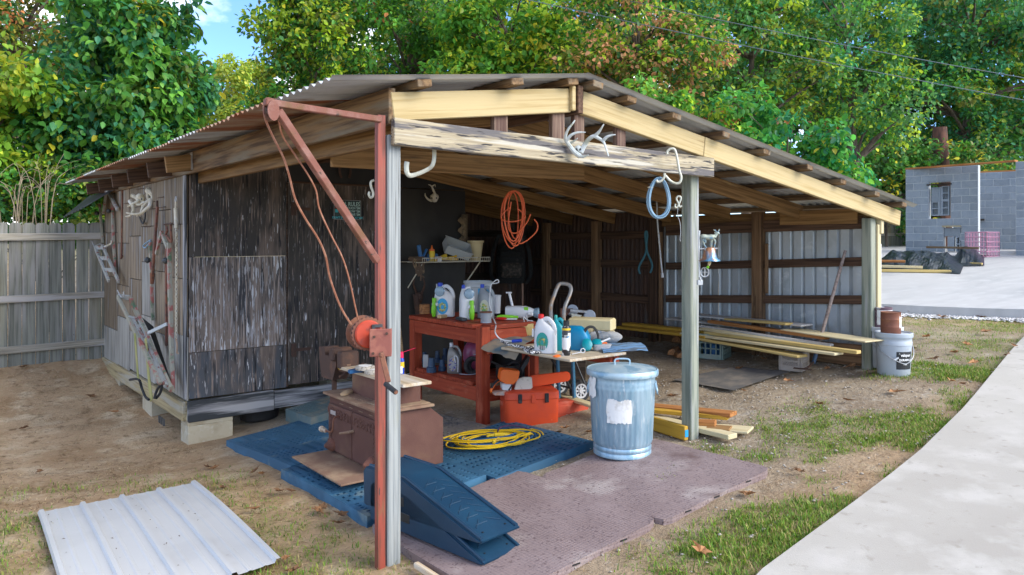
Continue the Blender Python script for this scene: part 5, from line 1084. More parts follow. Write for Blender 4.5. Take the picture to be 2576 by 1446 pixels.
# board on the stove with tool bits
bd = board('plank', (.66, .84, .705), (.66, 1.78, .70), .022, .22, W_ply); tag(bd, 'weathered plank lying across the top of the rusty stove', 'board')
def disc(u, v, z, r, h, label, m1, m2):
    p = onZ(u, v, z); t_ = thing('grinding_wheel', label, 'wheel', p); MB().lathe([(r * .9, 0), (r, .004), (r, h - .006), (r * .93, h)], 28).build('rim', m1, t_, True); MB().lathe([(r * .66, 0), (r * .66, .002)], 24, c=(0, 0, h)).build('disc_face', m2, t_); return t_
gw = mat('abrasive_grey', (.42, .38, .32), .95, layers=[((.22, .19, .16), (60, 60, 60), .5, .6, 3)], bump=.8, bscale=(120, 120, 120))
disc(918, 930, .735, .068, .030, 'pale round grinding wheel on a blue bracket on the stove plank', gw, PAPER); disc(937, 940, .712, .060, .034, 'smaller pale grinding wheel half hidden behind the red hoist post', gw, PAPER)
p = onZ(905, 935, .715); one(MB().prism([(-.09, -.03), (.06, -.035), (.07, .02), (-.02, .04), (-.085, .015)], 0, .022, 'z'), 'blue_bracket', BLUEP, 'blue plastic bracket under the grinding wheels', 'bracket', p, fix=True)
p = onZ(880, 918, .715); one(loft([(0, 0, 0, .05, .025), (.012, 0, 0, .052, .027), (.02, 0, 0, .02, .012)], 12), 'rusty_cover', RUST_dust, 'small rusty cover lying on the stove plank end', 'scrap', p, .4, True)
p = onZ(893, 985, .545); one(loft([(0, 0, 0, .075, .03), (.012, 0, 0, .075, .03), (.022, .01, 0, .04, .018)], 12), 'rag', mat('tan_rag', (.42, .29, .17), .95), 'tan rag lying on the stove top corner', 'rag', onZ(872, 990, .548), .7, True)
# aerosol can
p = onZ(1010, 940, .715); wd4 = thing('aerosol_can', 'blue and yellow oil spray can with red cap and straw', 'can', p)
MB().lathe([(.017, 0), (.018, .004), (.018, .045)], 18).build('lower_body', BLUEB, wd4, True); MB().lathe([(.0181, .045), (.0181, .085)], 18, cap0=False, cap1=False).build('label_band', YEL, wd4, True); MB().lathe([(.018, .085), (.018, .10), (.011, .112)], 18, cap0=False).build('shoulder', BLUEB, wd4, True)
MB().lathe([(.012, .112), (.013, .125), (.012, .15), (.006, .156)], 14).build('cap', REDH, wd4, True); MB().tube([(0, 0, .148), (.10, -.02, .175)], .0015, 5).build('straw', REDH, wd4)
MB().box((0, -.0183, .03), (.020, .002, .05)).build('label', TXTW, wd4).rotation_euler[2] = -PHI
# vise on its pipe
pv = Vector((.62, 2.02, T(.62, 2.02))); vz = thing('bench_vise', 'heavy rusty bench vise mounted on an iron pipe beside the stove', 'vise', pv)
MB().tube([(0, 0, -.05), (0, 0, .62)], .02, 10).build('pipe_stand', RUST_dk, vz, True)
mb = MB(); mb.prism([(-.10, .60), (.10, .60), (.12, .66), (.14, .74), (.15, .83), (.05, .84), (.03, .78), (-.03, .78), (-.05, .84), (-.15, .82), (-.16, .72), (-.13, .66)], -.06, .06, 'x'); mb.build('body', RUST_dk, vz, fix=True)
mb = MB(); mb.box((0, -.12, .80), (.16, .07, .10), bev=.012); mb.box((0, -.24, .77), (.15, .08, .13), bev=.012); mb.box((0, -.10, .70), (.06, .34, .06), bev=.008); mb.build('jaw', RUST_dk, vz); MB().tube([(0, -.30, .70), (0, -.20, .70)], .022, 10).build('screw', RUST, vz, True); MB().tube([(-.10, -.30, .66), (.10, -.30, .74)], .008, 6).build('tommy_bar', RUST_dk, vz, True); MB().box((-.03, -.20, .71), (.05, .05, .03), bev=.006).build('yellow_rag', YELT, vz)
# ================================================================ plastic ramps
rdir = Vector((-.147, .989, 0)).normalized(); rz_r = math.atan2(rdir.y, rdir.x); tipc = Vector((.385, -.455, 0))
def ramp(label, tip, z, L=.93, w=.285, h=.225, tilt=0):
    t_ = thing('vehicle_ramp', label, 'ramp', (tip.x, tip.y, z), rz_r, 'stacked navy car ramps'); t_.rotation_euler = (0, tilt, rz_r)
    prof = [(0, .012), (.03, .0), (L, 0), (L, h * .86), (L - .03, h), (L * .68, h * .98), (L * .62, h * .93)]
    mb = MB(); mb.prism(prof, -w / 2, w / 2, 'y'); 
    me = mb.build('ramp_body', RAMP, t_, fix=True)
    bm = bmesh.new(); bm.from_mesh(me.data); bmesh.ops.bevel(bm, geom=[e for e in bm.edges], offset=.008, segments=2, affect='EDGES'); bm.to_mesh(me.data); bm.free(); me.data.polygons.foreach_set('use_smooth', [True] * len(me.data.polygons)); me.data.set_sharp_from_angle(angle=R_(35))
    sl = math.atan2(h * .93 - .012, L * .62)
    for s in (-1, 1):
        o = MB().tube([(.02, s * (w / 2 - .018), .022), (L * .62, s * (w / 2 - .018), h * .93 + .006), (L - .05, s * (w / 2 - .018), h + .004)], .010, 8).build('side_rim', RAMP, t_, True)
    mb = MB()
    for k in range(7):       # raised chevron treads
        x = .10 + k * .065; z0 = .012 + (h * .93 - .012) * x / (L * .62) + .0015
        for s in (-1, 1): mb.tube([(x + .05, s * .02, z0 + .05 * math.tan(sl)), (x, s * .085, z0)], .0028, 5)
        mb.tube([(x + .02, -.01, z0 + .02 * math.tan(sl)), (x + .02, .07, z0 + .02 * math.tan(sl))], .002, 4)
    mb.build('tread_ribs', RAMP, t_, True)
    mb = MB(); mb.box((L * .70, -w / 2 + .001, h * .38), (.16, .006, .05), bev=.01); mb.build('side_slot', BLACK, t_); MB().box((L * .70, w / 2 - .001, h * .38), (.16, .006, .05), bev=.01).build('side_slot', BLACK, t_)
    MB().box((L - .0005, 0, h * .2), (.004, w * .6, h * .25), bev=.01).build('rear_arch', BLACK, t_)
    for s in (-1, 1): MB().lathe([(.006, 0), (.006, .002)], 8, c=(.06, s * .08, .033)).build('peg_hole', BLACK, t_)
    return t_
zr = T(.3, -.3) + .028
ramp('lower of two stacked navy blue plastic car ramps beside the front post', tipc, zr + .002)
ramp('upper of two stacked navy blue plastic car ramps beside the front post', tipc + rdir * .012, zr + .105, L=.98, tilt=R_(2.0))
p = onT(1078, 1445, .02); st_ = board('wood_offcut', onT(1046, 1420, .02), onT(1130, 1475, .02), .03, .03, wood('wood_painted_offcut', (.60, .55, .45), (.50, .33, .17), vari=.02)); tag(st_, 'short white-painted wood offcut lying on the dirt by the post foot', 'offcut')
# ================================================================ galvanised trash can
cz = T(1.845, .13) + .016; tc_ = thing('trash_can', 'dented galvanised steel trash can with domed lid and torn white label', 'trash can', (1.845, .132, cz))
mb = MB(); n = 180; prof = [(.188, 0), (.195, .006), (.195, .03), (.190, .036), (.195, .045), (.1955, .06), (.191, .07), (.196, .082), (.2, .10), (.217, .45), (.222, .47), (.219, .482), (.223, .494), (.219, .506), (.224, .53), (.225, .56)]
vs = []; fs = []
for r, z in prof:
    for k in range(n):
        a = 2 * math.pi * k / n; rr = r
        if .09 < z < .46: rr += .0040 * (.5 + .5 * math.cos(k * 2 * math.pi / 5)) ** 2
        vs.append((rr * math.cos(a), rr * math.sin(a), z))
for i in range(len(prof) - 1):
    for k in range(n): fs.append((i * n + k, i * n + (k + 1) % n, (i + 1) * n + (k + 1) % n, (i + 1) * n + k))
fs.append(tuple(range(n))[::-1])
# extra rings between .10 and .45 so the flutes keep their shape
mb.add(vs, fs); mb.build('body', GALV, tc_, True)
MB().lathe([(.229, .535), (.242, .538), (.244, .55), (.242, .572), (.236, .578), (.228, .574), (.20, .582), (.12, .598), (.03, .605), (.001, .606)], 56, cap0=False).build('lid', GALV_lid, tc_, True)
lid = [c for c in tc_.children if c.name.startswith('lid')][0]
hd = catmull([(-.05, 0, .603), (-.05, 0, .628), (-.03, 0, .638), (.03, 0, .638), (.05, 0, .628), (.05, 0, .603)], 4); o = MB().tube(hd, .006, 8).build('lid_handle', GALV, lid, True); o.rotation_euler[2] = -PHI
dirc = math.atan2((CAM - Vector((1.845, .132, 0))).y, (CAM - Vector((1.845, .132, 0))).x)
def canpatch(a0, a1, z0, z1, m, name, r_=lambda z: .2025 + .045 * (z - .1) + .004, jag=.012, seed=1, nn=18):
    rg = random.Random(seed); P = []
    for i in range(nn + 1):
        a = dirc + R_(a0 + (a1 - a0) * i / nn); zt_, zb_ = z1 + rg.uniform(-jag, jag), z0 + rg.uniform(-jag, jag); col = []
        for j in range(5):
            z = zb_ + (zt_ - zb_) * j / 4; aa = a + (R_(rg.uniform(-1.5, 1.5)) if i in (0, nn) else 0); r = r_(z) + .0015 * rg.random() * (j in (0, 4) or i in (0, nn)); col.append((r * math.cos(aa), r * math.sin(aa), z))
        P.append(col)
    return MB().grid(P).build(name, m, tc_)
canpatch(-27, 17, .245, .40, PAPER, 'torn_label', r_=lambda z: .2045 + .046 * (z - .1) + .0045, seed=3, jag=.009)
canpatch(-74, -50, .40, .525, PAPER, 'round_sticker', r_=lambda z: .2285, seed=4, nn=10)
for s in (-1, 1):
    a = dirc + s * R_(86); b = Vector((math.cos(a), math.sin(a), 0)); q = b * .222; t2 = Vector((-b.y, b.x, 0)); MB().tube(catmull([q + t2 * .045 + Vector((0, 0, .49)), q + b * .012 + t2 * .04 + Vector((0, 0, .42)), q + b * .014 + t2 * -.04 + Vector((0, 0, .42)), q - t2 * .045 + Vector((0, 0, .49))], 4), .005, 6).build('side_handle', GALV, tc_, True)
# ================================================================ coiled cord
cx = thing('extension_cord', 'big loose coil of yellow extension cord lying on the blue mat', 'cord', (1.40, 1.02, T(1.4, 1.0) + .045))
cb = thing('hookup_cord', 'loose blue cord tangled inside the yellow extension cord coil', 'cord', (1.40, 1.02, T(1.4, 1.0) + .045))
def loops(n, rx, ry, seed, r, hz_, cxo=0, cyo=0):
    rg = random.Random(seed); P = []; ph = rg.uniform(0, 6)
    for k in range(n * 18):
        a = 2 * math.pi * k / 18; lp = k / 18; ex = rx * (1 + .16 * math.sin(lp * 2.3 + ph)); ey = ry * (1 + .2 * math.sin(lp * 1.7 + ph)); ox, oy = .07 * math.sin(lp * 1.3 + ph) + cxo, .05 * math.cos(lp * 2.1) + cyo
        q = RT * (ex * math.cos(a) + ox) + FW * (ey * math.sin(a) + oy); P.append((q.x, q.y, hz_ + .006 + .011 * (lp % 3) + .005 * math.sin(a * 3 + lp) + .10 * 0 + .09 * (q.x) * 1.0))
    return catmull(P, 2)
MB().tube(loops(9, .27, .16, 3, .006, .012), .0055, 6).build('cord_loops', YCORD, cx, True)
MB().tube(loops(6, .24, .13, 8, .006, .004, -.02, .03), .0055, 6).build('cord_loops', BCORD, cb, True)
mb = MB(); mb.M = Matrix.Translation((.05, -.02, .055)) @ Matrix.Rotation(-.55, 4, 'Z'); mb.box((0, 0, 0), (.075, .035, .03), bev=.008); mb.tube([(.035, 0, 0), (.11, -.005, -.006)], [.014, .007], 8); mb.tube([(-.03, 0, 0), (-.09, 0, -.01)], [.013, .007], 8); mb.build('connector', YEL, cx, True)
mb = MB(); mb.M = Matrix.Translation((-.02, -.08, .035)) @ Matrix.Rotation(.5, 4, 'Z'); mb.box((0, 0, 0), (.10, .02, .03), bev=.006); mb.build('plug', YEL, cx)
MB().tube(catmull([(.10, .06, .05), (.16, .10, .07), (.26, .06, .075), (.34, -.04, .05), (.36, -.12, .03)], 5), .006, 6).build('cord_tail', mat('purple_cord', (.07, .03, .08), .5), cb, True)
# ================================================================ white roofing sheet
P = []; x0, x1 = -1.395, -.445; nrib = 5; xs_ = []
for k in range(nrib):
    c = x0 + .02 + (x1 - x0 - .04) * k / (nrib - 1)
    xs_ += [(c - .02, 0), (c - .011, .017), (c + .011, .017), (c + .02, 0)]
    if k < nrib - 1:
        for f in (.33, .66): cc_ = c + .2375 * f; xs_ += [(cc_ - .012, 0), (cc_ - .006, .003), (cc_ + .006, .003), (cc_ + .012, 0)]
sh = thing('roofing_panel', 'white ribbed metal roofing panel lying flat on the dirt', 'panel', (-.92, 1.2, 0))
for (x, dz) in xs_:
    col = []
    for j in range(9):
        y = .34 + (2.06 - .34) * j / 8; sk = (y - .34) * .03; col.append((x + sk + .92, y + .06 * (x + .445) - 1.2, T(x, y) + .03 + dz))
    P.append(col)
MB().grid(P).build('panel_sheet', SHEET_white, sh)
rg = random.Random(3)

# ================================================================ red workbench
BZ = T(1.78, 1.67); bx0, bx1, by0, by1 = 1.745, 2.33, 1.625, 2.80; bt = BZ + .815
wb = thing('workbench', 'red painted wooden workbench with a lower shelf beside the tool shed', 'workbench', (bx0, by0, BZ))
bw_, bd_ = bx1 - bx0, by1 - by0
for (x, y) in ((.045, .045), (.045, bd_ - .045), (bw_ - .045, .045), (bw_ - .045, bd_ - .045)):
    board('leg', (x, y, T(bx0 + x, by0 + y) - BZ - .02), (x, y, .772 if y > .1 or x > .1 else .80), .088, .088, W_redp, wb, up=(0, 1, 0))
nsl = 9
for k in range(nsl):
    y0 = .0 + bd_ * k / nsl; board('top_slat', (-.005, y0 + bd_ / nsl / 2, .795), (bw_ + .005, y0 + bd_ / nsl / 2, .795), .036, bd_ / nsl - .004, W_redp, wb) if not (k == 0) else board('top_slat', (.092, y0 + bd_ / nsl / 2, .795), (bw_ + .005, y0 + bd_ / nsl / 2, .795), .036, bd_ / nsl - .004, W_redp, wb)
    board('shelf_slat', (.0, y0 + bd_ / nsl / 2, .315), (bw_, y0 + bd_ / nsl / 2, .315), .034, bd_ / nsl - .004, W_redp, wb) if 0 < k < nsl - 1 else None
board('apron', (.02, .09, .715), (.02, bd_ - .09, .715), .115, .03, W_redp, wb); board('apron', (.09, .02, .715), (bw_ - .09, .02, .715), .115, .03, W_redp, wb)
board('lower_rail', (.02, .09, .235), (.02, bd_ - .09, .235), .12, .03, W_redp, wb); board('lower_rail', (.09, .02, .235), (bw_ - .09, .02, .235), .12, .03, W_redp, wb)
MB().box((bw_ - .01, bd_ / 2, .50), (.012, bd_ - .1, .34)).build('back_panel', PL_dark, wb)
# ================================================================ plywood side table
PZ = .795; tb = thing('plywood_table', 'rough plywood table top on red legs butted against the workbench', 'table', (1.72, .52, PZ))
board('tabletop', (0, .28, 0), (0, .28, 0) if False else (0, 1.09, 0), .02, .58, W_ply, tb).matrix_local = Matrix.Translation((.29, 0, 0)) @ Matrix.Rotation(R_(90), 4, 'Z')
for (x, y) in ((.52, 1.02), (.545, .10)): board('leg', (x, y, T(1.72 + x, .52 + y) - PZ), (x, y, -.012), .07, .05, W_redp, tb, up=(0, 1, 0))
board('rail', (.50, .08, -.05), (.50, 1.05, -.05), .07, .03, W_redp, tb); board('rail', (.06, 1.07, -.05), (.50, 1.07, -.05), .07, .03, W_redp, tb)
# ================================================================ bottles and jugs
def jug(label, u, v, zsurf, h=.29, w=.085, d=.055, rz=None, body=WHITE, lab=LBLUE, cap=BLUEB, oval=True, sprayer=False, lay=False, art=True, name='plastic_jug'):
    p = onZ(u, v, zsurf); rz = -PHI if rz is None else rz
    t_ = thing(name, label, 'jug', p, rz)
    loft([(0, 0, 0, w * .9, d * .9), (.006, 0, 0, w, d), (h * .62, 0, 0, w * .98, d * .98), (h * .74, -w * .12, 0, w * .78, d * .9), (h * .84, -w * .3, 0, w * .50, d * .7), (h * .90, -w * .42, 0, w * .3, d * .42), (h * .95, -w * .45, 0, w * .24, d * .34)], 24, 3.2).build('bottle_body', body, t_, True)
    MB().tube(catmull([(-w * .2, 0, h * .92), (w * .25, 0, h * .95), (w * .72, 0, h * .82), (w * .90, 0, h * .64), (w * .80, 0, h * .52)], 5), d * .30, 8, flat=.9).build('handle', body, t_, True)
    MB().lathe([(w * .25, 0), (w * .26, .004), (w * .25, .03), (w * .2, .034)], 16, c=(-w * .45, 0, h * .945)).build('cap', cap, t_, True)
    P = []
    for i in range(13):
        a = math.pi * 2 * i / 13
    if lab:
        mb = MB(); n = 20; ring = [(math.cos(2 * math.pi * k / n) * w * (.58 if oval else .8), -d - .0012, h * .34 + math.sin(2 * math.pi * k / n) * h * .25) for k in range(n)]; mb.add(ring, [tuple(range(n))]); mb.build('label', lab, t_)
        if art:
            mb = MB(); 
            for q in range(8):
                a = q * .785; cx_, cz_ = math.cos(a) * w * .28, h * .31 + math.sin(a) * h * .11; n = 7; mb.add([(cx_ + math.cos(k) * w * .14, -d - .0022, cz_ + math.sin(k) * w * .14) for k in np.linspace(0, 5.4, n)], [tuple(range(n))])
            mb.build('label_art', mat('label_art', (.5, .45, .12), .5, layers=[((.05, .25, .12), (40, 40, 40), .45, .52, 2), ((.5, .16, .05), (60, 60, 60), .6, .66, 2), ((.8, .8, .75), (50, 50, 50), .66, .7, 2)]), t_)
    if sprayer:
        gx_ = sprayer * w * .80; gy_ = -d - .016
        MB().tube(catmull([(gx_, gy_, h * .02), (gx_, gy_ - .008, h * .25), (gx_, gy_, h * .45), (gx_, gy_ + .004, h * .60)], 4), [.016, .019, .022, .024, .024, .023, .020, .018, .018, .019, .020, .020, .016], 10).build('sprayer_handle', GREEN, t_, True)
        MB().box((gx_ * .9, -d * .62, h * .40), (.06, d * 1.5, .030), bev=.005).build('sprayer_clip', WHITE, t_)
        MB().tube([(gx_ * 1.02, .005, h * .2), (gx_ * 1.05, .005, h * 1.02)], .006, 6).build('wand', WHITE, t_, True)
        MB().lathe([(.046, 0), (.048, .006), (.044, .02), (.03, .028), (.004, .03)], 20, c=(gx_ * .35, -d * .9, h * .80), rot=rotX(R_(90))).build('measuring_cup', CLEARB, t_, True)
    return t_
tz = bt + .002
jug('white jug with lime sprayer handle and blue oval label nearest the shed', 1118, 796, tz, .295, .095, .06, sprayer=-1, rz=-PHI - .25)
jug('white jug turned sideways with lime sprayer handle beside the clear tub', 1173, 803, tz, .29, .062, .06, sprayer=.6, lab=None, rz=-PHI + .3)
MB().box((.03, -.061, .09), (.05, .002, .07)).build('label', mat('label_orange', (.6, .3, .15), .5, layers=[((.05, .25, .5), (30, 30, 30), .5, .56, 2)]), bpy.data.objects['plastic_jug.001'])
jg = jug('grey translucent jug with a white hose behind the wire spool', 1222, 800, tz, .29, .075, .06, body=GREYJ, lab=mat('label_pale', (.5, .52, .42), .5, layers=[((.15, .35, .1), (30, 30, 30), .5, .55, 2)]), oval=True, rz=-PHI - .2)
q = jg.location; MB().tube(catmull([(.06, -.07, -.005), (.07, -.065, .06), (.045, -.06, .14), (.05, -.05, .24), (.055, -.04, .30), (.09, -.03, .34), (.115, -.02, .35), (.12, -.02, .325), (.07, -.03, .315)], 6), .0045, 6).build('hose', WHITE, jg, True)
# clear storage tub, white cup, scoop jug
p = onZ(1200, 785, tz); t_ = thing('storage_tub', 'cloudy clear rectangular tub with a blue label standing behind the jugs', 'tub', p + FW * .12, -PHI + .12)
loft([(0, 0, 0, .118, .10, 5), (.24, 0, 0, .132, .112, 5), (.245, 0, 0, .138, .118, 5), (.262, 0, 0, .138, .118, 5), (.27, 0, 0, .134, .114, 5), (.285, 0, 0, .142, .122, 5), (.30, 0, 0, .142, .122, 5), (.30, 0, 0, .134, .114, 5), (.05, 0, 0, .12, .10, 5)], 28).build('tub_body', CLEAR, t_, True)
MB().box((.055, -.114, .19), (.12, .002, .085)).build('label', LBLUE, t_); MB().box((.055, -.1155, .185), (.07, .001, .03)).build('label_art', mat('label_art2', (.75, .75, .4), .5, layers=[((.02, .1, .3), (60, 60, 60), .48, .54, 2)]), t_)
p = onZ(1248, 790, tz); one(loft([(0, 0, 0, .035, .035, 2.2), (.16, 0, 0, .042, .042, 2.2), (.165, 0, 0, .047, .047, 2.2), (.175, 0, 0, .047, .047, 2.2), (.175, 0, 0, .04, .04, 2.2), (.02, 0, 0, .033, .033, 2.2)], 20), 'measuring_beaker', WHITE, 'white ridged plastic beaker behind the grey jug', 'beaker', p + FW * .10, 0, True)
p = onZ(1308, 800, tz); t_ = thing('scoop_jug', 'white jug lying on its side with a clear blue cup', 'jug', p + Vector((0, 0, .055)), -PHI - .15)
o = loft([(-.13, 0, 0, .05, .052), (-.12, 0, 0, .056, .056), (.05, 0, 0, .056, .056), (.10, 0, -.006, .04, .045), (.13, 0, -.01, .03, .03)], 20, 3.5).build('bottle_body', WHITE, t_, True); o.rotation_euler = (0, R_(90), 0)
MB().lathe([(.03, 0), (.045, .02), (.048, .05), (.04, .055)], 18, c=(.12, -.01, -.005), rot=rotY(R_(90))).build('clear_cup', CLEARB, t_, True); MB().box((.06, -.05, .035), (.04, .01, .03), bev=.003).build('green_tag', GREEN, t_); MB().box((.10, -.055, -.01), (.05, .04, .035), bev=.01).build('trigger', WHITE, t_)
MB().tube([(-.07, 0, .05), (-.10, 0, .17)], .012, 10).build('spout', WHITE, t_, True); MB().box((-.103, 0, .175), (.055, .03, .014), bev=.004).build('spout_cap', WHITE, t_)
# wire spool
p = onZ(1222, 811, tz); t_ = thing('wire_spool', 'spool of bright galvanised wire on the workbench corner', 'spool', p)
MB().lathe([(.048, 0), (.048, .006)], 24).build('flange', STEEL, t_, True); MB().lathe([(.056, .086), (.056, .093), (.01, .094)], 24).build('flange', RUST, t_, True)
mb = MB(); P = [(.043 * math.cos(k * .42) * (1 + .04 * math.sin(k * .11)), .043 * math.sin(k * .42) * (1 + .04 * math.sin(k * .11)), .008 + .075 * ((k * .0061) % 1)) for k in range(420)]; mb.tube(P, .0035, 5); mb.build('wire_winding', STEEL, t_, True); MB().lathe([(.036, .006), (.036, .086)], 20).build('core', GREYM, t_)
# small things along the bench
p = onZ(1275, 803, tz); t_ = thing('garden_sprayer', 'lime and red sprayer wand lying on the workbench end', 'sprayer', p, -PHI); MB().tube(catmull([(-.09, 0, .02), (-.03, 0, .024), (.05, .01, .02), (.10, .01, .018)], 4), [.012, .015, .017, .018, .018, .018, .018, .017, .016, .015, .014, .013, .012], 8).build('grip', GREEN, t_, True); MB().lathe([(.002, 0), (.04, .006), (.045, .016), (.03, .024), (.002, .026)], 16, c=(-.05, -.06, 0), sx=1.2, sy=.7).build('red_cup', REDP, t_, True); MB().box((.03, -.045, .008), (.12, .05, .014), bev=.004).build('white_tray', WHITE, t_)
hs = MB(); hs.tube(catmull([onZ(1235, 790, tz + .01), onZ(1243, 806, tz + .01), onZ(1247, 818, tz - .01), CAM + ray(1245, 835) * 5.95, CAM + ray(1255, 850) * 5.9, CAM + ray(1270, 856) * 5.88, CAM + ray(1290, 858) * 5.86], 5), .0055, 6); t_ = thing('nozzle_hose', 'thin white hose with a blue nozzle drooping over the bench edge', 'hose'); hs.build('hose', WHITE, t_, True); MB().tube([CAM + ray(1288, 858) * 5.86, CAM + ray(1312, 856) * 5.84], .013, 10).build('nozzle', BLUEB, t_, True)
p = onZ(1066, 790, tz); one(MB().lathe([(.055, 0), (.057, .05), (.054, .09), (.02, .091)], 12, sx=1, sy=.8), 'wood_chunk', W_log, 'short sawn wood chunk standing on the workbench back edge', 'wood', p + FW * .05, .3, True)
p = onZ(1112, 800, tz); one(MB().box((0, 0, .015), (.09, .05, .03), bev=.006), 'sanding_block', BRICKP, 'dull red sanding block in front of the lime-handled jugs', 'block', p, .2)
p = onZ(1160, 806, tz); one(MB().box((0, 0, .014), (.16, .05, .026), bev=.006), 'sharpening_stone', DKGREY, 'dark sharpening stone on the workbench front edge', 'stone', p, 1.35)
# old skulls hung at the back of the bench
p = onY(1056, 742, 3.68); antlers('goat_skull', 'weathered grey skull with short dark horns behind the workbench', lambda x, y: (x, y), (p - CAM).dot(FW), (1053, 750), [([(1048, 738, 0), (1040, 715, -.02), (1044, 700, -.03)], .012, .003, 'antler'), ([(1060, 738, 0), (1068, 715, -.02), (1062, 695, -.03)], .012, .003, 'antler'), ([(1046, 740, -.03), (1050, 790, -.03)], .03, .02, 'jaw')], RUST_dk, srad=(.05, .04, .07))
# ---- lower shelf
sz = BZ + .334; 
t_ = thing('socket_rack', 'row of dark blue plastic cups and a clear box on the workbench shelf', 'cups', onZ(1085, 925, sz), -PHI)
for (u, v, r, h) in ((1100, 905, .028, .11), (1120, 900, .028, .12), (1068, 905, .026, .10), (1136, 898, .026, .11), (1085, 930, .036, .13), (1112, 926, .03, .10)):
    q = onZ(u, v + 6, sz); l = Matrix.Rotation(PHI, 3, 'Z') @ (q - t_.location); MB().lathe([(r * 1.25, 0), (r * 1.25, h * .35), (r * .9, h * .4), (r * .72, h), (r * .5, h)], 14).build('cup', DBLUE, t_, True, loc=l)
MB().box((-.055, .02, .06), (.05, .03, .12), bev=.004).build('clear_box', CLEAR, t_)
jug('silver-brown motor oil jug on the workbench shelf', 1143, 938, sz, .25, .066, .045, body=SILVJ, cap=WHITE, lab=mat('label_oil', (.30, .31, .32), .4, layers=[((.05, .05, .25), (50, 50, 50), .5, .56, 2), ((.6, .35, .1), (60, 60, 60), .62, .66, 2)]), art=False, rz=-PHI - .3)
o = bpy.data.objects['plastic_jug.003']; MB().tube(catmull([(.05, -.05, .02), (.055, -.055, .10), (.05, -.055, .15), (.02, -.055, .16), (.03, -.05, .10)], 4), .006, 6).build('strap', WHITE, o, True)
p = onZ(1200, 935, sz); t_ = thing('pink_jug', 'rounded pink plastic jug with a black and yellow sticker on the shelf', 'jug', p + FW * .15, -PHI); MB().lathe([(.08, 0), (.115, .03), (.135, .09), (.138, .15), (.125, .21), (.09, .26), (.03, .285), (.02, .30)], 28, sy=.9).build('jug_body', PINKJ, t_, True); MB().box((.035, -.12, .17), (.10, .012, .065), bev=.005).build('sticker', LABELK, t_); text('sticker_text', 'HAMMER', .024, REDP, t_, Matrix.Translation((.035, -.128, .168)) @ Matrix.Rotation(R_(90), 4, 'X'), bold=.0006) if False else None; MB().box((.035, -.127, .178), (.075, .002, .022)).build('sticker_band', REDP, t_); MB().box((.05, -.127, .15), (.045, .002, .014)).build('sticker_band', YEL, t_)
p = onZ(1190, 942, sz); t_ = thing('hose_ring', 'thick black rubber hose coiled on the workbench shelf', 'hose', p + Vector((0, 0, .075)), -PHI)
MB().tube(arc((0, .02, 0), .065, 0, 350, 24), .022, 10).build('hose', BLACKR, t_, True); MB().tube(arc((.02, .05, .0), .06, 20, 330, 20), .02, 8).build('hose', BLACKR, t_, True); MB().tube(catmull([(-.12, -.05, -.06), (-.02, -.07, -.062), (.08, -.05, -.04), (.11, 0, .02), (.07, .02, .09), (0, .02, .10)], 5), .004, 6).build('thin_cable', GREYP, t_, True)
p = onZ(1338, 915, T(2.1, 1.6) + .33); t_ = thing('basket', 'black plastic basket on the shelf under the plywood table', 'basket', Vector((2.12, 1.72, sz)), 0); mb = MB()
for k in range(14): a = k / 14; mb.box((-.10 + .2 * a, -.06, .05), (.006, .004, .10)); 
for k in range(10): a = k / 10; mb.box((-.105, -.06 + .12 * a, .05), (.004, .006, .10))
mb.box((0, 0, .004), (.21, .13, .006)); mb.box((0, -.06, .102), (.22, .012, .01)); mb.box((-.105, 0, .102), (.012, .13, .01)); mb.box((.105, 0, .05), (.005, .13, .1)); mb.box((0, .063, .05), (.21, .005, .1)); mb.build('basket_body', BLACK, t_); MB().tube([(-.12, -.04, .11), (-.22, -.02, .16)], .010, 6).build('basket_handle', BLACK, t_)
# ---- on the plywood table
pz = PZ + .011
def P_(u, v, h=0): return onZ(u, v, pz + h)
mb = MB(); Pc = []
a_, b_, c_, d_ = P_(1213, 864), P_(1300, 884), P_(1352, 850), P_(1262, 834)
for i in range(17):
    col = []
    for j in range(15):
        s, t2 = i / 16, j / 14; q = a_.lerp(b_, s).lerp(d_.lerp(c_, s), t2); z = pz + .006 + .02 * fbm(q.x * 9, q.y * 9, 1.0, 4) + .015 * math.sin(s * 9) * math.sin(t2 * 7) * .5
        if t2 < .28: q = q + (b_ - a_).cross(Vector((0, 0, 1))).normalized() * .015 * (1 - t2 / .28); z -= (.28 - t2) * .34 * (.35 + .65 * fbm(np.float64(s * 3), np.float64(.3), 1.3, 8))
        col.append((q.x, q.y, z))
    Pc.append(col)
one(MB().grid(Pc), 'work_cloth', CLOTH, 'dirty blue work cloth draped over the plywood table edge', 'cloth', smooth=True)
mb = MB(); L_ = [P_(1262, 857, .03), P_(1285, 868, .018), P_(1310, 872, .015), P_(1340, 880, .014), P_(1352, 872, .014), P_(1320, 876, .018), P_(1335, 886, .012), P_(1368, 884, .012)]; mb.tube(catmull(L_, 8), .0125, 8); one(mb, 'braided_rope', ROPE, 'black and white braided rope lying on the work cloth', 'rope', smooth=True)
p = P_(1322, 845, .01); t_ = thing('funnel_pouch', 'tan leather pouch with white cords on the plywood table', 'pouch', p, -PHI + .3); loft([(0, 0, 0, .055, .045, 4), (.02, 0, 0, .062, .05, 4), (.085, 0, 0, .066, .056, 4), (.11, .006, 0, .058, .05, 4), (.12, -.02, .01, .02, .02, 3)], 20).build('pouch_body', TAN, t_, True); MB().tube(catmull([(-.01, 0, .11), (-.02, 0, .17), (.01, -.01, .14), (.06, -.01, .13), (.07, 0, .115), (.02, 0, .125), (.01, 0, .18)], 5), .004, 6).build('cord', WHITE, t_, True)
jug('white jug with a teal label standing on the plywood table', 1372, 887, pz, .27, .085, .058, lab=TEALD, cap=REDP, rz=-PHI - .5)
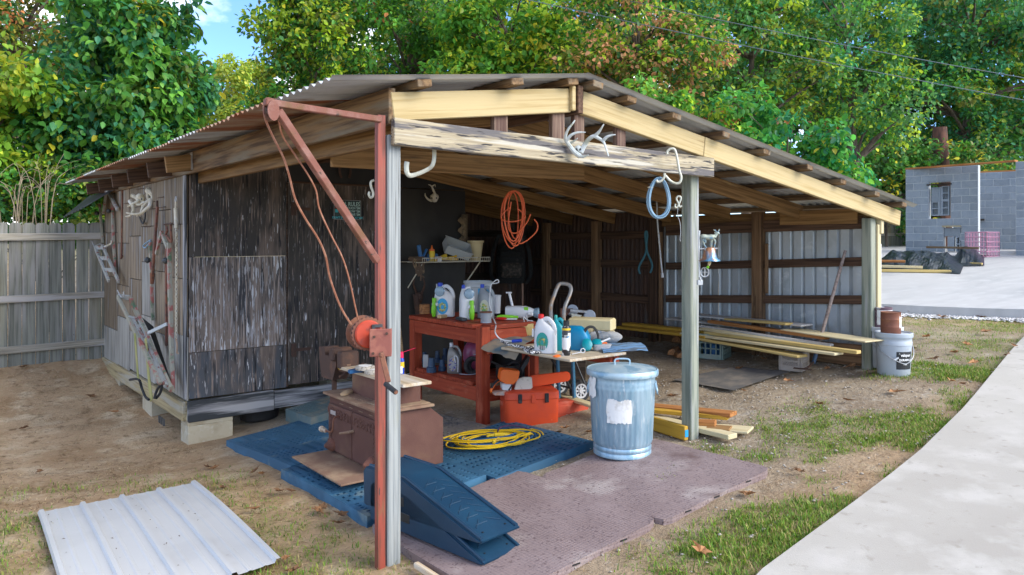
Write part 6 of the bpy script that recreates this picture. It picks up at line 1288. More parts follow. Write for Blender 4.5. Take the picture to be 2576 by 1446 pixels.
o = bpy.data.objects['plastic_jug.004']; MB().box((-.085, -.03, .15), (.012, .045, .06), bev=.004).build('sprayer_clip', WHITE, o); MB().box((-.0, -.0605, .045), (.06, .002, .03)).build('barcode', mat('barcode', (.75, .75, .75), .5, layers=[((.02, .02, .02), (400, 2, 2), .5, .52, 0)]), o)
jug('teal bottle half hidden behind the teal-labelled jug', 1405, 880, pz, .25, .05, .045, body=TEAL, lab=None, cap=TEALD, rz=-PHI)
p = P_(1424, 893); t_ = thing('spray_can', 'tall black and white insect spray can on the plywood table', 'can', p, -PHI); MB().lathe([(.030, 0), (.032, .004), (.032, .20), (.024, .215)], 22).build('can_body', mat('can_print', (.72, .72, .70), .35, layers=[((.02, .02, .022), (8, 8, 14), .5, .53, 2), ((.06, .25, .5), (11, 11, 20), .66, .68, 2)]), t_, True); MB().lathe([(.0322, .185), (.0322, .20)], 22, cap0=False, cap1=False).build('label_band', YEL, t_, True); MB().lathe([(.022, .213), (.023, .25), (.017, .255)], 16).build('cap', BLACK, t_, True)
for i, s in enumerate(('HORNET', 'SPRAY')): text('label_text', s, .021, TXTW, t_, Matrix.Translation((0, -.0335, .15 - .03 * i)) @ Matrix.Rotation(R_(90), 4, 'X'), bold=.0006) if False else None
p = P_(1452, 878); t_ = thing('bleach_jug', 'squat bright blue plastic container on the plywood table', 'container', p, -PHI - .4); loft([(0, 0, 0, .095, .06, 4), (.10, 0, 0, .10, .065, 4), (.15, -.01, 0, .085, .055, 4), (.18, -.02, 0, .05, .035, 3)], 22).build('container_body', mat('bright_blue_container', (.0, .22, .42), .4), t_, True)
p = P_(1475, 862); t_ = thing('green_case', 'green plastic drill case behind the ear muffs', 'case', p + FW * .05, -PHI - .4); MB().box((0, 0, .075), (.16, .08, .15), bev=.012).build('case_body', GREENC, t_); MB().box((0, -.041, .075), (.10, .006, .08), bev=.004).build('case_panel', mat('green_dark', (.01, .14, .08), .5), t_)
# ear muffs
p = P_(1487, 882); t_ = thing('ear_muffs', 'teal ear muffs with a black headband on the plywood table', 'ear muffs', p, -PHI)
for (x, y, rx_) in ((-.035, -.01, 60), (.045, .03, 20)): o = MB().lathe([(.034, 0), (.040, .008), (.040, .03), (.026, .04), (.004, .042)], 18, sx=1.0, sy=1.2).build('ear_cup', TEAL, t_, True); o.matrix_local = Matrix.Translation((x, y, .04)) @ Matrix.Rotation(R_(rx_), 4, 'X'); o = MB().lathe([(.030, -.014), (.038, -.008), (.038, 0)], 16, sy=1.2).build('ear_pad', BLACK, t_, True); o.matrix_local = Matrix.Translation((x, y, .04)) @ Matrix.Rotation(R_(rx_), 4, 'X')
MB().tube(catmull([(-.045, 0, .05), (-.055, .02, .12), (-.03, .03, .17), (.02, .04, .175), (.055, .045, .12), (.055, .04, .05)], 5), .011, 8, flat=.5).build('headband', BLACKR, t_, True)
p = P_(1492, 866); t_ = thing('tool_box', 'cream plastic tool box at the far side of the plywood table', 'tool box', p + FW * .10 + RT * .0, -PHI - .35); MB().box((0, 0, .05), (.36, .16, .10), bev=.01).build('lower_tray', CREAMT, t_); MB().box((0, 0, .155), (.37, .17, .10), bev=.014).build('lid', CREAMT, t_); MB().box((0, -.088, .105), (.05, .012, .04), bev=.004).build('latch', CREAM, t_)
p = P_(1560, 848); mb = MB(); t_ = thing('rag_bundle', 'crumpled grey and blue rag bundle at the table end', 'rag', Vector((2.44, .90, PZ + .03)), -PHI)
Pc = []
for i in range(13):
    a = math.pi * i / 12; col = []
    for j in range(24):
        b = 2 * math.pi * j / 24; r = 1 + .22 * math.sin(3 * b + i) * math.sin(a) + .12 * math.sin(7 * b + 2 * i); col.append((.15 * math.cos(a) * -1, .055 * math.sin(a) * math.cos(b) * r, .045 + .05 * math.sin(a) * math.sin(b) * r))
    col.append(col[0]); Pc.append(col)
MB().grid(Pc).build('rag_cloth', CLOTHG, t_, True)
Pc = []
for i in range(15):
    col = []
    for j in range(9):
        s, t2 = i / 14, j / 8; q = onZ(1518 + 112 * s - 20 * t2, 886 - 8 * s - 20 * t2, PZ + .02); col.append((q.x, q.y, PZ + .016 + .022 * math.sin(t2 * math.pi) ** .5 * (.8 + .2 * math.sin(s * 5)) + .003 * math.sin(s * 17 + t2 * 9) - .03 * max(0, s - .75)))
    Pc.append(col)
one(MB().grid(Pc), 'folded_jeans', CLOTHB, 'folded blue striped denim hanging off the table end', 'cloth', smooth=True)
p = P_(1512, 880, .005); t_ = thing('hand_scoop', 'grey scoop with a white handle on the plywood table', 'scoop', p, -PHI + .15); loft([(0, 0, 0, .06, .03, 3), (.03, .005, 0, .07, .036, 3), (.045, .01, 0, .07, .036, 3)], 18).build('scoop_bowl', mat('scoop_grey', (.42, .41, .41), .5), t_, True); MB().tube([(-.03, 0, .05), (.075, .02, .085)], .008, 8).build('scoop_handle', WHITE, t_, True); MB().box((0, .02, .05), (.10, .02, .012), bev=.004).build('orange_trim', ORG, t_)
p = P_(1400, 897); one(loft([(0, 0, 0, .035, .018), (.008, 0, 0, .036, .02), (.014, .01, 0, .015, .01)], 12), 'orange_clip', ORG, 'small orange plastic clip on the plywood table corner', 'clip', p, .3, True)
p = P_(1452, 892); one(MB().tube(arc((.04, 0, .03), .016, 0, 360, 14), .004, 6).tube([(-.04, -.01, .005), (.03, 0, .02)], .004, 6), 'ring_pin', WHITE, 'white ring pin lying beside the spray can', 'pin', p, -PHI, True)
# ================================================================ cooler and chainsaw
ca = onT(1277, 1077); cbp = onT(1384, 1060); cang = math.atan2(cbp.y - ca.y, cbp.x - ca.x)
ca = ca - Vector((math.cos(cang), math.sin(cang), 0)) * .02
cl = thing('cooler', 'scuffed orange hard cooler with black latches under the plywood table', 'cooler', (ca.x, ca.y, T(ca.x, ca.y) - .01), cang); CLN, CWD, CHT = .45, .31, .30
mb = loft([(0, CLN / 2, CWD / 2, CLN / 2 - .012, CWD / 2 - .012, 9), (.02, CLN / 2, CWD / 2, CLN / 2 - .004, CWD / 2 - .004, 9), (CHT - .07, CLN / 2, CWD / 2, CLN / 2, CWD / 2, 9), (CHT - .065, CLN / 2, CWD / 2, CLN / 2 - .006, CWD / 2 - .006, 9)], 36); mb.build('cooler_body', COOL, cl, True)
mb = loft([(CHT - .064, CLN / 2, CWD / 2, CLN / 2 + .004, CWD / 2 + .004, 9), (CHT - .012, CLN / 2, CWD / 2, CLN / 2 + .002, CWD / 2 + .002, 9), (CHT, CLN / 2, CWD / 2, CLN / 2 - .012, CWD / 2 - .012, 9)], 36); ld = mb.build('lid', COOL, cl, True)
for x in (.12, .34): MB().box((x, -.006, CHT - .055), (.032, .012, .075), bev=.004).build('latch', BLACKR, cl)
MB().box((-.003, CWD / 2, CHT - .115), (.012, .09, .035), bev=.005).build('hand_grip', mat('cooler_recess', (.62, .14, .07), .6), cl); MB().box((.23, -.004, CHT - .06), (.04, .012, .07), bev=.005).build('hinge_boss', COOL, cl)
# chainsaw
cs = thing('chainsaw', 'orange and white chainsaw with a red bar cover resting on the cooler', 'chainsaw', (ca.x, ca.y, T(ca.x, ca.y) - .01 + CHT), cang); ZK = zc(1440, 980, 4.52)
def ck(x, y, d=0.0):
    q = onY(*ZK(x, y), ca.y + .09 + d); l = q - cs.location; return Matrix.Rotation(-cang, 3, 'Z') @ l
def slab(L, d0, d1, nm, m, bev=0):
    A = [ck(x, y, 0) for x, y in L]; mb = MB(); mb.prism([(a.x, a.z) for a in A], A[0].y + d0, A[0].y + d1, 'y'); o = mb.build(nm, m, cs, fix=True)
    if bev:
        bm = bmesh.new(); bm.from_mesh(o.data); bmesh.ops.bevel(bm, geom=list(bm.edges), offset=bev, segments=2, affect='EDGES', clamp_overlap=True); bm.to_mesh(o.data); bm.free(); o.data.polygons.foreach_set('use_smooth', [True] * len(o.data.polygons)); o.data.set_sharp_from_angle(angle=R_(35))
    return o
slab([(262, 720), (280, 590), (300, 572), (510, 575), (490, 690), (430, 760), (330, 765)], -.02, .10, 'engine_cover', ORG, .006)
slab([(295, 770), (425, 765), (405, 855), (300, 855)], -.01, .08, 'fuel_tank', mat('tank_white', (.66, .68, .70), .4, layers=[((.05, .05, .06), (60, 60, 60), .64, .68, 2)]), .004)
slab([(445, 880), (480, 700), (560, 660), (660, 650), (670, 790), (600, 840)], -.05, -.02, 'sprocket_cover', mat('saw_white', (.62, .59, .50), .5, layers=[((.42, .38, .3), (20, 20, 20), .55, .66, 3)]), .004)
slab([(672, 660), (1110, 558), (1138, 580), (1142, 640), (1120, 680), (680, 815)], -.035, .005, 'bar_cover', SCABB, .006)
slab([(730, 690), (1060, 598), (1082, 612), (1070, 650), (760, 745)], -.041, -.036, 'cover_emboss', SCABB, .002)
slab([(170, 900), (360, 850), (440, 860), (430, 900), (200, 925)], -.01, .09, 'base_plate', mat('saw_base', (.55, .25, .14), .6, layers=[((.5, .42, .36), (9, 9, 9), .5, .6, 3)]))
MB().tube(catmull([ck(305, 730, .05), ck(240, 740, .05), ck(165, 830, .05), ck(150, 880, .05), ck(200, 910, .05)], 5), .010, 8).build('rear_handle', ORG, cs, True); MB().tube(catmull([ck(308, 715, .05), ck(245, 728, .05), ck(180, 790, .05), ck(155, 835, .05)], 4), .011, 8).build('grip', BLACKR, cs, True)
MB().tube(catmull([ck(380, 880, -.03), ck(430, 790, -.04), ck(470, 670, -.04), ck(530, 600, -.02), ck(560, 530, .02), ck(530, 490, .06), ck(450, 480, .10), ck(380, 520, .12)], 5), .009, 8).build('front_handle', BLACK, cs, True)
slab([(575, 640), (600, 560), (650, 470), (665, 400), (640, 395), (610, 450), (560, 540)], -.01, .08, 'hand_guard', BLACK)
def cktext(s, x, y, size, m, nm):
    q = ck(x, y); return text(nm, s, size, m, cs, Matrix.Translation((q.x, q.y - .052, q.z)) @ Matrix.Rotation(R_(12), 4, 'Y').inverted() @ Matrix.Rotation(R_(90), 4, 'X'), 'LEFT', .0006)
cktext('STIHL', 582, 722, .016, TXTK, 'maker_text'); q = ck(598, 780); MB().box((q.x + .014, q.y - .0515, q.z + .006), (.036, .002, .017), bev=.002).build('model_badge', TXTK, cs); cktext('010', 603, 783, .014, mat('badge_gold', (.6, .5, .2), .5), 'model_text')
p = ck(330, 820); text('owner_mark', 'LAM', .017, TXTK, cs, Matrix.Translation((p.x - .012, p.y - .0125, p.z - .002)) @ Matrix.Rotation(R_(90), 4, 'X'), 'LEFT', .0004)
# case behind the cooler
q0 = onT(1385, 1050); q1 = onT(1462, 1035); t_ = thing('saw_case', 'red plastic saw case lying on the dirt behind the cooler', 'case', (q0.x, q0.y, T(q0.x, q0.y) - .01), math.atan2(q1.y - q0.y, q1.x - q0.x) + .08); mb = MB(); mb.prism([(-.06, 0), (.30, 0), (.345, .03), (.36, .075), (.34, .115), (.25, .13), (-.06, .135)], 0, .11, 'y'); mb.build('case_body', COOL2, t_, fix=True); MB().box((.10, -.002, .065), (.25, .008, .07), bev=.01).build('case_rib', COOL2, t_)
bdp = board('plank', onT(1383, 1000, .04) + Vector((0, 0, .05)), onT(1540, 1045, .05) + Vector((0, 0, .03)), .022, .09, W_newpale); tag(bdp, 'pale pine board leaning behind the cooler and trash can', 'board')
# ================================================================ hand truck
ZH = zc(1600, 830, 5.355); zh = 6.45
ht = thing('hand_truck', 'hand truck with bent grey handle, blue frame and black wheels', 'hand truck', (2.55, 1.40, T(2.55, 1.4)))
def hp(x, y, d=0): return CAM + ray(*ZH(x, y)) * (zh + d) - ht.location
MB().tube(catmull([hp(495, 800), hp(490, 600), hp(512, 470), hp(585, 290, .05), hp(605, 185, .08), hp(560, 128, .10), hp(450, 112, .12), hp(395, 150, .11), hp(335, 300, .08), hp(288, 440, .05), hp(282, 570, .05), hp(290, 700, .05)], 5), .0165, 10).build('handle', mat('grey_pipe', (.30, .29, .28), .5, .3, layers=[((.34, .22, .13), (12, 12, 12), .52, .64, 4)]), ht, True)
for (u, dd) in ((1400, .05), (1438, 0.0)): a, b = CAM + ray(u, 850) * (zh + dd) - ht.location, CAM + ray(u + 6, 1000) * (zh + dd - .05) - ht.location; MB().tube([a, b], .016, 8).build('frame_tube', mat('blue_frame', (.03, .14, .24), .5), ht, True)
wc_ = CAM + ray(1458, 982) * 6.55 - ht.location
def wheel(c, r, w, nm, tyre, hub, par, ang):
    t2 = bpy.data.objects.new(nm, None); COL.objects.link(t2); t2.parent = par; t2.matrix_local = Matrix.Translation(c) @ Matrix.Rotation(ang, 4, 'Z')
    MB().lathe([(r * .66, -w / 2), (r * .92, -w / 2), (r, -w / 4), (r, w / 4), (r * .92, w / 2), (r * .66, w / 2)], 28, rot=rotX(R_(90)), cap0=False, cap1=False).build('tyre', tyre, t2, True)
    mb = MB(); mb.lathe([(r * .67, -w * .3), (r * .67, w * .3)], 24, rot=rotX(R_(90)), cap0=False, cap1=False); mb.lathe([(r * .2, -w * .5), (r * .2, w * .5)], 12, rot=rotX(R_(90)))
    mb.lathe([(r * .56, -w * .36), (r * .67, -w * .40), (r * .67, w * .40)], 24, rot=rotX(R_(90)), cap0=False, cap1=False)
    for k in range(8): a = k * math.pi / 4; mb.box((math.cos(a) * r * .42, 0, math.sin(a) * r * .42), (r * .5, w * .7, r * .15), rot=rotY(-a))
    mb.lathe([(r * .50, -w * .42), (r * .70, -w * .46), (r * .70, w * .46), (r * .50, w * .42)], 28, rot=rotX(R_(90)), cap0=False, cap1=False)
    mb.build('rim', hub, t2, True); return t2
RIMW = mat('grey_rim', (.46, .47, .48), .5)
wheel(wc_, .098, .055, 'wheel', BLACKR, RIMW, ht, -.2); wheel(CAM + ray(1405, 968) * 6.75 - ht.location, .098, .055, 'wheel', BLACKR, RIMW, ht, -.2)
MB().tube([wc_, CAM + ray(1405, 968) * 6.75 - ht.location], .010, 8).build('axle', DKGREY, ht)
for (u0, v0, u1, v1) in ((1445, 905, 1470, 965), (1412, 935, 1440, 985), (1385, 900, 1420, 960)): MB().tube([CAM + ray(u0, v0) * 6.5 - ht.location, CAM + ray(u1, v1) * 6.5 - ht.location], .009, 6).build('strut', BLACK, ht)
MB().box((-.05, -.05, .03), (.36, .16, .008), rz=-.5).build('toe_plate', DKGREY, ht)
# caster bracket behind
cv = CAM + ray(1447, 782) * 7.2; t_ = thing('caster_frame', 'upturned rusty dolly frame with grey caster wheels behind the hand truck', 'dolly', cv, -PHI)
for (x, z, yy) in ((.135, -.045, 0), (-.02, -.005, .12)):
    w_c = bpy.data.objects.new('caster_wheel', None); COL.objects.link(w_c); w_c.parent = t_; w_c.location = (x, yy, z); MB().lathe([(.05, -.014), (.057, -.008), (.057, .008), (.05, .014)], 24, rot=rotX(R_(90))).build('tyre', GREYP, w_c, True); MB().lathe([(.04, -.015), (.02, -.017), (.01, -.02)], 20, rot=rotX(R_(90)), cap0=False).build('hub', RIMW, w_c, True)
MB().prism([(-.14, .02), (-.02, .02), (-.10, -.06), (-.14, -.07)], 0, .06, 'y').build('bracket', RUST, t_, fix=True); MB().prism([(-.04, -.02), (.06, -.04), (-.03, -.11)], -.02, .01, 'y').build('bracket', HOOK, t_, fix=True); MB().box((.03, 0, .0), (.16, .05, .022), rot=rotY(.1)).build('fork', GREYM, t_); MB().box((-.05, .2, -.16), (.5, .5, .04), rot=rotY(.12)).build('dolly_deck', W_dark, t_); MB().box((-.05, .2, -.42), (.3, .3, .50)).build('dolly_crate', W_dark, t_)
# ================================================================ wire shelf on the plywood front
ws = thing('wire_shelf', 'white wire shelf with angled brackets on the dark plywood wall', 'shelf', (2.15, 3.36, 1.42)); mb = MB(); SW = .96; SD = .33
for y in np.linspace(0, SD, 3): mb.tube([(0, y, 0), (SW, y, 0)], .004, 6)
mb.tube([(.08, -.003, .045), (SW, -.003, .045)], .004, 6)
for k in range(34): x = .08 + (SW - .08) * k / 33; mb.tube([(x, -.003, .045), (x, -.003, .0)], .0024, 5); mb.tube([(x, 0, .003), (x, SD, .003)], .002, 4)
mb.build('wire_deck', WHITEW, ws, True)
for x in (.12, .86): MB().tube([(x, .05, -.008), (x - .02, SD, -.28)], .0095, 6, flat=.5).build('bracket', WHITEW, ws)
sz_ = 1.425
def sp(u, d=.10): q = onY(u, 640, 3.36 + d); return Vector((q.x, q.y, sz_))
o = one(loft([(0, 0, 0, .055, .055, 2.2), (.20, 0, 0, .082, .082, 2.2), (.205, 0, 0, .092, .092, 2.2), (.225, 0, 0, .092, .092, 2.2), (.225, 0, 0, .082, .082, 2.2), (.03, 0, 0, .055, .055, 2.2)], 24), 'plaster_bucket', CREAM, 'stained cream plastic bucket at the end of the wire shelf', 'bucket', sp(1196, .14), 0, True)
t_ = thing('tilted_bin', 'clear plastic bin of odds and ends tilted on the wire shelf', 'bin', sp(1145, .16) + Vector((0, 0, .10)), .0); bb = MB()
for (c, d) in (((0, 0, 0), (.30, .18, .004)), ((0, -.09, .05), (.30, .004, .10)), ((0, .09, .05), (.30, .004, .10)), ((-.15, 0, .05), (.004, .18, .10)), ((.15, 0, .05), (.004, .18, .10))): bb.box(c, d)
bb.box((0, -.092, .10), (.32, .012, .006)); bb.box((0, .092, .10), (.32, .012, .006)); bb.build('bin_body', CLEAR, t_); MB().box((-.02, 0, .012), (.2, .1, .012)).build('yellow_sticks', YELT, t_); t_.rotation_euler = (R_(38), R_(18), -.2)
t_ = thing('mustard_bottle', 'yellow squeeze bottle with an orange nozzle on the wire shelf', 'bottle', sp(1086, .12)); MB().lathe([(.03, 0), (.033, .01), (.033, .10), (.026, .115)], 18).build('bottle_body', YEL, t_, True); MB().lathe([(.03, .113), (.03, .13), (.014, .135), (.004, .175)], 16).build('nozzle', ORG, t_, True)
t_ = thing('caulk_gun', 'blue caulking gun leaning on the wire shelf', 'tool', sp(1066, .12)); MB().tube([(-.06, 0, .02), (.06, 0, .03)], .026, 8).build('barrel', BLUEP, t_, True); MB().box((-.05, 0, .10), (.045, .03, .16), bev=.01, rot=rotY(-.2)).build('grip', BLUEP, t_); MB().box((.01, 0, .09), (.025, .025, .11), bev=.008, rot=rotY(.5)).build('trigger', BLUEP, t_); MB().box((.12, .02, .06), (.12, .05, .05), bev=.01).build('blue_case', BLUEP, t_)
t_ = thing('yellow_tools', 'heap of yellow hand tools lying along the wire shelf', 'tools', sp(1120, .06))
for k, (x, z, l, a) in enumerate(((-.06, .03, .16, .5), (.02, .035, .20, .15), (.06, .025, .22, -.1), (.13, .04, .08, 1.2), (-.02, .05, .13, .7))): o = MB().box((0, 0, 0), (l, .03, .026), bev=.006).build('tool', YELT if k != 0 else YEL, t_); o.matrix_local = Matrix.Translation((x, .01 * k, z)) @ Matrix.Rotation(-a * .5, 4, 'Y')
one(MB().box((0, 0, .025), (.06, .06, .06), bev=.006), 'white_carton', mat('carton_print', (.7, .68, .66), .6, layers=[((.5, .05, .08), (40, 40, 40), .56, .6, 2)]), 'small white and red carton on the wire shelf', 'carton', sp(1102, .06))
mb = MB(); rgx = random.Random(3)
for k in range(9): mb.tube(catmull([(rgx.uniform(-.08, .08), rgx.uniform(-.03, .03), .05), (rgx.uniform(-.1, .1), -.05, .02), (rgx.uniform(-.05, .06), -.055, -.10), (rgx.uniform(-.05, .06), -.05, rgx.uniform(-.2, -.12))], 4), .009, 6)
mb.box((0, 0, .03), (.16, .12, .05), bev=.02); one(mb, 'leather_straps', mat('old_leather', (.12, .075, .045), .8, layers=[((.30, .2, .1), (12, 12, 12), .55, .65, 3)]), 'bundle of old leather straps hanging off the wire shelf', 'straps', sp(1048, .08), 0, True)
# dark things in the gap behind: broom, backpack, bark-edged board
br = MB(); br.tube([Vector((2.03, 3.35, T(2.0, 3.3))), Vector((2.05, 3.60, 1.18))], .013, 8); t_ = thing('broom', 'wooden broom handle with white and red ferrule leaning on the plywood', 'broom'); br.build('handle', W_broom, t_, True); MB().tube([Vector((2.05, 3.60, 1.18)), Vector((2.054, 3.65, 1.33))], .013, 8).build('ferrule', WHITE, t_, True); MB().tube([Vector((2.054, 3.65, 1.33)), Vector((2.057, 3.67, 1.42))], .014, 8).build('grip', REDP, t_, True)
bp0 = Vector((3.9, 4.55, 1.15)); bp0 = onY(1285, 660, 4.6); t_ = thing('backpack', 'black backpack with camo pockets hanging in the dark rear corner', 'backpack', bp0, -PHI)
loft([(-.28, 0, 0, .17, .10, 3.5), (-.22, 0, 0, .20, .13, 3.5), (.10, 0, 0, .20, .13, 3.5), (.24, 0, .02, .17, .10, 3), (.30, 0, .04, .08, .05, 2.5)], 24).build('bag', PACK, t_, True); MB().box((0, -.13, -.10), (.28, .06, .20), bev=.03).build('pocket', PACKC, t_); MB().box((0, -.12, .12), (.30, .05, .09), bev=.025).build('pocket', PACK, t_)
for s in (-1, 1): MB().tube(catmull([(s * .08, -.02, .28), (s * .16, -.10, .36), (s * .24, -.08, .15), (s * .27, -.05, -.15), (s * .2, 0, -.28)], 5), .025, 6, flat=.4).build('strap', PACK, t_, True)
MB().tube(catmull([(-.04, 0, .28), (-.03, .0, .42), (.0, .02, .46), (.03, 0, .42), (.04, 0, .28)], 4), .012, 6).build('loop', PACK, t_, True)
p = onY(1172, 560, 3.70); mb = MB()
Pc = []
for i in range(22):
    zq = 1.45 + .5 * i / 21; Pc.append([(3.03 + .004, 3.69, zq), (3.03 - .05 + .02 * math.sin(i * 2.1), 3.675, zq), (3.03 - .10 + .03 * math.sin(i * 1.3), 3.695, zq)])
one(MB().grid(Pc), 'frayed_edge', mat('frayed_wood', (.20, .14, .08), .9, layers=[((.08, .06, .04), (30, 30, 5), .45, .6, 4)], bump=1, bscale=(60, 60, 10)), 'frayed splintered bark strip at the plywood wall edge', 'bark')

# ================================================================ lumber along the right wall
def lum(u0, v0, X0, u1, v1, X1, w, th, m, label):
    a, b = onX(u0, v0, X0), onX(u1, v1, X1); o = board('plank', a, b, th, w, m); return tag(o, label, 'board', 'boards stacked along the metal wall')
lum(1735, 846, 4.50, 2018, 896, 4.38, .15, .022, W_new, 'lowest yellow pine board resting on the tan crate')
lum(1720, 838, 4.52, 2110, 890, 4.42, .14, .022, W_newpale, 'pale pine board second from the bottom of the stack')
lum(1560, 822, 4.62, 1785, 848, 4.50, .16, .03, W_gold, 'golden board reaching back past the inner post')
lum(1575, 814, 4.74, 1800, 838, 4.66, .15, .03, W_gold, 'upper golden board reaching back past the inner post')
lum(1775, 836, 4.55, 2160, 886, 4.45, .07, .03, W_new, 'thin yellow strip projecting beyond the other boards')
lum(1770, 826, 4.60, 2060, 872, 4.54, .16, .022, W_newpale, 'wide pale board in the middle of the stack')
lum(1760, 820, 4.66, 2092, 868, 4.58, .06, .022, W_grayb, 'white-washed narrow strip lying on the pale boards')
lum(1785, 808, 4.74, 2080, 850, 4.66, .09, .03, W_orange, 'orange-brown board lying among the pale boards')
lum(1683, 800, 4.85, 2030, 838, 4.78, .18, .018, W_grayb, 'grey-washed wide board near the top of the stack')
lum(1740, 791, 4.92, 2030, 818, 4.86, .2, .018, W_grayb, 'grey-white board on top of the stack against the wall')
lum(1830, 802, 4.82, 1985, 815, 4.74, .12, .02, W_new, 'short yellow offcut with a sawn orange end on the stack')
lum(1985, 828, 4.80, 2200, 858, 4.66, .26, .012, W_newpale, 'thin pale plywood strip sticking out towards the buckets')
# crates
def crate(label, p, rz, w, d, h, m, diag=False):
    t_ = thing('milk_crate', label, 'crate', p, rz); b = .018
    def side(L, flip, off, ax):
        mb = MB()
        def bx(a0, a1, z0, z1):
            c = ((a0 + a1) / 2, off, (z0 + z1) / 2) if ax == 'x' else (off, (a0 + a1) / 2, (z0 + z1) / 2); dd = (a1 - a0, .012, z1 - z0) if ax == 'x' else (.012, a1 - a0, z1 - z0); mb.box(c, dd)
        bx(-L / 2, L / 2, 0, .05); bx(-L / 2, L / 2, h - .03, h); bx(-L / 2, -L / 2 + b, .05, h - .03); bx(L / 2 - b, L / 2, .05, h - .03)
        if not diag:
            n = 5; 
            for k in range(1, n): a = -L / 2 + L * k / n; bx(a - .006, a + .006, .05, h - .03)
            for k in range(1, 3): z = .05 + (h - .08) * k / 3; bx(-L / 2 + b, L / 2 - b, z - .006, z + .006)
        else:
            bx(-L / 2 + b, L / 2 - b, h * .55 - .008, h * .55 + .008)
            for (z0, z1) in ((.05, h * .55), (h * .55, h - .03)):
                for k in range(9):
                    for s in (-1, 1):
                        a0 = -L / 2 + L * k / 8; a1 = a0 + s * (z1 - z0) * .8; c0, c1 = max(-L / 2 + .01, min(L / 2 - .01, a0)), max(-L / 2 + .01, min(L / 2 - .01, a1))
                        pa = (c0, off, z0) if ax == 'x' else (off, c0, z0); pb = (c1, off, z1) if ax == 'x' else (off, c1, z1); mb.tube([pa, pb], .0045, 4)
        mb.build('lattice_side', m, t_)
    side(w, 0, -d / 2, 'x'); side(w, 0, d / 2, 'x'); side(d - .02, 0, -w / 2, 'y'); side(d - .02, 0, w / 2, 'y'); MB().box((0, 0, .008), (w - .02, d - .02, .012)).build('floor_panel', m, t_); return t_
g0 = onT(1800, 900); crate('green-grey milk crate under the stacked boards', (g0.x + .05, g0.y + .08, T(g0.x, g0.y) - .005), .35, .30, .30, .255, CRATEG)
for k, (dx, dy) in enumerate(((-.07, -.07), (.06, -.05), (0, .07))): one(MB().lathe([(.04, .012), (.042, .03), (.042, .14), (.014, .17), (.014, .2)], 14), 'blue_bottle', BLUEP, ('blue bottle at the left front inside the green-grey crate', 'blue bottle at the right front inside the green-grey crate', 'blue bottle at the back inside the green-grey crate')[k], 'bottle', (g0.x + .05 + dx, g0.y + .08 + dy, T(g0.x, g0.y) + .0), 0, True)
g1 = onT(2010, 932); crate('tan-grey lattice crate propping up the near end of the boards', (g1.x + .06, g1.y + .09, T(g1.x, g1.y) - .005), .25, .24, .20, .17, CRATET, True)
# split logs
for k, (u, v, r, L_, a) in enumerate(((1690, 893, .05, .26, .5), (1712, 900, .045, .22, .9), (1700, 875, .05, .25, .3))):
    p = onT(u, v); mb = MB(); mb.prism([(-r, 0), (r, 0), (r * .7, r), (-.2 * r, r * 1.35), (-r * .9, r * .7)], 0, L_, 'x'); mb.v = [(x, y, z) for x, y, z in mb.v]; o = mb.build('split_log', W_log, fix=True); o.location = (p.x, p.y, T(p.x, p.y) + (.07 if k == 2 else 0)); o.rotation_euler[2] = a; tag(o, ('split firewood log lying left in the little pile', 'short split firewood log facing the post', 'split firewood log lying on top of the little pile')[k], 'log', 'firewood by the crate')
# hoe
h0, h1 = onX(2126, 630, 5.02), onT(2058, 922); h1 = Vector((h1.x - .1, h1.y, T(h1.x, h1.y) + .02)); t_ = thing('garden_hoe', 'long-handled garden hoe leaning against the ribbed metal wall', 'hoe', h1); d = h0 - h1
MB().tube([d * .07, d * .5, d], [.016, .0165, .014], 10).build('handle', W_handle, t_, True); MB().tube([d * .02, d * .10], .019, 10).build('socket', mat('blue_socket', (.05, .10, .18), .5), t_, True); MB().tube(catmull([d * .03, Vector((-.04, -.02, .03)), Vector((-.14, -.05, .015)), Vector((-.22, -.05, .0))], 4), .010, 8).build('neck', RUST_dk, t_, True); MB().box((-.24, -.04, .0), (.05, .16, .006), rz=.3).build('blade', RUST_dk, t_)
# dark rubber sheet on the dirt
Pc = []
qa, qb, qc, qd = onT(1690, 958), onT(1845, 985), onT(1985, 940), onT(1860, 925)
for i in range(13):
    col = []
    for j in range(9):
        s, t2 = i / 12, j / 8; q = qa.lerp(qb, s).lerp(qd.lerp(qc, s), t2); col.append((q.x, q.y, T(q.x, q.y) + .012 + .02 * max(0, math.sin(s * 6 + t2 * 3)) * (t2 + .1) * .5))
    Pc.append(col)
one(MB().grid(Pc), 'rubber_sheet', TARPM, 'dusty black rubber sheet lying flat on the shed dirt floor', 'sheet', smooth=True)
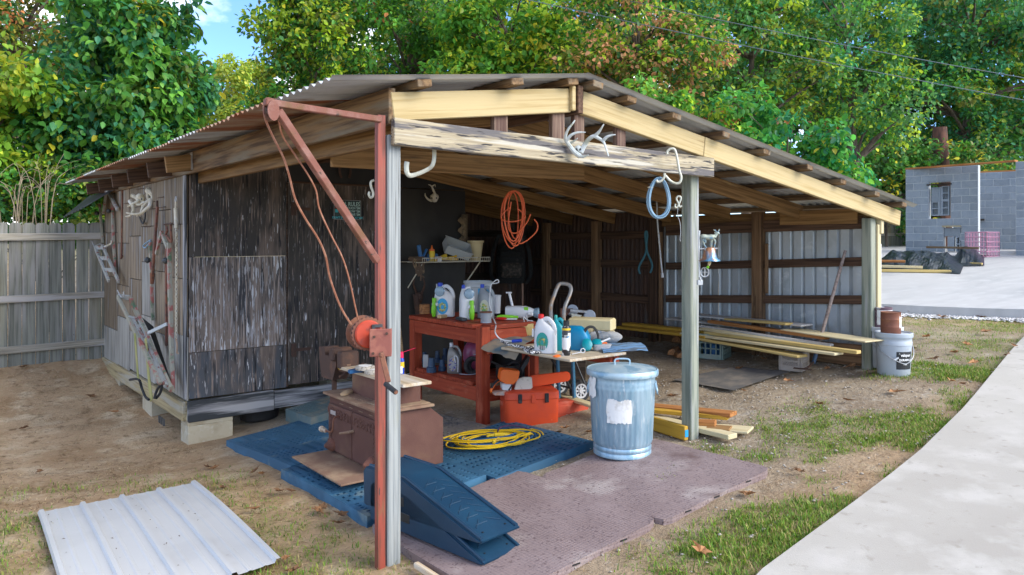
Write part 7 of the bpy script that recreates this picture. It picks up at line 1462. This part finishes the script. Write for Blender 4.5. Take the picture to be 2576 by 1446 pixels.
# buckets and paint cans
def bucket(label, p, m, lab=True, name='paint_bucket'):
    t_ = thing(name, label, 'bucket', p, -PHI); MB().lathe([(.128, 0), (.132, .006), (.146, .27), (.150, .272), (.150, .30), (.147, .305), (.147, .33), (.151, .335), (.151, .35)], 40).build('bucket_body', m, t_, True)
    MB().lathe([(.156, .34), (.158, .35), (.157, .375), (.152, .38), (.140, .372), (.138, .366), (.01, .366)], 40, cap0=False).build('lid', m, t_, True)
    MB().tube(catmull([(-.148, 0, .30), (-.145, -.06, .22), (-.09, -.15, .165), (.02, -.165, .12), (.10, -.135, .17), (.145, -.06, .24), (.148, 0, .30)], 6), .0035, 6).build('bail', GREYM, t_, True)
    if lab:
        P = []
        for i in range(9): a = R_(-108 + 64 * i / 8); P.append([((.1335 + .049 * z) * math.cos(a), (.1335 + .049 * z) * math.sin(a), z) for z in (.065, .22)])
        MB().grid(P).build('label', LABELK, t_)
        def lt(s, a, z, sz, nm, bold=.0006): rr = .1355 + .049 * z; text(nm, s, sz, TXTW, t_, Matrix.Rotation(R_(a + 90), 4, 'Z') @ Matrix.Translation((0, -rr, z)) @ Matrix.Rotation(R_(86), 4, 'X'), 'CENTER', bold)
        lt('valspar', -76, .180, .034, 'brand_text'); lt('DURAMAX', -76, .140, .026, 'brand_text'); lt('5 GAL', -76, .105, .012, 'brand_text')
        MB().tube([(.146 * math.cos(R_(-100)), .146 * math.sin(R_(-100)), .20), (.1475 * math.cos(R_(-98)), .1475 * math.sin(R_(-98)), .214), (.146 * math.cos(R_(-96)), .146 * math.sin(R_(-96)), .20)], .002, 4, closed=True).build('brand_mark', TXTW, t_)
        MB().box((-.055, -.15, .16), (.05, .012, .012), rot=rotY(-.5)).build('bail_grip', BUCKW, t_)
    return t_
k0 = onT(2247, 940); k0 = Vector((k0.x, k0.y, T(k0.x, k0.y) - .005)); bucket('pale blue paint bucket with a black label beside the corner post', k0, BUCK)
k1 = k0 + FW * .30 + RT * .07; k1.z = T(k1.x, k1.y) - .005; bucket('white plastic bucket standing behind the labelled paint bucket', k1, BUCKW, False)
t_ = thing('rusty_can', 'rusty paint can with peeling label on top of the labelled bucket', 'can', k0 + Vector((0, 0, .368)) - RT * .025, -PHI); MB().lathe([(.080, 0), (.083, .004), (.083, .055), (.085, .06), (.083, .065), (.083, .12), (.085, .125), (.083, .13), (.083, .185), (.086, .19), (.08, .192), (.078, .186), (.01, .186)], 32).build('can_body', mat('rust_can', (.20, .075, .045), .65, .2, layers=[((.30, .13, .06), (9, 9, 14), .5, .62, 4), ((.12, .05, .035), (20, 20, 20), .58, .68, 4)]), t_, True)
P = []
rg = random.Random(9)
for i in range(8): a = R_(-62 + 40 * i / 7); P.append([(.0845 * math.cos(a), .0845 * math.sin(a), z + rg.uniform(-.012, .012)) for z in (.06, .09, .12, .155)])
MB().grid(P).build('peeling_label', PAPER, t_)
t_ = thing('paint_can', 'paint can with a white label on top of the white bucket', 'can', k1 + Vector((0, 0, .368)) - RT * .02, -PHI); MB().lathe([(.080, 0), (.083, .004), (.083, .18), (.086, .186), (.08, .19), (.078, .182), (.01, .182)], 32).build('can_body', mat('paint_can_body', (.16, .10, .13), .5, .2, layers=[((.5, .5, .52), (9, 9, 9), .55, .62, 3)]), t_, True); P = [[(.084 * math.cos(a), .084 * math.sin(a), z) for z in (.03, .165)] for a in np.linspace(R_(-150), R_(-40), 12)]; MB().grid(P).build('label', PAPER, t_)
# paver on the gravel
p = onT(2447, 792); one(MB().box((0, 0, .045), (.34, .2, .10), bev=.008), 'stone_paver', BRICKP, 'tan stone paver lying on the gravel at the pad edge', 'paver', (p.x, p.y, T(p.x, p.y)), -PHI + .25)
# ================================================================ wood offcuts at the middle post foot
def off(u0, v0, h0, u1, v1, h1, w, th, m, label): o = board('plank', onT(u0, v0, h0), onT(u1, v1, h1), th, w, m); return tag(o, label, 'board', 'offcuts at the middle post foot')
off(1600, 1040, .03, 1843, 1098, .03, .10, .035, W_newpale, 'long pale two-by-four lying past the middle post')
off(1752, 1072, .02, 1888, 1082, .02, .19, .018, W_newpale, 'wide cream shelf board lying on the dirt')
off(1600, 1052, .05, 1726, 1090, .05, .036, .10, W_gold, 'golden two-by-four on edge with a blue sticker')
off(1600, 1018, .07, 1845, 1042, .08, .13, .03, W_orange, 'orange-brown board crossing behind the middle post')
off(1600, 1028, .08, 1832, 1050, .06, .07, .03, W_gold, 'narrow golden board lying over the orange-brown board')
off(1735, 1064, .05, 1800, 1066, .05, .10, .045, W_orange, 'short orange-brown block beside the middle post')
off(1762, 1076, .03, 1838, 1080, .03, .12, .03, W_brown, 'short tan offcut resting on the cream board')
q = onT(1731, 1092, .05); d_ = (onT(1726, 1090, .05) - onT(1600, 1052, .05)).normalized(); o = MB().box((0, 0, 0), (.003, .03, .05)).build('price_sticker', LBLUE); o.location = onT(1726, 1090, .05) + d_ * .003; o.rotation_euler[2] = math.atan2(d_.y, d_.x); st_o = [x for x in bpy.data.objects if x.get('label') == 'golden two-by-four on edge with a blue sticker'][0]
bpy.context.view_layer.update(); mw = st_o.matrix_local.inverted() @ (Matrix.Translation(o.location) @ Matrix.Rotation(o.rotation_euler[2], 4, 'Z')); o.parent = st_o; o.matrix_local = mw
# ================================================================ things on the concrete pad
def PAD(lat, z): q = cw(lat, z); return Vector((q.x, q.y, T(q.x, q.y) + .127))
def padat(u, z): return PAD((u - CU) / FPX * z, z)
mb = MB(); Pc = []
for i in range(46):
    col = []
    for j in range(22):
        s, t2 = i / 45, j / 21; u = 2190 + 225 * s + 20 * t2; z = 15.6 + 2.9 * t2 - 1.2 * s * (1 - t2); q = padat(u, z); e = min(1, 5 * min(s, 1 - s, t2 * 1.2, (1 - t2) * 1.2)); rid = .30 * math.sin(math.pi * min(1, t2 * 1.05)) ** .7 * (1 - .45 * s)
        hgt = max(0, e) * (rid + .16 * (fbm(np.float64(s * 7), np.float64(t2 * 4), 1.5, 12) - .45)) + .02 * abs(math.sin(s * 40 + t2 * 23)) * e; col.append((q.x, q.y, q.z + .01 + max(0, hgt)))
    Pc.append(col)
one(MB().grid(Pc), 'tarp', TARP, 'crumpled black plastic tarp heaped over lumber on the concrete pad', 'tarp', smooth=False)
Pc = []
for i in range(20):
    col = []
    for j in range(12):
        s, t2 = i / 19, j / 11; q = padat(2395 + 80 * s, 16.0 + 3.2 * t2); e = min(1, 4 * min(s, 1 - s, t2, 1 - t2)); col.append((q.x, q.y, q.z + .01 + max(0, e) * (.30 * (1 - abs(s - .35)) * math.sin(math.pi * t2) + .18 * (fbm(np.float64(s * 6), np.float64(t2 * 5), 1.6, 33) - .4))))
    Pc.append(col)
one(MB().grid(Pc), 'tarp', TARP, 'smaller crumpled black plastic tarp beside the pink wire crate', 'tarp')
for k, (u0, z0, u1, z1, h, m, l) in enumerate(((2200, 15.4, 2320, 15.0, .09, W_newpale, 'pale boards lying in front of the black tarp'), (2210, 15.1, 2390, 14.7, .03, W_new, 'long pine board lying on the pad before the tarp'), (2190, 15.7, 2275, 15.5, .17, W_orange, 'short tan board stacked beside the black tarp'), (2330, 17.6, 2462, 16.9, .33, W_dkbeam, 'dark timber holding down the black tarp'), (2400, 16.6, 2470, 16.2, .03, W_new, 'thin pine strip on the pad near the pink crate'))):
    tag(board('plank', padat(u0, z0) + Vector((0, 0, h)), padat(u1, z1) + Vector((0, 0, h)), .05, .16 if k < 3 else .08, m), l, 'board', 'boards on the concrete pad')
# pink wire crate
pc = padat(2470, 18.9); t_ = thing('wire_crate', 'pink wire dog crate standing on the concrete pad', 'crate', pc, -PHI + .55); w_, d_2, h_ = .62, .50, .60; mb = MB()
for k in range(9):
    x = -w_ / 2 + w_ * k / 8
    for y in (-d_2 / 2, d_2 / 2): mb.tube([(x, y, 0), (x, y, h_)], .009, 4)
    mb.tube([(x, -d_2 / 2, h_), (x, d_2 / 2, h_)], .009, 4); mb.tube([(x, -d_2 / 2, .01), (x, d_2 / 2, .01)], .009, 4)
for k in range(8):
    y = -d_2 / 2 + d_2 * k / 7
    for x in (-w_ / 2, w_ / 2): mb.tube([(x, y, 0), (x, y, h_)], .009, 4)
for k in range(6):
    z = h_ * k / 5
    for y in (-d_2 / 2, d_2 / 2): mb.tube([(-w_ / 2, y, z), (w_ / 2, y, z)], .011, 4)
    for x in (-w_ / 2, w_ / 2): mb.tube([(x, -d_2 / 2, z), (x, d_2 / 2, z)], .011, 4)
mb.build('wire_cage', PINKC, t_); MB().box((0, 0, .02), (w_ - .03, d_2 - .03, .02)).build('tray', BLACK, t_)
# ================================================================ dry leaves on the ground
def leafmesh(seed):
    rg = random.Random(seed); mb = MB(); n = 12; ring = []
    for k in range(n):
        a = 2 * math.pi * k / n; r = (.05 if k % 2 == 0 else .026) * rg.uniform(.75, 1.2) * (1.4 if k == 0 else 1); ring.append((r * math.cos(a), r * .75 * math.sin(a), .008 + .02 * rg.random() * abs(math.sin(a)) + .012 * math.cos(a) ** 2))
    mb.add([(0, 0, .006)] + ring, [(0, 1 + k, 1 + (k + 1) % n) for k in range(n)]); return mb
protos = [leafmesh(s).build('fallen_leaf', DRY) for s in range(4)]
spots = [(2300, 790), (2370, 800), (2468, 800), (2490, 795), (2430, 870), (2400, 890), (2350, 905), (2290, 880), (2450, 915), (2390, 960), (2560, 880), (2540, 900), (2480, 838), (2330, 850), (2260, 800), (2420, 968), (2130, 1010), (2060, 1020), (1980, 960), (1870, 985), (800, 1290), (810, 1283), (700, 1240), (730, 1238), (640, 1190), (660, 1195), (520, 1178), (540, 1180), (790, 1180), (850, 1320), (100, 1190), (60, 1080), (640, 1285), (560, 1230), (720, 1410), (740, 1440), (860, 1300), (1420, 1080), (1400, 1095), (1480, 1090), (1690, 1000), (1640, 975), (1950, 880), (1860, 930), (2080, 930), (1920, 905), (2140, 925), (1880, 1250), (1760, 1395), (2010, 1190), (2250, 990), (230, 1000), (290, 1040), (60, 925), (110, 905)]
for k, (u, v) in enumerate(spots):
    p = onT(u, v)
    if k < 4: o = protos[k]
    else: o = bpy.data.objects.new('fallen_leaf', protos[k % 4].data); COL.objects.link(o)
    o.location = (p.x, p.y, T(p.x, p.y) + .004); o.rotation_euler = (random.uniform(-.25, .25), random.uniform(-.25, .25), random.uniform(0, 6.28)); s = random.uniform(.7, 1.25) * (1.3 if p.x > 6 else 1); o.scale = (s, s, s)
    tag(o, 'dry curled brown leaf lying on the ground', 'leaf', 'fallen leaves')

# ================================================================ gear hung on the tool shed's side wall (plane X = 0)
ZA = zc(280, 540, 4.0156); ZBb = zc(330, 860, 3.614)
def A(x, y, d=.05): return onX(*ZA(x, y), -d)
def B(x, y, d=.05): return onX(*ZBb(x, y), -d)
def flat(parent, nm, a, b, w, t_, m): o = board(nm, a, b, t_ * 1.3, w * 1.35, m, parent, up=(1, 0, 0), bev=.002); return o
# upper stand
t1 = thing('tree_stand', 'camo-painted climbing tree stand hung high beside the fence', 'tree stand', (0, 0, 0))
flat(t1, 'frame_bar', A(75, 285), A(112, 765), .035, .02, CAMO); flat(t1, 'frame_bar', A(222, 270), A(262, 1140), .04, .02, CAMO)
flat(t1, 'yoke_bar', A(118, 405, .06), A(158, 105, .06), .03, .02, GALVS); flat(t1, 'yoke_bar', A(158, 105, .06), A(290, 355, .06), .035, .02, GALVS)
flat(t1, 'platform_rail', A(15, 800, .16), A(185, 1215, .16), .03, .02, GALVS); flat(t1, 'platform_rail', A(110, 790, .10), A(305, 1225, .10), .03, .02, GALVS)
for f in (.05, .35, .68): flat(t1, 'platform_rung', A(15 + 170 * f, 800 + 415 * f, .16), A(110 + 195 * f, 790 + 435 * f, .10), .035, .014, GALVS)
MB().tube(catmull([A(-15, 740, .18), A(10, 790, .16), A(90, 770, .12), A(100, 810, .1)], 4), .006, 6).build('wire_loop', GREYM, t1, True); MB().tube(catmull([A(105, 815, .1), A(205, 770, .08), A(215, 730, .08)], 4), .012, 6, flat=.5).build('strap', BONE, t1, True)
for q in ((42, 400), (182, 372)): MB().lathe([(.002, -.03), (.024, -.018), (.03, 0), (.024, .018), (.002, .03)], 12, c=A(*q, .09)).build('knob', DKGREY, t1, True)
# lower stand
t2_ = thing('tree_stand', 'large camo-painted tree stand with slatted platform and mossy straps', 'tree stand', (0, 0, 0))
flat(t2_, 'frame_bar', A(908, 760, .07), B(678, 1145, .10), .045, .025, CAMO); flat(t2_, 'frame_bar', A(684, 755, .05), B(465, 365, .05), .035, .02, CAMO)
flat(t2_, 'yoke_bar', A(758, 895, .08), A(820, 630, .08), .03, .02, CAMO); flat(t2_, 'yoke_bar', A(820, 630, .08), A(895, 815, .08), .03, .02, CAMO)
r0a, r0b, r1a, r1b = B(85, 105, .34), B(545, 1050, .22), B(215, 120, .24), B(660, 1110, .14)
flat(t2_, 'platform_rail', r0a, r0b, .03, .02, CAMO); flat(t2_, 'platform_rail', r1a, r1b, .045, .02, CAMO)
for f in (.0, .27): flat(t2_, 'platform_rung', r0a.lerp(r0b, f), r1a.lerp(r1b, f), .035, .02, GALVS)
for k in (.22, .42, .62, .82): flat(t2_, 'platform_slat', r0a.lerp(r0b, .28).lerp(r1a.lerp(r1b, .28), k), r0a.lerp(r0b, .98).lerp(r1a.lerp(r1b, .98), k), .022, .012, GALVS)
flat(t2_, 'brace_bar', B(412, 505, .20), B(620, 405, .08), .025, .012, GALVS)
P = [B(345, 330, .10), B(470, 430, .06), B(640, 960, .08), B(660, 1090, .12), B(430, 500, .18)]; MB().add(P, [(0, 1, 2, 3, 4)]).build('seat_fabric', BLACKR, t2_)
flat(t2_, 'strap', B(268, 505, .30), B(305, 1000, .28), .05, .004, MOSS); flat(t2_, 'strap', B(385, 560, .24), B(425, 1030, .24), .06, .005, MOSS); flat(t2_, 'strap', B(425, 1030, .24), B(450, 1235, .24), .065, .006, MOSS)
MB().tube(catmull([B(215, 1010, .28), B(310, 1005, .28), B(345, 1100, .26), B(385, 1195, .26), B(420, 1225, .26)], 4), .012, 6).build('bow_bar', BLACKR, t2_, True); MB().tube(catmull([B(480, 1215, .24), B(510, 1120, .22), B(560, 1060, .2), B(545, 1150, .2), B(500, 1210, .22)], 4), .012, 6).build('bow_bar', BLACKR, t2_, True)
MB().tube(catmull([B(80, 40, .34), B(130, 120, .33), B(150, 50, .32), B(150, 110, .32)], 4), .006, 6).build('wire_loop', GREYM, t2_, True)
for q in ((652, 965), (868, 972)): MB().lathe([(.002, -.032), (.026, -.018), (.032, 0), (.026, .018), (.002, .032)], 12, c=A(*q, .10)).build('knob', DKGREY, t2_, True)
# rusty bars and a hook
t3 = thing('rusty_lever', 'long rusty iron lever bar hanging on the side wall', 'bar'); flat(t3, 'bar', A(772, 320, .09), A(708, 1190, .09), .035, .015, RUST); MB().tube([A(712, 1120, .09), A(706, 1250, .09)], [.024, .018], 8).build('ferrule', RUST, t3, True); MB().tube([A(768, 255, .08), A(770, 330, .09)], .012, 6).build('end_pin', RUST_dk, t3, True)
t4 = thing('clevis_bar', 'rusty flat bar with a clevis hook hung near the chain', 'bar'); flat(t4, 'bar', A(880, 800, .05), B(612, 640, .05), .03, .014, RUST); MB().tube(catmull([A(880, 560, .09), A(892, 610, .1), A(875, 655, .1), A(905, 700, .1), A(940, 745, .1), A(935, 640, .1), A(930, 520, .08)], 4), .011, 6).build('clevis', RUST, t4, True); MB().tube([A(850, 535, .02), A(950, 522, .12)], .007, 6).build('nail', RUST_dk, t4)
one(MB().tube(catmull([A(352, 80, .03), A(345, 500, .03), A(340, 890, .03), A(330, 945, .03), A(348, 910, .03)], 4), .009, 6), 'thin_rod', RUST, 'thin rusty rod hanging between the antlers and the upper tree stand', 'rod', smooth=True)
one(MB().tube(catmull([A(690, 720, .04), A(620, 770, .05), A(600, 800, .05), A(630, 815, .05), A(690, 740, .04)], 5), .007, 6), 'cable_loop', BLCOIL, 'grey cable loop hanging behind the rusty lever', 'cable', smooth=True)
# chain with turnbuckle and hook
ch = thing('log_chain', 'log chain with a ring and hook hanging at the wall corner', 'chain'); MB().tube(arc((0, 0, 0), .022, 0, 360, 14, 'yz'), .006, 6, ).build('ring', GREYM, ch, True, loc=A(995, 232, .05)); MB().tube([A(993, 260, .05), A(990, 340, .05)], .008, 6).build('rod', BONE, ch, True); MB().tube([A(990, 340, .05), A(1000, 580, .05)], .017, 8).build('turnbuckle', BONE, ch, True)
a, b = A(1000, 590, .05), B(718, 560, .05); n = int((a - b).length / .033); lk = None
for k in range(n):
    p = a.lerp(b, (k + .5) / n)
    if lk is None:
        mb = MB(); mb.tube([(0, .010 * math.cos(t_), .022 * math.sin(t_)) for t_ in np.linspace(0, 2 * math.pi, 13)[:-1]], .0045, 5, closed=True); lk = mb.build('link', BONE, ch, True); o = lk
    else: o = bpy.data.objects.new('link', lk.data); COL.objects.link(o); o.parent = ch
    o.location = p; o.rotation_euler = (0, 0, R_(25 if k % 2 else 115))
MB().tube(catmull([B(716, 560, .05), B(728, 640, .05), B(726, 712, .05), B(738, 720, .05)], 4), .009, 6).build('hook', mat('hook_tan', (.40, .28, .20), .7), ch, True)
# antler bundle
da = (A(570, 250, .1) - CAM).dot(FW)
antlers('antler_bundle', 'bundle of bleached deer antlers hung on the side wall', ZA, da, (570, 230), [
 ([(650, 125, 0), (690, 150, -.02), (725, 205, -.04), (690, 240, -.06), (640, 265, -.08), (600, 320, -.1)], .026, .008, 'antler'), ([(725, 205, -.04), (755, 230, -.02), (770, 262, 0)], .018, .008, 'tine'), ([(690, 235, -.06), (680, 310, -.1), (630, 355, -.12), (570, 405, -.12), (480, 410, -.12), (395, 395, -.12)], .019, .006, 'antler'), ([(640, 355, -.12), (600, 380, -.12), (520, 435, -.1)], .012, .004, 'tine'),
 ([(465, 185, 0), (520, 215, -.02), (540, 250, -.04), (470, 290, -.06), (415, 320, -.06)], .018, .006, 'antler'), ([(440, 250, -.02), (475, 310, -.05), (480, 370, -.07), (440, 430, -.07), (385, 440, -.08)], .018, .005, 'antler'), ([(600, 260, -.02), (595, 330, -.04), (575, 380, -.06), (560, 440, -.06)], .016, .004, 'antler'), ([(520, 290, -.05), (560, 295, -.05), (620, 260, -.05)], .012, .006, 'tine'), ([(660, 140, 0), (655, 190, 0), (665, 240, -.02), (690, 260, -.02)], .016, .007, 'antler')], BONE, srad=(.05, .04, .06))
one(MB().tube(catmull([A(555, 440, .04), A(590, 520, .05), (A(620, 470, .05)), A(625, 370, .04)], 5), .014, 6, flat=.5), 'black_strap', BLACKR, 'black rubber strap dangling below the antler bundle', 'strap', smooth=True)
# nails
for k, (x, y) in enumerate(((800, 212), (820, 330), (700, 350), (380, 285), (560, 108), (640, 565))): one(MB().tube([A(x - 45, y + 8, .015), A(x + 45, y - 8, .03)], .004, 5), 'long_nail', RUST_dk, 'long dark nail sticking out of the side wall boards', 'nail', group='nails in the side wall')
# debris on the white sheet
SH = bpy.data.objects['roofing_panel']
mb = MB(); rg = random.Random(8)
for k in range(60):
    rb = rg.choice((-1.375, -1.14, -.92, -.69, -.47)); x = rb + .03 + abs(rg.gauss(0, .012)) if rg.random() < .75 else rg.uniform(-1.35, -.5); y = rg.uniform(.45, 2.0); s = rg.uniform(.004, .014); z = T(x, y) + .034; a = rg.uniform(0, 6); mb.add([(x + s * math.cos(a) + .03 * (y - .34), y + s * math.sin(a), z), (x - s * .5 * math.sin(a) + .03 * (y - .34), y + s * .5 * math.cos(a), z + .003), (x - s * math.cos(a) + .03 * (y - .34), y - s * math.sin(a), z + .001)], [(0, 1, 2)])
tag(mb.build('leaf_litter', mat('litter', (.09, .06, .04), .9)), 'dark leaf litter caught along the ribs of the white panel', 'litter', kind='stuff')
